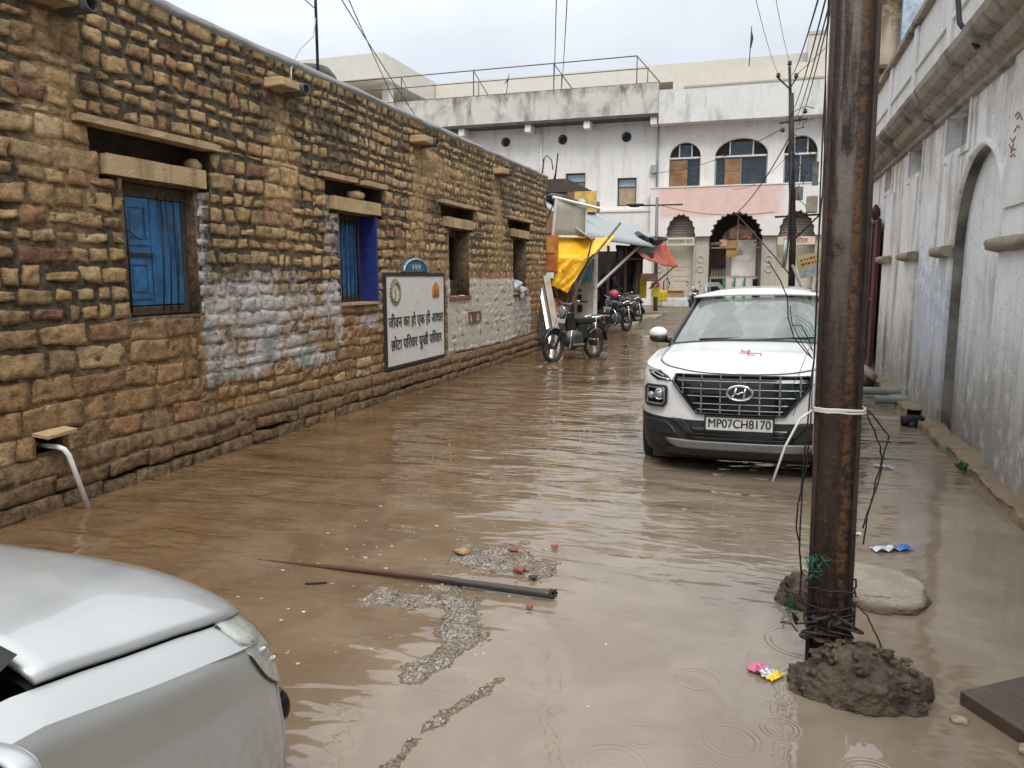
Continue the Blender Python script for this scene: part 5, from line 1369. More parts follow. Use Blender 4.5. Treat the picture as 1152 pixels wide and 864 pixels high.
def hood_sheet(rows_, lo, hi, dz):
    mb = MB(); n = 44; vs = []
    for (y, xe, ze, zc) in rows_:
        for i in range(n+1):
            r = lo+(hi-lo)*i/n; x = xe*r
            z = ze+(zc-ze)*(1-abs(r)**SP)+dz
            yy = y; ax = abs(x)
            line = lerp(.36, .60, ss(-.1, -.95, y)*1.0)            # raised fold running back along the hood
            z += .007*ss(line-.03, line+.02, ax)*ss(-.16, -.4, y)-.006*ss(line+.02, line+.18, ax)*ss(-.16, -.4, y)
            vs.append((x, yy, z))
    mb.add(vs, [(j*(n+1)+i, j*(n+1)+i+1, (j+1)*(n+1)+i+1, (j+1)*(n+1)+i) for j in range(len(rows_)-1) for i in range(n)], True); return mb
hood2 = hood_sheet(bk_, -.901, .901, .001).build('hood', M_silver, car, local=True, solid=.012)
m = MB(); lid(m, [r for r in rows2 if -.9 < r[0] < -.10], SP, -.915, .915, 24, -.018); m.build('hood_gap', M_dark, car, local=True)
m = MB(); m.blob((.30, -.66, .962), (.016, .012, .009), 1, .1, 2); m.build('washer_nozzle', M_black, hood2, local=True)
# cowl, windscreen and cabin
m = MB(); m.grid(lambda u, w: (lerp(-.70, .70, u)*(1-.03*w), -.86-.10*(1-abs(2*u-1)**2.5)*0-.16*w+.06*(1-(2*u-1)**2), .945-.03*sin(pi*w)+.035*(1-(2*u-1)**2)), 24, 6); m.build('cowl', M_rubber, car, local=True)
def gout2(q):
    z = lerp(.96, 1.36, q); w = lerp(.70, .54, q); yf = lerp(-.92, -1.75, q); ye = lerp(-3.3, -3.0, q)
    return [(x, y, z) for (x, y) in half_outline(w, yf, .3, 3.2, ye, 12, 99)[:13]+[(w, lerp(yf-.3, ye, k/8)) for k in range(1, 9)]]
G2 = [gout2(k/8) for k in range(9)]; N = len(G2[0]); wsm = MB(); cbm = MB()
for s in (1, -1):
    for mbx, lo, hi in ((wsm, 0, 8), (cbm, 8, N-1)):
        o = len(mbx.v)
        for row in G2: mbx.v += [(x*s, y, z) for (x, y, z) in row]
        for k in range(8):
            for i in range(lo, hi): mbx.f.append((o+k*N+i, o+k*N+i+1, o+(k+1)*N+i+1, o+(k+1)*N+i)); mbx.mi.append(0); mbx.sm.append(True)
wsm.build('windscreen', M_glass, car, local=True); cbm.build('cabin', M_gloss, car, local=True)
m = MB(); lid(m, [(lerp(-1.72, -3.0, k/12), .54, 1.355, 1.42) for k in range(13)], 3, -1.04, 1.04, 16); m.build('roof', M_silver, car, local=True, solid=.02)
m = MB(); m.tube([(.60, -.86, .985), (.2, -.84, 1.0), (-.3, -.88, 1.0)], .012, 6); m.build('wiper', M_black, car, local=True)
for s in (1, -1):
    wheel(car, s*.70, -.70, .21, .245, .18, s); wheel(car, s*.70, -2.6, .22, .27, .18, s)
    for yw in (-.70, -2.6): m = MB(); m.lathe([(.295, .45), (.297, .79)], (0, yw, .25), 'x', 28, True, None if s > 0 else Matrix.Diagonal((-1, 1, 1, 1))); m.build('wheel_arch', M_dark, car, local=True)
    m = MB(); m.lathe([(.252, -.03), (.257, .004), (.268, .009), (.300, .007), (.318, -.008)], (.803, -.70, .25), 'x', 44, True, None if s > 0 else Matrix.Diagonal((-1, 1, 1, 1))); m.build('arch_lip', M_silver, car, local=True)
    # mirror on its stalk, glass facing backwards
    m = MB()
    cx, cy, cz = s*.885, -1.05, .872
    m.add([], [])
    ring = []; pr_ = []
    def sq(k, n=28): 
        t_ = 2*pi*k/n; return (abs(cos(t_))**.55*(1 if cos(t_) >= 0 else -1), abs(sin(t_))**.6*(1 if sin(t_) >= 0 else -1))
    prof = [(.80, .004), (.95, -.008), (1.0, -.022), (1.0, -.036), (.97, -.045), (.91, -.043)]
    vs = []; n = 28
    for (k_, yy) in prof:
        for k in range(n): a_, b_ = sq(k); vs.append((cx+.11*k_*a_, cy+yy, cz+.072*k_*b_))
    fs = [(i*n+k, i*n+(k+1) % n, (i+1)*n+(k+1) % n, (i+1)*n+k) for i in range(len(prof)-1) for k in range(n)]+[tuple(range(n))]
    m.add(vs, fs, True); mo = m.build('mirror', M_silver, car, local=True)
    m = MB(); m.add([(cx+.099*sq(k)[0], cy-.040, cz+.065*sq(k)[1]) for k in range(n)], [tuple(range(n))]); m.build('mirror_glass', plain('mirror_glass', (.035, .04, .04), .15, .2, .6, 30), mo, local=True)  # glass coloured dark, its dark reflection put into the base colour
    m = MB(); m.tube([(s*.76, -1.0, .80), (s*.86, -1.02, .80)], .035, 8); m.build('mirror_stalk', M_black, mo, local=True)
def fy2(x, z, off=0.0):
    q = max(0, min(1, (zt2(0)-z)/(zt2(0)-.08))); xx = min(.9995, abs(x)/(W2+bul2(q))); yc = -A2+A2*(1-xx**N2)**(1/N2); c = max(0, (yc+A2)/A2)
    return yc+rak2(q)*c+off
# headlights: clear moulded covers over bright bowls, wrapped round the corners
def surf2(x, y, up):   # point on the wing/nose top sheet
    return None
H0 = half_outline(W2, 0, A2, N2, -.95, 60, .02)
def on_out(s_): 
    i = max(0, min(len(H0)-1.001, s_*(len(H0)-1))); k = int(i); f = i-k
    return (lerp(H0[k][0], H0[k+1][0], f), lerp(H0[k][1], H0[k+1][1], f))
def lamp_pt(x, y, drop, off):
    c = max(0, (y+A2)/A2)
    z = zt2(y)
    if drop <= 0:      # on the top sheet, moving inboard
        r = 1+drop; zc = max(zc2(y), zt2(y)+.002); return Vector((x*r, y-.05*c, z+(zc-z)*(1-abs(r)**SP)+off))
    q = drop; b = bul2(q)*(1-c)+rak2(q)*c; nrm = Vector((x/W2**2*abs(x/W2)**.6, (y+A2)/A2**2*(max(0, (y+A2)/A2))**.6 if y > -A2 else 0)); nrm = nrm.normalized()
    return Vector((x+nrm.x*(b+off), y+nrm.y*(b+off), lerp(z, .08, q)))
for s in (1, -1):
    def lf(u, w, off):
        # u: from the front centre side round to the wing, w: from the hood edge down
        y = lerp(-.36, -.015, u); x = W2*max(0, 1-max(0, (y+A2)/A2)**N2)**(1/N2)
        lo = lerp(-.090, .245, min(1, (u/.47)**.42)); hi = lerp(-.094, -.04, ss(.6, 1, u))
        d = lerp(hi, lo, w); p = lamp_pt(x, y, d, off); return (p.x*s, p.y, p.z)
    m = MB(); m.grid(lambda u, w: lf(u, w, .010), 20, 14); h = m.build('headlight', M_lampglass, car, local=True)
    m = MB(); m.grid(lambda u, w: lf(u, w, .003), 20, 14); m.build('headlight_bowl', plain('bright_lamp_bowl', (.74, .75, .70), .3, .3, .03, 10), h, local=True)
    m = MB()
    for (u, w, r) in ((.26, .55, .020), (.40, .68, .022)):
        m = MB(); p = lf(u, w, -.002); m.blob(p, (r*.8, r*1.3, r*.5), 2, .15, 2); m.build('lamp_reflector', M_chrome, h, local=True)
    m = MB(); m.tube([lf(1-k/16, 1, .004) for k in range(17)], .0035, 5); m.build('headlight_seal', M_black, h, local=True)
    m = MB(); p = fy2(.665, .40); m.blob((s*.665, p+.005, .40), (.045, .03, .055), 2, .05, 3); m.build('fog_lamp', M_gloss, car, local=True)
    # bumper joint
    m = MB(); x0 = .755
    pts = []
    for k in range(14):
        q = lerp(.03, .95, k/13); y = -.20-.035*q; x = W2*max(0, 1-max(0, (y+A2)/A2)**N2)**(1/N2); p = lamp_pt(x, y, q, .0015); pts.append((p.x*s, p.y, p.z))
    m.tube(pts, .0028, 5); m.build('bumper_joint', M_greyframe, car, local=True)
m = MB(); m.box(-.62, .62, -3.3, -.3, .05, .16); m.box(-.55, .55, -1.0, -.3, .16, .55); m.build('underbody', M_dark, car, local=True)
# ------------------------------------------------------------ two-wheelers
M_bikeblk = plain('bike_black', (.014, .014, .015), .3, 0, .3, 8, coat=.4)
M_seat = plain('bike_seat', (.018, .017, .016), .7)
M_engine = plain('engine_grey', (.10, .10, .10), .5, .6)
def two_wheeler(name, label, loc, heading, kind, group=None):
    b = thing(name, label, 'motorcycle' if kind != 'moped' else 'moped', loc, heading, group)
    wb = 1.16 if kind == 'moped' else 1.25; r = .29; tr = .036 if kind == 'moped' else .05
    yf, yr = wb/2, -wb/2
    for y in (yf, yr):
        m = MB(); m.torus((0, y, r), r-tr, tr, 'x', 32, 10); w = m.build('wheel', M_rubber, b, local=True)
        m = MB(); m.torus((0, y, r), r-2*tr-.005, .014, 'x', 32, 6)
        for k in range(16): t_ = 2*pi*k/16; m.tube([(.03*(-1)**k, y, r), (0, y+(r-2*tr)*cos(t_), r+(r-2*tr)*sin(t_))], .0035, 4)
        m.build('rim', M_engine, w, local=True)
        m = MB(); m.lathe([(0, -.06), (.055, -.06), (.055, .06), (0, .06)], (0, y, r), 'x', 14); m.build('hub', M_engine, w, local=True)
    rake = .30; top = Vector((0, yf-.34, .93)); ax = Vector((0, yf, r))
    for s in (-1, 1):
        m = MB(); m.tube([ax+Vector((s*.075, 0, 0)), ax.lerp(top, .55)+Vector((s*.075, 0, 0)), top+Vector((s*.06, 0, 0))], [.022, .030, .026], 8); m.build('fork', M_bikeblk if s < 0 else M_steel, b, local=True)
    m = MB(); m.grid(lambda u, w: ((w-.5)*.13, yf+(r+.03)*cos(lerp(.1, 2.6, u)), r+(r+.03-.02*(2*w-1)**2)*sin(lerp(.1, 2.6, u))), 16, 6); m.build('front_mudguard', M_bikeblk, b, local=True, solid=.006)
    m = MB(); m.grid(lambda u, w: ((w-.5)*.15, yr-(r+.04)*cos(lerp(.1, 2.4, u)), r+(r+.04-.02*(2*w-1)**2)*sin(lerp(.1, 2.4, u))), 16, 6); m.build('rear_mudguard', M_bikeblk, b, local=True, solid=.006)
    m = MB(); hb = top+Vector((0, -.02, .07))
    m.tube([hb+Vector((-.36, -.14, .04)), hb+Vector((-.22, -.03, .05)), hb+Vector((-.08, 0, 0)), hb+Vector((.08, 0, 0)), hb+Vector((.22, -.03, .05)), hb+Vector((.36, -.14, .04))], .013, 8)
    ho = m.build('handlebar', M_chrome, b, local=True)
    for s in (-1, 1):
        m = MB(); m.tube([hb+Vector((s*.26, -.06, .05)), hb+Vector((s*.37, -.145, .04))], .020, 8); m.build('grip', M_rubber, ho, local=True)
        m = MB(); m.tube([hb+Vector((s*.2, -.03, .05)), hb+Vector((s*.27, -.02, .2))], .006, 6); m.blob(hb+Vector((s*.29, -.03, .23)), (.06, .015, .04), 2, .05, 2); m.build('mirror', M_bikeblk, ho, local=True)
    m = MB(); c = top+Vector((0, .10, -.05)); m.lathe([(.0, -.10), (.06, -.08), (.088, -.0), (.092, .03)], c, 'y', 20); h = m.build('headlight', M_bikeblk if kind != 'moped' else M_chrome, b, local=True)
    m = MB(); m.lathe([(.085, .028), (.06, .045), (0, .052)], c, 'y', 20); m.build('lens', M_lens, h, local=True)
    m = MB(); m.torus(c+Vector((0, .03, 0)), .09, .008, 'y', 20, 6); m.build('headlight_rim', M_chrome, h, local=True)
    m = MB(); m.cbox(top+Vector((0, .17, -.22)), (.24, .01, .065), rot=(-.2, 0, 0)); m.build('number_plate', M_white, b, local=True)
    m = MB(); m.tube([top, (0, yf-.42, .42), (0, .0, .30), (0, -.25, .36), (0, yr+.05, .62)], .028, 8)
    m.tube([top, (0, .05, .60), (0, -.3, .62), (0, yr-.05, .68)], .022, 8); m.build('frame', M_bikeblk, b, local=True)
    for s in (-1, 1):
        m = MB(); m.tube([(s*.10, yr, r), (s*.12, yr+.12, .66)], .022, 8)
        for k in range(9): m.torus((0, 0, 0), .03, .006, 'z', 12, 5, Matrix.Translation((s*lerp(.102, .118, k/8), yr+.02+.1*k/9, r+.06+.028*k)))
        m.build('shock_absorber', M_chrome, b, local=True)
    m = MB(); m.blob((0, .02, .40), (.15, .25, .19), 4, .15, 3)
    for k in range(5): m.cbox((0, .13, .32+.035*k), (.2, .16, .012), rot=(.25, 0, 0))
    m.build('engine', M_engine, b, local=True)
    m = MB(); m.tube([(.1, .12, .34), (.14, .02, .24), (.15, -.3, .27), (.16, yr-.12, .36)], [.018, .02, .045, .05], 10); m.build('exhaust', M_chrome, b, local=True)
    m = MB(); m.blob((0, yr-.30, .70), (.05, .025, .03), 2, .1, 2); m.build('tail_lamp', plain('red_lens', (.14, .008, .01), .25), b, local=True)
    if kind == 'moped':
        m = MB(); m.cbox((0, -.24, .70), (.26, .50, .10)); m.cbox((0, -.20, .52), (.24, .34, .26)); m.build('seat', M_seat, b, local=True, bevel=.03)
        m = MB(); m.tube([(0, -.52, .74), (0, -.85, .76)], .01, 6)
        for s in (-1, 1): m.tube([(s*.12, -.45, .74), (s*.14, -.66, .77), (s*.13, -.88, .76)], .014, 8)
        m.tube([(-.13, -.88, .76), (.13, -.88, .76)], .014, 8); m.build('carrier', M_chrome, b, local=True)
        m = MB(); m.grid(lambda u, w: ((w-.5)*.24*(1-.3*u), lerp(.30, .12, u)-.14*(2*w-1)**2, lerp(.86, .34, u)), 10, 8); m.build('leg_shield', M_bikeblk, b, local=True, solid=.01)
        m = MB(); m.cbox((0, .02, .30), (.30, .30, .025)); m.build('footboard', M_steel, b, local=True)
        m = MB(); m.tube([(.2, .36, .25), (.2, .3, .55), (.2, .05, .5)], .014, 8); m.tube([(-.2, .36, .25), (-.2, .3, .55), (-.2, .05, .5)], .014, 8); m.build('leg_guard', M_chrome, b, local=True)
        m = MB(); m.tube([(-.09, -.2, .45), (-.14, -.3, .62)], .02, 6); m.blob((-.13, yr+.1, .47), (.03, .2, .10), 3, .1, 2); m.build('side_cover', M_bikeblk, b, local=True)
    else:
        m = MB(); m.blob((0, .14, .80), (.15, .27, .125), 3, .06, 3); m.build('fuel_tank', plain('maroon_tank', (.10, .012, .015), .25, 0, .2, 4, coat=.5) if kind == 'red' else M_bikeblk, b, local=True)
        m = MB(); m.grid(lambda u, w: ((w-.5)*.26*(1-.25*u), lerp(.0, -.72, u), .80+.07*u*u-.03*(2*w-1)**2+.02*sin(u*6)), 14, 8); m.build('seat', M_seat, b, local=True, solid=.07)
        m = MB(); m.tube([(-.12, -.6, .80), (-.14, -.86, .86), (.14, -.86, .86), (.12, -.6, .80)], .013, 8); m.build('grab_rail', M_chrome, b, local=True)
        for s in (-1, 1):
            m = MB(); m.blob((s*.12, -.22, .60), (.035, .16, .11), 6, .1, 2); m.build('side_cover', M_bikeblk, b, local=True)
        m = MB(); m.torus((0, .36, .45), .26, .014, 'y', 20, 6); m.build('crash_guard', M_chrome, b, local=True)
    m = MB(); m.tube([(-.1, -.1, .28), (-.2, -.08, .02)], .012, 6); m.build('stand', M_iron, b, local=True)
    return b
def head(fx, fy_, rx, ry): return math.atan2(-(fx-rx), fy_-ry)
mp_ = two_wheeler('moped', 'black moped with round chrome headlight parked in shallow water by the stone wall end', (-3.50, 14.55, -.03), head(-3.78, 14.03, -3.21, 15.06), 'moped')
mp_.scale = (1.1, 1.0, 1.12)
two_wheeler('motorcycle', 'black motorcycle with a red helmet on it, parked in front of the dark stall', (-4.0, 21.6, .02), head(-4.2, 21, -3.75, 22.2), 'bike', 'motorcycles at the stalls')
two_wheeler('motorcycle', 'maroon tanked motorcycle parked behind the black one at the stalls', (-4.15, 24.6, .05), head(-4.4, 24, -3.95, 25.2), 'red', 'motorcycles at the stalls')
two_wheeler('motorcycle', 'dark motorcycle standing alone by the cream shutter beyond the white car', (-3.3, 38.6, .08), radians(172), 'bike')
m = MB(); m.blob((-3.95, 21.05, 1.12), (.14, .14, .12), 3, .05, 3); tag(m.build('helmet', plain('pinkish_red_helmet', (.45, .08, .10), .3)), 'pinkish red helmet perched on the black motorcycle handlebar', 'helmet')

# ------------------------------------------------------------ rusty girder pole and its footing
def rusty(nm, pale, dk, band=False):
  t = NT(nm); v = t.co()
  n1 = t.noise(t.co(scale=(9, 9, 1.6)), 1, 7, .68, .5); n2 = t.noise(v, 34, 7, .72); n3 = t.noise(t.co(scale=(3, 3, .8)), 1, 5, .6)
  c = t.mix(t.ramp(n1, .40, .62), (.013, .008, .006), (.050, .029, .019))
  c = t.mix(t.ramp(n2, .50, .64, 0, .7), c, (.16*dk, .068*dk, .022*dk))
  sepz = t.n('ShaderNodeSeparateXYZ', Vector=v)
  up_ = t.ramp(t.math('ADD', sepz.outputs[2], t.math('MULTIPLY', n3, .9)), 1.5, 2.5)
  if band:      # flaking grey paint down the middle of the web, orange scale on one side of it
    la = t.math('ADD', t.math('MULTIPLY', t.math('SUBTRACT', sepz.outputs[0], BX), latv.x), t.math('MULTIPLY', t.math('SUBTRACT', sepz.outputs[1], BY), latv.y))
    la = t.math('ADD', t.math('SUBTRACT', la, t.math('MULTIPLY', sepz.outputs[2], leanx*latv.x)), t.math('MULTIPLY', t.math('SUBTRACT', n1, .5), .06))
    up_ = t.math('MULTIPLY', up_, t.ramp(t.math('ABSOLUTE', t.math('ADD', la, .012)), .042, .022))
    og = t.math('MULTIPLY', t.ramp(t.math('ABSOLUTE', t.math('SUBTRACT', la, .036)), .022, .006), t.ramp(n2, .44, .56))
    c = t.mix(t.math('MULTIPLY', og, .8), c, (.15, .068, .024))
  c = t.mix(t.math('MULTIPLY', t.math('MULTIPLY', t.ramp(n1, .42, .56), up_), pale), c, (.25, .225, .195))
  c = t.mix(t.ramp(n3, .56, .74, 0, .8), c, (.018, .012, .010))
  t.p(Base_Color=c, Roughness=t.ramp(n2, .3, .7, .38, .75), Metallic=.15); t.bump(t.math('ADD', n2, n1), .6, .008)
  return t.m
pole = thing('girder_pole', 'tall rusty steel H girder pole wrapped with wires, in front of the white car', 'pole', (.33, 3.32, .0), 0)
BX, BY = .315, 3.32; dirv = Vector((BX, BY, 0)).normalized(); latv = Vector((dirv.y, -dirv.x, 0))
Z0, Z1 = -.2, 6.2; leanx = -.013
def gp(a, d, z): p = Vector((BX+leanx*z, BY, 0))+latv*a+dirv*d; return (p.x, p.y, z)
def gbox(mb, a0, a1, d0, d1, z0, z1):
    n = 14
    for i in range(n):
        za, zb_ = lerp(z0, z1, i/n), lerp(z0, z1, (i+1)/n)
        vs = [gp(a, d, z) for z in (za, zb_) for d in (d0, d1) for a in (a0, a1)]
        mb.add(vs, [(0, 1, 5, 4), (2, 6, 7, 3), (0, 4, 6, 2), (1, 3, 7, 5)]+([(0, 2, 3, 1)] if i == 0 else [])+([(4, 5, 7, 6)] if i == n-1 else []))
M_rust = rusty('rusted_girder', .06, .5); M_web = rusty('flaking_girder_web', .62, .8, True)
m = MB(); hw = .086
gbox(m, -hw, -hw+.016, -.055, .055, Z0, Z1); gbox(m, hw-.016, hw, -.055, .055, Z0, Z1); m.build('flange', M_rust, pole)
m = MB(); gbox(m, -hw+.0165, hw-.0165, -.010, .004, Z0, Z1); m.build('web', M_web, pole)
m = MB(); gbox(m, -hw-.005, -hw-.001, -.05, .0, .9, Z1); m.build('pale_strip', plain('pale_flange_paint', (.33, .24, .19), .7, 0, .35, 20), pole)
M_twine = plain('white_plastic_strap', (.62, .60, .55), .55)
def wrap(z, turns, r, mat, name, seed, wob=.02):
    random.seed(seed); mb = MB(); pts = []
    for k in range(int(turns*16)+1):
        t_ = 2*pi*k/16; a = cos(t_)*(hw+.012); d = sin(t_)*.072
        sq_ = max(abs(cos(t_)), abs(sin(t_))); a /= sq_**.7; d /= sq_**.7
        pts.append(gp(a, d, z+wob*(k/16)/max(1, turns)+R(-.4, .4)*wob*.5))
    mb.tube(pts, r, 6); return mb.build(name, mat, pole)
so = wrap(1.075, 3, .0045, M_twine, 'strap', 3, .022)
m = MB(); m.tube([gp(-.098, -.07, 1.085), gp(-.14, -.09, 1.05), gp(-.19, -.12, .94), gp(-.23, -.16, .80)], .005, 6); m.tube([gp(-.098, -.07, 1.085), gp(-.097, -.06, 1.25), gp(-.094, -.06, 2.6)], .002, 5); m.build('strap_end', M_twine, pole)
for i, (z, tn) in enumerate(((.22, 2), (.17, 3), (.31, 1.2))): wrap(z, tn, .004, M_cable, 'wire_wrap', i+10, .06)
for i, pts in enumerate(([(-.096, -.06, 2.9), (-.094, -.06, 2.0), (-.098, -.07, 1.3), (-.118, -.075, .9), (-.14, -.08, .62), (-.12, -.08, .5), (-.11, -.075, .4)],
                         [(-.094, -.04, 3.2), (-.097, -.04, 2.1), (-.098, -.06, 1.0), (-.125, -.06, .7), (-.115, -.06, .3)],
                         [(.105, -.06, 1.08), (.16, -.02, .95), (.17, .0, .85), (.13, -.04, .70), (.115, -.05, .55)],
                         [(.105, -.06, 1.10), (.19, .05, .98), (.14, -.03, .75), (.11, -.06, .62)],
                         [(.10, -.07, .30), (.14, -.08, .27), (.18, -.10, .20), (.205, -.12, .12)],
                         [(-.03, -.075, .5), (-.02, -.08, .38), (-.05, -.078, .33), (-.03, -.08, .2)])):
    m = MB(); P = [gp(*p) for p in pts]; Q = []
    for a, b in zip(P, P[1:]):
        for k in range(4): q = Vector(a).lerp(Vector(b), k/4); Q.append(q+Vector((R(-.004, .004), R(-.004, .004), 0)))
    m.tube(Q+[P[-1]], .0035, 5); m.build('loose_wire', M_cable, pole)
random.seed(5)
m = MB()
for k in range(15):
    a = R(-.12, .09); z = R(.13, .24); p0 = gp(a, -.09, z); m.tube([p0, gp(a+R(-.06, .06), -.10+R(-.02, .02), z+R(-.04, .05)), gp(a+R(-.10, .10), -.09, z+R(-.05, .05))], R(.003, .008), 5)
for k in range(9): m.blob(gp(R(-.13, .13), R(-.10, -.07), R(.12, .17)), (R(.012, .028), R(.012, .028), R(.006, .012)), k, .6, 2)
m.build('tangled_debris', plain('wet_debris', (.045, .035, .028), .75, 0, .5, 20, .5), pole)
M_green = plain('green_twine', (.02, .16, .10), .6)
for (ca, cz, n) in ((-.06, .44, 20), (-.15, .24, 12)):
    m = MB()
    for k in range(n): a, z = ca+R(-.025, .025), cz+R(-.05, .05); m.tube([gp(a, -.075, z), gp(a+R(-.03, .03), -.085, z+R(-.03, .03)), gp(a+R(-.04, .04), -.08, z+R(-.05, .05))], .0018, 4)
    m.build('twine_shreds', M_green, pole)
t = NT('mud_concrete'); v = t.co()
n1 = t.noise(v, 9, 8, .7); n2 = t.noise(v, 45, 6, .7); vo_ = t.n('ShaderNodeTexVoronoi', Vector=v, Scale=34.0)
c = t.mix(t.ramp(n1, .35, .65), (.060, .043, .030), (.180, .135, .092)); c = t.mix(t.ramp(n2, .6, .72, 0, .7), c, (.28, .24, .19))
t.p(Base_Color=c, Roughness=.72); t.bump(t.math('ADD', t.math('MULTIPLY', vo_.outputs[0], .8), t.math('ADD', n2, n1)), 1.0, .022); M_mudc = t.m
def lump(mb, c, rad, seed, sub=6, rough=1.0, flat=.0):
    """crumbling lump of concrete and mud: broken facets, pits and stones"""
    bm = bmesh.new(); bmesh.ops.create_icosphere(bm, subdivisions=sub, radius=1); vs = []
    for v in bm.verts:
        d = v.co.normalized(); k = 1+.20*nz(d.x*1.7+seed, d.y*1.7, d.z*1.7)
        cell = noise.cell_vector(Vector((d.x*4.2+seed, d.y*4.2, d.z*4.2)))
        vd = noise.voronoi(Vector((d.x*3.6+seed, d.y*3.6, d.z*3.6)))[0]; v2 = noise.voronoi(Vector((d.x*9+seed, d.y*9, d.z*9)))[0]
        k += rough*(.13*(.35-vd[0])+.055*(.4-v2[0])+.05*nz(d.x*15, d.y*15, d.z*15+seed)+.03*nz(d.x*34, d.y*34, d.z*34))
        q = [c[i]+d[i]*rad[i]*k for i in range(3)]
        if flat and q[2] > c[2]+rad[2]*flat: q[2] = c[2]+rad[2]*flat+(q[2]-c[2]-rad[2]*flat)*.25
        vs.append(tuple(q))
    fs = [tuple(v.index for v in f.verts) for f in bm.faces]; bm.free(); mb.add(vs, fs, True)
m = MB(); lump(m, (.415, 3.10, .0), (.255, .165, .165), 4)
random.seed(12)
for k in range(70): 
    t_ = R(0, 2*pi); q = R(.2, 1); m.blob((.415+.25*q*cos(t_), 3.10+.155*q*sin(t_), .03+.155*sqrt(max(0, 1-q*q))+R(-.01, .008)), (R(.008, .022), R(.008, .022), R(.006, .014)), k, .4, 1)
fo = m.build('footing', M_mudc, pole)

# second electricity pole at the end of the lane
ep = thing('electric_pole', 'dark leaning electricity pole crowded with wires and insulators beyond the white car', 'utility pole', (.87, 30, 0), 0)
M_epole = plain('dark_pole_steel', (.035, .028, .024), .7, .2, .4, 3)
m = MB(); m.tube([(.92, 30, -.2), (.85, 30, 3.0), (.66, 30, 6.0), (.56, 30, 8.0)], [.13, .12, .11, .09], 10); m.tube([(.56, 30, 7.6), (.46, 30, 8.9)], .05, 8); m.build('shaft', M_epole, ep)
m = MB(); m.tube([(.10, 30, 8.55), (.5, 30, 8.15), (.70, 30, 8.5)], .035, 6); m.build('bracket', M_epole, ep)
M_ins = plain('insulator', (.05, .035, .03), .25)
for (x, z) in ((.46, 9.0), (.10, 8.62), (.70, 8.57), (1.05, 7.35), (.33, 6.75), (.9, 7.1)):
    m = MB(); m.lathe([(.0, -.08), (.05, -.08), (.09, -.02), (.05, .02), (.08, .06), (.0, .1)], (x, 29.95, z), 'z', 12); m.build('insulator', M_ins, ep)
m = MB(); m.tube([(.2, 30, 7.0), (1.15, 30, 7.1)], .035, 6); m.build('crossarm', M_epole, ep)
m = MB(); m.tube([(.2, 30, 3.72), (1.75, 30, 3.78)], .04, 6); m.build('crossarm', M_epole, ep)
m = MB(); m.tube([(.85, 30, 2.85), (1.7, 30, 3.75)], .035, 6); m.build('brace', M_epole, ep)
m = MB(); m.box(1.25, 1.62, 29.8, 30.15, 3.84, 4.42); tb = m.build('junction_box', plain('beige_box', (.40, .34, .25), .6, 0, .2, 3), ep, bevel=.02)
m = MB(); m.box(.86, 1.12, 29.85, 30.1, 4.3, 4.75); m.build('switch_box', plain('grime_grey_box', (.13, .125, .12), .6, 0, .4, 4), ep)
m = MB(); m.box(1.4, 1.6, 29.85, 30.1, 4.8, 5.6); m.build('switch_box', plain('grime_grey_box', (.13, .125, .12), .6, 0, .4, 4), ep)
m = MB(); random.seed(3)
for k in range(14):
    z = R(3.8, 7.2); x = lerp(.92, .60, z/8)
    P = [(x+R(-.1, .1), 29.86, z)]
    for j in range(4): P.append((P[-1][0]+R(-.15, .35), 29.85+R(-.05, .05), P[-1][2]+R(-.5, .3)))
    m.tube(P, .014, 5)
m.tube([(.66, 29.85, 6.0), (.70, 29.85, 3.0), (.62, 29.85, 2.0)], .04, 6); m.build('loose_wire', M_cable, ep)
m = MB(); m.tube([(.62, 29.85, 2.9), (.60, 29.85, 2.4), (.58, 29.85, 1.9)], .07, 8); m.build('wrapped_joint', M_steel, ep)
m = MB(); m.tube([(1.78, 29.5, -.1), (.88, 29.9, 2.0)], .05, 8); tag(m.build('prop_pole', M_greyframe), 'grey slanting tube propping the dark electricity pole', 'pole')
ban = thing('shop_banner', 'tilted yellow cloth banner with red writing at the far right shop', 'banner', (1.5, 31, 2))
m = MB(); Mb = Matrix.Translation((1.72, 31.2, 2.05)) @ Matrix.Rotation(radians(-14), 4, 'Y')
m.box(-.62, .62, -.015, .015, -.42, .42, Mb); m.build('cloth', plain('pale_yellow_cloth', (.60, .52, .26), .8, 0, .15, 3), ban)
m = MB(); random.seed(9)
for zz in (.22, .06):
    x = -.48
    while x < .45: l = R(.05, .13); m.box(x, x+l, -.018, -.0155, zz+R(-.02, .0), zz+R(.05, .09), Mb); x += l+R(.02, .05)
m.build('lettering', plain('red_letters', (.35, .05, .035), .7), ban)
m = MB(); m.box(-.6, .6, -.019, -.0155, -.40, -.12, Mb); m.build('blue_band', plain('pale_blue_band', (.40, .45, .50), .8, 0, .3, 8), ban)
m = MB(); m.grid(lambda u, w: (2.05+.35*u+.05*sin(w*8), 31.0+.1*sin(u*9), 3.0-1.4*w), 8, 10); tag(m.build('green_netting', plain('green_net', (.03, .20, .12), .8, 0, .4, 8), solid=.01), 'green shade net hanging beside the yellow banner', 'net')

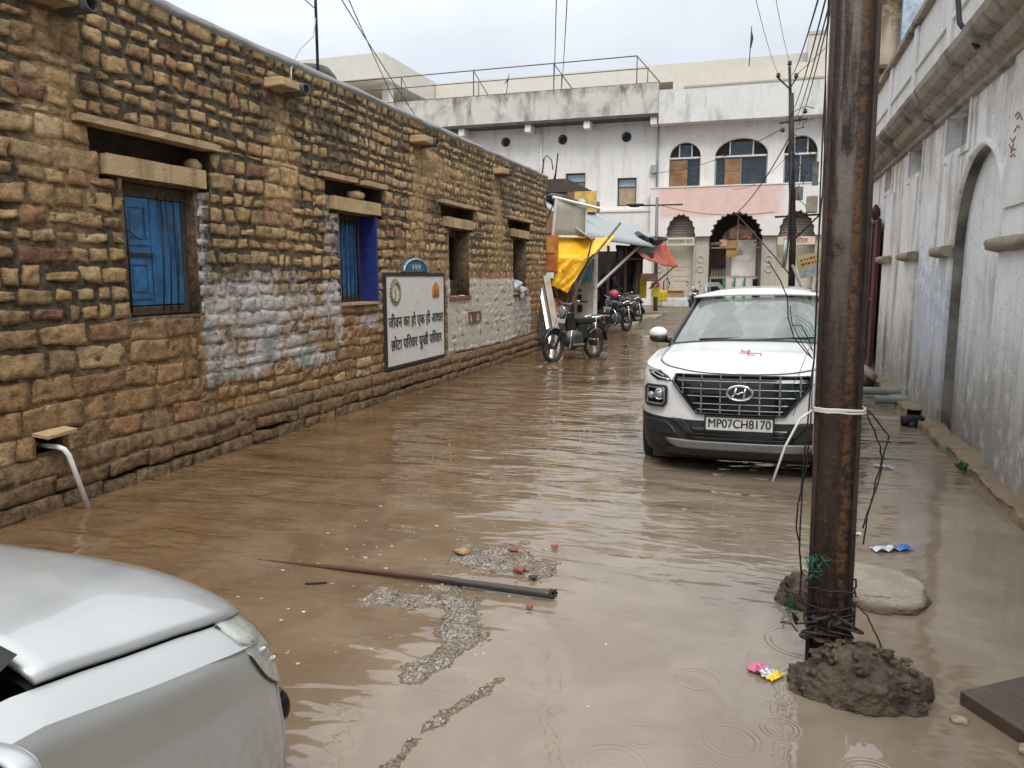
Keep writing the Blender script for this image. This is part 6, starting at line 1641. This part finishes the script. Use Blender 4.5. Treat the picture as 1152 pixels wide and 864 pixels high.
# ------------------------------------------------------------ overhead cables
def cable(pts, r, label, mat=M_cable): m = MB(); m.tube(pts, r, 5); return tag(m.build('overhead_cable', mat), label, 'cable')
G_ = 'overhead cables'
cable(sag((-7.0, -2, 8.2), (-5.0, 8.1, 4.62), .12), .006, 'single cable from the iron rod running off over the stone wall')
cable([Vector(p) for p in ((-5.0, 8.1, 4.55), (-4.98, 8.0, 4.3), (-4.9, 7.6, 4.05), (-4.75, 7.3, 3.9), (-4.66, 7.05, 3.7), (-4.6, 6.95, 3.55))], .007, 'pale drop wire curling from the iron rod down to the wall spout', M_steel)
cable(sag((-5.0, 8.1, 5.6), (-17.0, 41, 6.0), .6), .008, 'upper slack cable from the iron rod down behind the stone wall coping')
cable(sag((-5.0, 8.1, 5.2), (-14.5, 41, 5.8), .7), .008, 'lower slack cable from the iron rod down behind the stone wall coping')
cable(sag((-3.2, 12, 6.9), (-11.0, 40.6, 11.2), .5), .012, 'left cable of the steep pair rising over the pipe railing')
cable(sag((-3.0, 12, 6.9), (-10.6, 40.6, 11.2), .5), .012, 'right cable of the steep pair rising over the pipe railing')
cable(sag((-5.75, FY-.2, 6.9), (.33, 29.95, 6.8), .35), .014, 'thin cable crossing the white hall wall to the electricity pole')
cable(sag((-1.55, FY-.65, 4.72), (.62, 30, 6.6), .3), .022, 'thick drop cable from the middle scalloped arch up to the electricity pole')
cable(sag((-1.6, FY-.6, 4.7), (.85, 30, 1.6), -.05), .03, 'dark stay running from the middle arch down behind the white car')
for i, (a, z, zz, dr, lb) in enumerate(((.20, 6.9, 8.6, .15, 'leftmost of the bundle of cables beside the rusty girder'), (.28, 6.6, 7.4, .4, 'second of the bundle of cables beside the rusty girder'), (.36, 6.2, 7.1, .25, 'third of the bundle of cables beside the rusty girder'), (.42, 5.6, 6.9, .5, 'rightmost of the bundle of cables beside the rusty girder'))):
    cable(sag((a+.15, 6.0+i*.4, 3.9+i*.25), (.5+.12*i, 30, zz), .25), .010, lb)
cable(sag((-.35, 12, 7.0), (.46, 29.95, 9.05), .25), .007, 'faint thin cable reaching the very top of the electricity pole')
cable(sag((-.75, 12, 7.2), (.10, 29.95, 8.66), .3), .007, 'faint thin cable to the left arm of the electricity pole')
cable(sag((.70, 29.95, 8.6), (4.0, 30.5, 12.0), .1), .012, 'taut stay from the right arm of the electricity pole up to the right')
cable(sag((.66, 30, 6.0), (-1.8, 40.8, 5.9), .4), .010, 'slack loop between the electricity pole and the pink balcony')
cable(sag((-4.6, 34.1, 4.66), (.2, 30, 3.9), .25), .012, 'low cable from the street lamp crossarm across the pink balcony')
m = MB(); Q = []
random.seed(31)
P = [gp(-.105, -.03, 1.29), gp(-.13, -.01, 1.31), gp(-.18, 0, 1.37), gp(-.205, 0, 1.45), gp(-.21, 0, 1.53), gp(-.24, 0, 1.60), gp(-.29, 0, 1.68)]
m.tube(P, .0026, 5); m.tube([gp(-.105, -.03, 1.29), gp(-.15, 0, 1.35), gp(-.19, 0, 1.43), gp(-.20, .01, 1.50)], .002, 5); m.tube([gp(-.105, -.03, 1.32), gp(-.13, 0, 1.38), gp(-.155, 0, 1.42), gp(-.19, 0, 1.42)], .002, 5); tag(m.build('dangling_wire', M_cable), 'dark tangled wire dangling off the rusty girder in front of the windscreen', 'wire')
m = MB()
for k in range(5): m.tube([gp(-.105, -.03, 1.32+.02*k), gp(-.15+.008*k, 0, 1.38+.012*k), gp(-.175, 0, 1.42+.01*k)], .0016, 4)
m.tube([gp(-.12, -.03, 1.33), gp(-.155, -.02, 1.22), gp(-.18, -.02, 1.17), gp(-.15, -.03, 1.12), gp(-.17, -.03, 1.05)], .0014, 4)
tag(m.build('green_twine', M_green), 'thin green twine fluttering off the rusty girder', 'twine')
# ------------------------------------------------------------ debris in the water
t = NT('pale_concrete_lump'); v = t.co(); n1 = t.noise(v, 6, 7, .65); n2 = t.noise(v, 60, 6, .7)
sz_ = t.n('ShaderNodeSeparateXYZ', Vector=v)
c = t.mix(t.ramp(n1, .35, .7), (.36, .30, .23), (.48, .42, .33)); c = t.mix(t.ramp(n2, .58, .68, 0, .7), c, (.16, .12, .085)); 
c = t.mix(t.ramp(sz_.outputs[2], .045, .015, 0, 1), c, (.13, .095, .065))
t.p(Base_Color=c, Roughness=.8); t.bump(t.math('ADD', n1, n2), .8, .02)
m = MB(); lump(m, (.585, 4.20, -.01), (.275, .30, .125), 14, 6, .45, .45)
tag(m.build('concrete_lump', t.m), 'pale rounded concrete lump in the water behind the rusty girder', 'rubble')
m = MB(); lump(m, (.25, 3.95, .0), (.13, .14, .135), 5, 5)
for k in range(10): a = R(0, 6.3); m.tube([(.25+.11*cos(a), 3.93+.1*sin(a)-.03, R(.06, .12)), (.25+.13*cos(a+1), 3.9+.1*sin(a+1), R(.05, .15)), (.25+.1*cos(a+2), 3.88+.1*sin(a+2), R(.02, .12))], .005, 5)
tag(m.build('muddy_lump', M_mudc), 'dark muddy lump tangled with wire, left behind the rusty girder', 'rubble')
M_dkslab = weathered('wet_dark_slab', (.085, .055, .040), (.13, .095, .07), (.05, .035, .03), .2, .6, .45, .4, 3)
m = MB(); Ms = Matrix.Translation((1.16, 3.03, .015)) @ Matrix.Rotation(radians(33), 4, 'Z') @ Matrix.Rotation(radians(-3), 4, 'Y')
m.box(-.27, .4, -.17, .30, -.06, .055, Ms); tag(m.build('stone_slab', M_dkslab, bevel=.008), 'dark wet stone slab at the near right corner', 'slab')
for (x, y, r, lb) in ((.745, 3.0, .024, 'small tan pebble in the water left of the dark slab'), (.93, 2.86, .034, 'pale pebble beside the near edge of the dark slab'), (.985, 2.83, .022, 'smaller stone touching the pale pebble by the slab'), (.97, 2.75, .035, 'flat pale stone nearest the frame corner under the slab')):
    m = MB(); m.blob((x, y, .004), (r*1.3, r, r*.7), r*900, .3, 3); tag(m.build('pebble', plain('tan_pebble', (.34, .25, .17), .7, 0, .3, 40)), lb, 'pebble')
def wrapper(name, lb, c, L_, Wd, rz, parts, seed):
    o = thing(name, lb, 'litter', (*c, 0), rz)
    for (nm, u0, u1, mat) in parts:
        m = MB(); m.grid(lambda u, w: ((lerp(u0, u1, u)-.5)*L_, (w-.5)*Wd*(1+.25*nz(u*3+u0*5, w*2, seed)), .008+.030*abs(nz(lerp(u0, u1, u)*3.2, w*2.4, seed))+.004*nz(lerp(u0, u1, u)*9, w*7, seed+3)), 12, 10, False); m.build(nm, mat, o, local=True, solid=.002)
    return o
M_foil = plain('silver_foil', (.62, .62, .66), .25, .6, .2, 30)
wrapper('snack_wrapper', 'pink, silver and yellow snack wrapper floating left of the girder footing', (.065, 3.14), .13, .085, radians(-35), [('pink_end', 0, .42, plain('pink_foil', (.62, .16, .28), .4, 0, .35, 40)), ('foil', .42, .72, M_foil), ('yellow_end', .72, 1, plain('yellow_foil', (.70, .50, .03), .4, 0, .2, 30))], 4)
wrapper('plastic_packet', 'white and blue plastic packet floating behind the pale concrete lump', (.78, 4.88), .24, .07, radians(25), [('white_part', 0, .62, plain('white_film', (.62, .64, .68), .3, 0, .2, 20)), ('blue_end', .62, 1, plain('blue_film', (.06, .16, .50), .35, 0, .3, 20))], 9)
wrapper('plastic_scrap', 'small white plastic scrap floating beside the girder pole', (.585, 5.1), .10, .04, .2, [('film', 0, 1, M_white)], 2)
wrapper('plastic_scrap', 'bluish white scrap floating near the right kerb', (1.02, 7.05), .16, .05, -.5, [('film', 0, 1, plain('pale_film', (.55, .58, .62), .3))], 6)
# bamboo pole half afloat
M_bamb = NT('wet_bamboo'); v = M_bamb.co(); n1 = M_bamb.noise(M_bamb.co(scale=(2, 30, 30)), 1, 5, .6); sx_ = M_bamb.n('ShaderNodeSeparateXYZ', Vector=v)
c = M_bamb.mix(M_bamb.ramp(sx_.outputs[0], -1.75, -1.45), M_bamb.mix(n1, (.055, .024, .016), (.13, .060, .038)), M_bamb.mix(n1, (.018, .015, .014), (.06, .045, .038)))
M_bamb.p(Base_Color=c, Roughness=.32); M_bamb.bump(n1, .3, .005)
m = MB(); pts = []; rs = []
for k in range(81):
    u = k/80; x = lerp(-3.0, -.96, u); z = lerp(-.012, .030, ss(0, .75, u)); rr = lerp(.007, .023, u)
    if k in (12, 23, 34, 46, 60): rr *= 1.18
    pts.append((x, 3.575+.012*sin(u*5), z)); rs.append(rr)
m.tube(pts, rs, 14)
for k in range(9): a = 2*pi*k/9; m.tube([(-.97, 3.575+.018*cos(a), .03+.018*sin(a)), (-.945+R(-.01, .02), 3.575+.02*cos(a), .03+.02*sin(a))], .007, 5)
tag(m.build('bamboo_pole', M_bamb.m), 'long dark bamboo pole lying half afloat across the flooded lane', 'pole')
m = MB(); m.tube([(-2.25, 3.35, .003), (-2.19, 3.37, .008), (-2.15, 3.40, .003)], .006, 6); tag(m.build('twig', M_iron), 'tiny dark twig floating near the bamboo pole', 'twig')
for (x, y, s_, lb, c) in ((-1.22, 3.86, .035, 'larger red brick chip on the gravel mound behind the bamboo', (.27, .075, .052)), (-1.35, 4.15, .028, 'red brick chip on the back of the gravel mound', (.27, .075, .052)), (-1.13, 4.28, .024, 'farthest small red brick chip behind the gravel mound', (.27, .075, .052)), (-1.03, 3.42, .018, 'little red chip in the water by the bamboo tip', (.27, .075, .052)), (-1.62, 4.02, .05, 'yellowish stone chip on the gravel mound', (.30, .19, .09)), (-1.12, 3.78, .022, 'dark mossy chip beside the larger red brick chip', (.04, .045, .03))):
    m = MB(); m.blob((x, y, .018), (s_*1.05, s_*.8, s_*.45), s_*700, .45, 2); tag(m.build('brick_chip', plain('chip_%d' % int(c[0]*100), c, .8, 0, .25, 40)), lb, 'chip')

# gravel shoals just breaking the surface
t = NT('wet_gravel'); v = t.co(); n1 = t.noise(v, 40, 6, .7); vo_ = t.n('ShaderNodeTexVoronoi', Vector=v, Scale=75.0); n3 = t.noise(v, 5, 3, .5)
c = t.mix(t.ramp(n1, .35, .7), (.26, .22, .175), (.54, .48, .41)); c = t.mix(t.ramp(n3, .5, .7, 0, .6), c, (.20, .14, .09)); c = t.mix(t.ramp(vo_.outputs[0], .35, .6, 0, .6), c, (.06, .05, .04))
zz_ = t.n('ShaderNodeSeparateXYZ', Vector=v); c = t.mix(t.ramp(t.math('ADD', zz_.outputs[2], t.math('MULTIPLY', t.math('SUBTRACT', n3, .5), .012)), .001, .010, 1, 0), c, (.19, .135, .085))
t.p(Base_Color=c, Roughness=t.ramp(n1, .3, .7, .2, .55)); t.bump(t.math('ADD', vo_.outputs[0], n1), 1.0, .012); M_gravel = t.m
def shoal(name, label, f, x0, x1, y0, y1, step, npeb, seed):
    random.seed(seed); nx_, ny_ = int((x1-x0)/step), int((y1-y0)/step); m = MB()
    def h(x, y):
        return -.022+.034*f(x, y)+.014*nz(x*8, y*8, seed)+.009*nz(x*24, y*24, seed)+.005*nz(x*60, y*60, seed)
    m.grid(lambda u, w: (lerp(x0, x1, u), lerp(y0, y1, w), h(lerp(x0, x1, u), lerp(y0, y1, w))), nx_, ny_)
    k = 0; tries = 0
    while k < npeb and tries < npeb*12:
        tries += 1; x, y = R(x0, x1), R(y0, y1); z = h(x, y)
        if z < -.008 or R(0, 1) > f(x, y): continue
        r = (.0022+.007*R(0, 1)**3)*(1.9 if R(0, 1) < .05 else 1); m.blob((x, y, z+r*.05), (r*R(.8, 1.5), r*R(.8, 1.5), r*.7), k, .45, 1); k += 1
    return tag(m.build(name, M_gravel), label, 'gravel', None, 'stuff')
def fA(x, y): return ss(1.5, .2, sqrt(((x+1.40)/.40)**2+((y-4.0)/.34)**2)+.35*nz(x*5, y*5, 2))
def segd(x, y, a, b):
    ax, ay = a; bx_, by = b; t_ = max(0, min(1, ((x-ax)*(bx_-ax)+(y-ay)*(by-ay))/((bx_-ax)**2+(by-ay)**2))); return sqrt((x-ax-t_*(bx_-ax))**2+(y-ay-t_*(by-ay))**2)
def fB(x, y):
    d = min(segd(x, y, (-1.78, 3.33), (-1.45, 3.42))/.16, segd(x, y, (-1.38, 3.40), (-1.22, 3.02))/.12, segd(x, y, (-1.22, 3.02), (-1.30, 2.66))/.08)
    return ss(1.7, .25, d+.55*nz(x*6, y*6, 4))
def fC(x, y):
    d = min(segd(x, y, (-1.0, 2.62), (-1.10, 2.36)), segd(x, y, (-1.10, 2.36), (-1.12, 2.06)), segd(x, y, (-.96, 2.75), (-1.0, 2.62)))/.035
    return ss(1.3, .3, d+.8*nz(x*11, y*11, 4))*.84
shoal('gravel_shoal', 'gravel mound with red brick chips rising behind the bamboo pole', fA, -1.95, -.85, 3.55, 4.45, .012, 700, 3)
shoal('gravel_shoal', 'grey broken asphalt and gravel strip breaking the water in front of the bamboo pole', fB, -2.1, -1.0, 2.45, 3.68, .012, 900, 8)
shoal('gravel_ridge', 'thin crooked ridge of grit at the bottom edge of the water', fC, -1.25, -.85, 1.95, 2.85, .010, 160, 5)

m = MB(); random.seed(44)
for k in range(130):
    x, y = (R(-2.6, -1.0), R(2.6, 4.6)) if k < 80 else (R(-3.5, 1.2), R(2.2, 9))
    r = R(.003, .009)*(1.8 if k % 11 == 0 else 1); m.blob((x, y, .001), (r*R(.8, 2), r, r*.35), k, .4, 1)
tag(m.build('floating_scum', plain('pale_scum', (.50, .45, .38), .6, 0, .4, 3)), 'pale flecks of scum and bits drifting on the flood water', 'scum', None, 'stuff')
# ------------------------------------------------------------ sky, sun, camera
w = bpy.data.worlds.new('World'); SC.world = w; w.use_nodes = True
nt = w.node_tree; nt.nodes.clear(); out = nt.nodes.new('ShaderNodeOutputWorld'); bg = nt.nodes.new('ShaderNodeBackground'); nt.links.new(bg.outputs[0], out.inputs[0])
bg.inputs['Strength'].default_value = .1
SUN_EL, SUN_AZ = radians(54), radians(156)
sky = nt.nodes.new('ShaderNodeTexSky'); sky.sky_type = 'NISHITA'; sky.sun_disc = False; sky.sun_elevation = SUN_EL; sky.sun_rotation = SUN_AZ
tc = nt.nodes.new('ShaderNodeTexCoord'); sep = nt.nodes.new('ShaderNodeSeparateXYZ'); nt.links.new(tc.outputs['Generated'], sep.inputs[0])
cr_ = nt.nodes.new('ShaderNodeValToRGB'); nt.links.new(sep.outputs[2], cr_.inputs[0])
e = cr_.color_ramp.elements
e[0].position = 0; e[0].color = (4.9, 5.1, 5.4, 1); e[1].position = 1; e[1].color = (15.0, 15.1, 15.2, 1)
k = e.new(.18); k.color = (4.9, 5.25, 5.75, 1); k = e.new(.45); k.color = (8.0, 8.3, 8.8, 1)
mp = nt.nodes.new('ShaderNodeMapping'); mp.inputs['Scale'].default_value = (1.6, 1.6, 4.5); nt.links.new(tc.outputs['Generated'], mp.inputs[0])
nn = nt.nodes.new('ShaderNodeTexNoise'); nn.inputs['Scale'].default_value = 1.7; nn.inputs['Detail'].default_value = 5; nt.links.new(mp.outputs[0], nn.inputs['Vector'])
mr = nt.nodes.new('ShaderNodeMapRange'); mr.inputs[1].default_value = .3; mr.inputs[2].default_value = .7; mr.inputs[3].default_value = .86; mr.inputs[4].default_value = 1.12; nt.links.new(nn.outputs[0], mr.inputs[0])
mu = nt.nodes.new('ShaderNodeVectorMath'); mu.operation = 'SCALE'; nt.links.new(cr_.outputs[0], mu.inputs[0]); nt.links.new(mr.outputs[0], mu.inputs['Scale'])
mx = nt.nodes.new('ShaderNodeMix'); mx.data_type = 'RGBA'; mx.inputs[0].default_value = .90; nt.links.new(sky.outputs[0], mx.inputs[6]); nt.links.new(mu.outputs[0], mx.inputs[7])
nt.links.new(mx.outputs[2], bg.inputs[0])
sl = bpy.data.lights.new('sun', 'SUN'); sl.energy = 1.5; sl.angle = radians(25); sl.color = (1, .97, .93)
so_ = bpy.data.objects.new('sun', sl); COL.objects.link(so_); so_.rotation_euler = (radians(36), 0, radians(24))
cam = bpy.data.cameras.new('camera'); cam.sensor_width = 36; cam.lens = 36*865/1152; cam.clip_end = 2000; cam.clip_start = .05
co_ = bpy.data.objects.new('camera', cam); COL.objects.link(co_); co_.location = (0, 0, 1.62)
co_.rotation_euler = (pi/2-math.atan(122/865), 0, radians(18.13)); SC.camera = co_
SC.view_settings.view_transform = 'Standard'; SC.view_settings.look = 'None'; SC.view_settings.gamma = 1; SC.view_settings.use_curve_mapping = False
SC.view_settings.exposure = .58
SC.render.engine = 'CYCLES'
SC.cycles.use_denoising = True
SC.cycles.max_bounces = 6; SC.cycles.diffuse_bounces = 3; SC.cycles.glossy_bounces = 4; SC.cycles.transparent_max_bounces = 10
SC.cycles.use_adaptive_sampling = True; SC.cycles.adaptive_threshold = .02
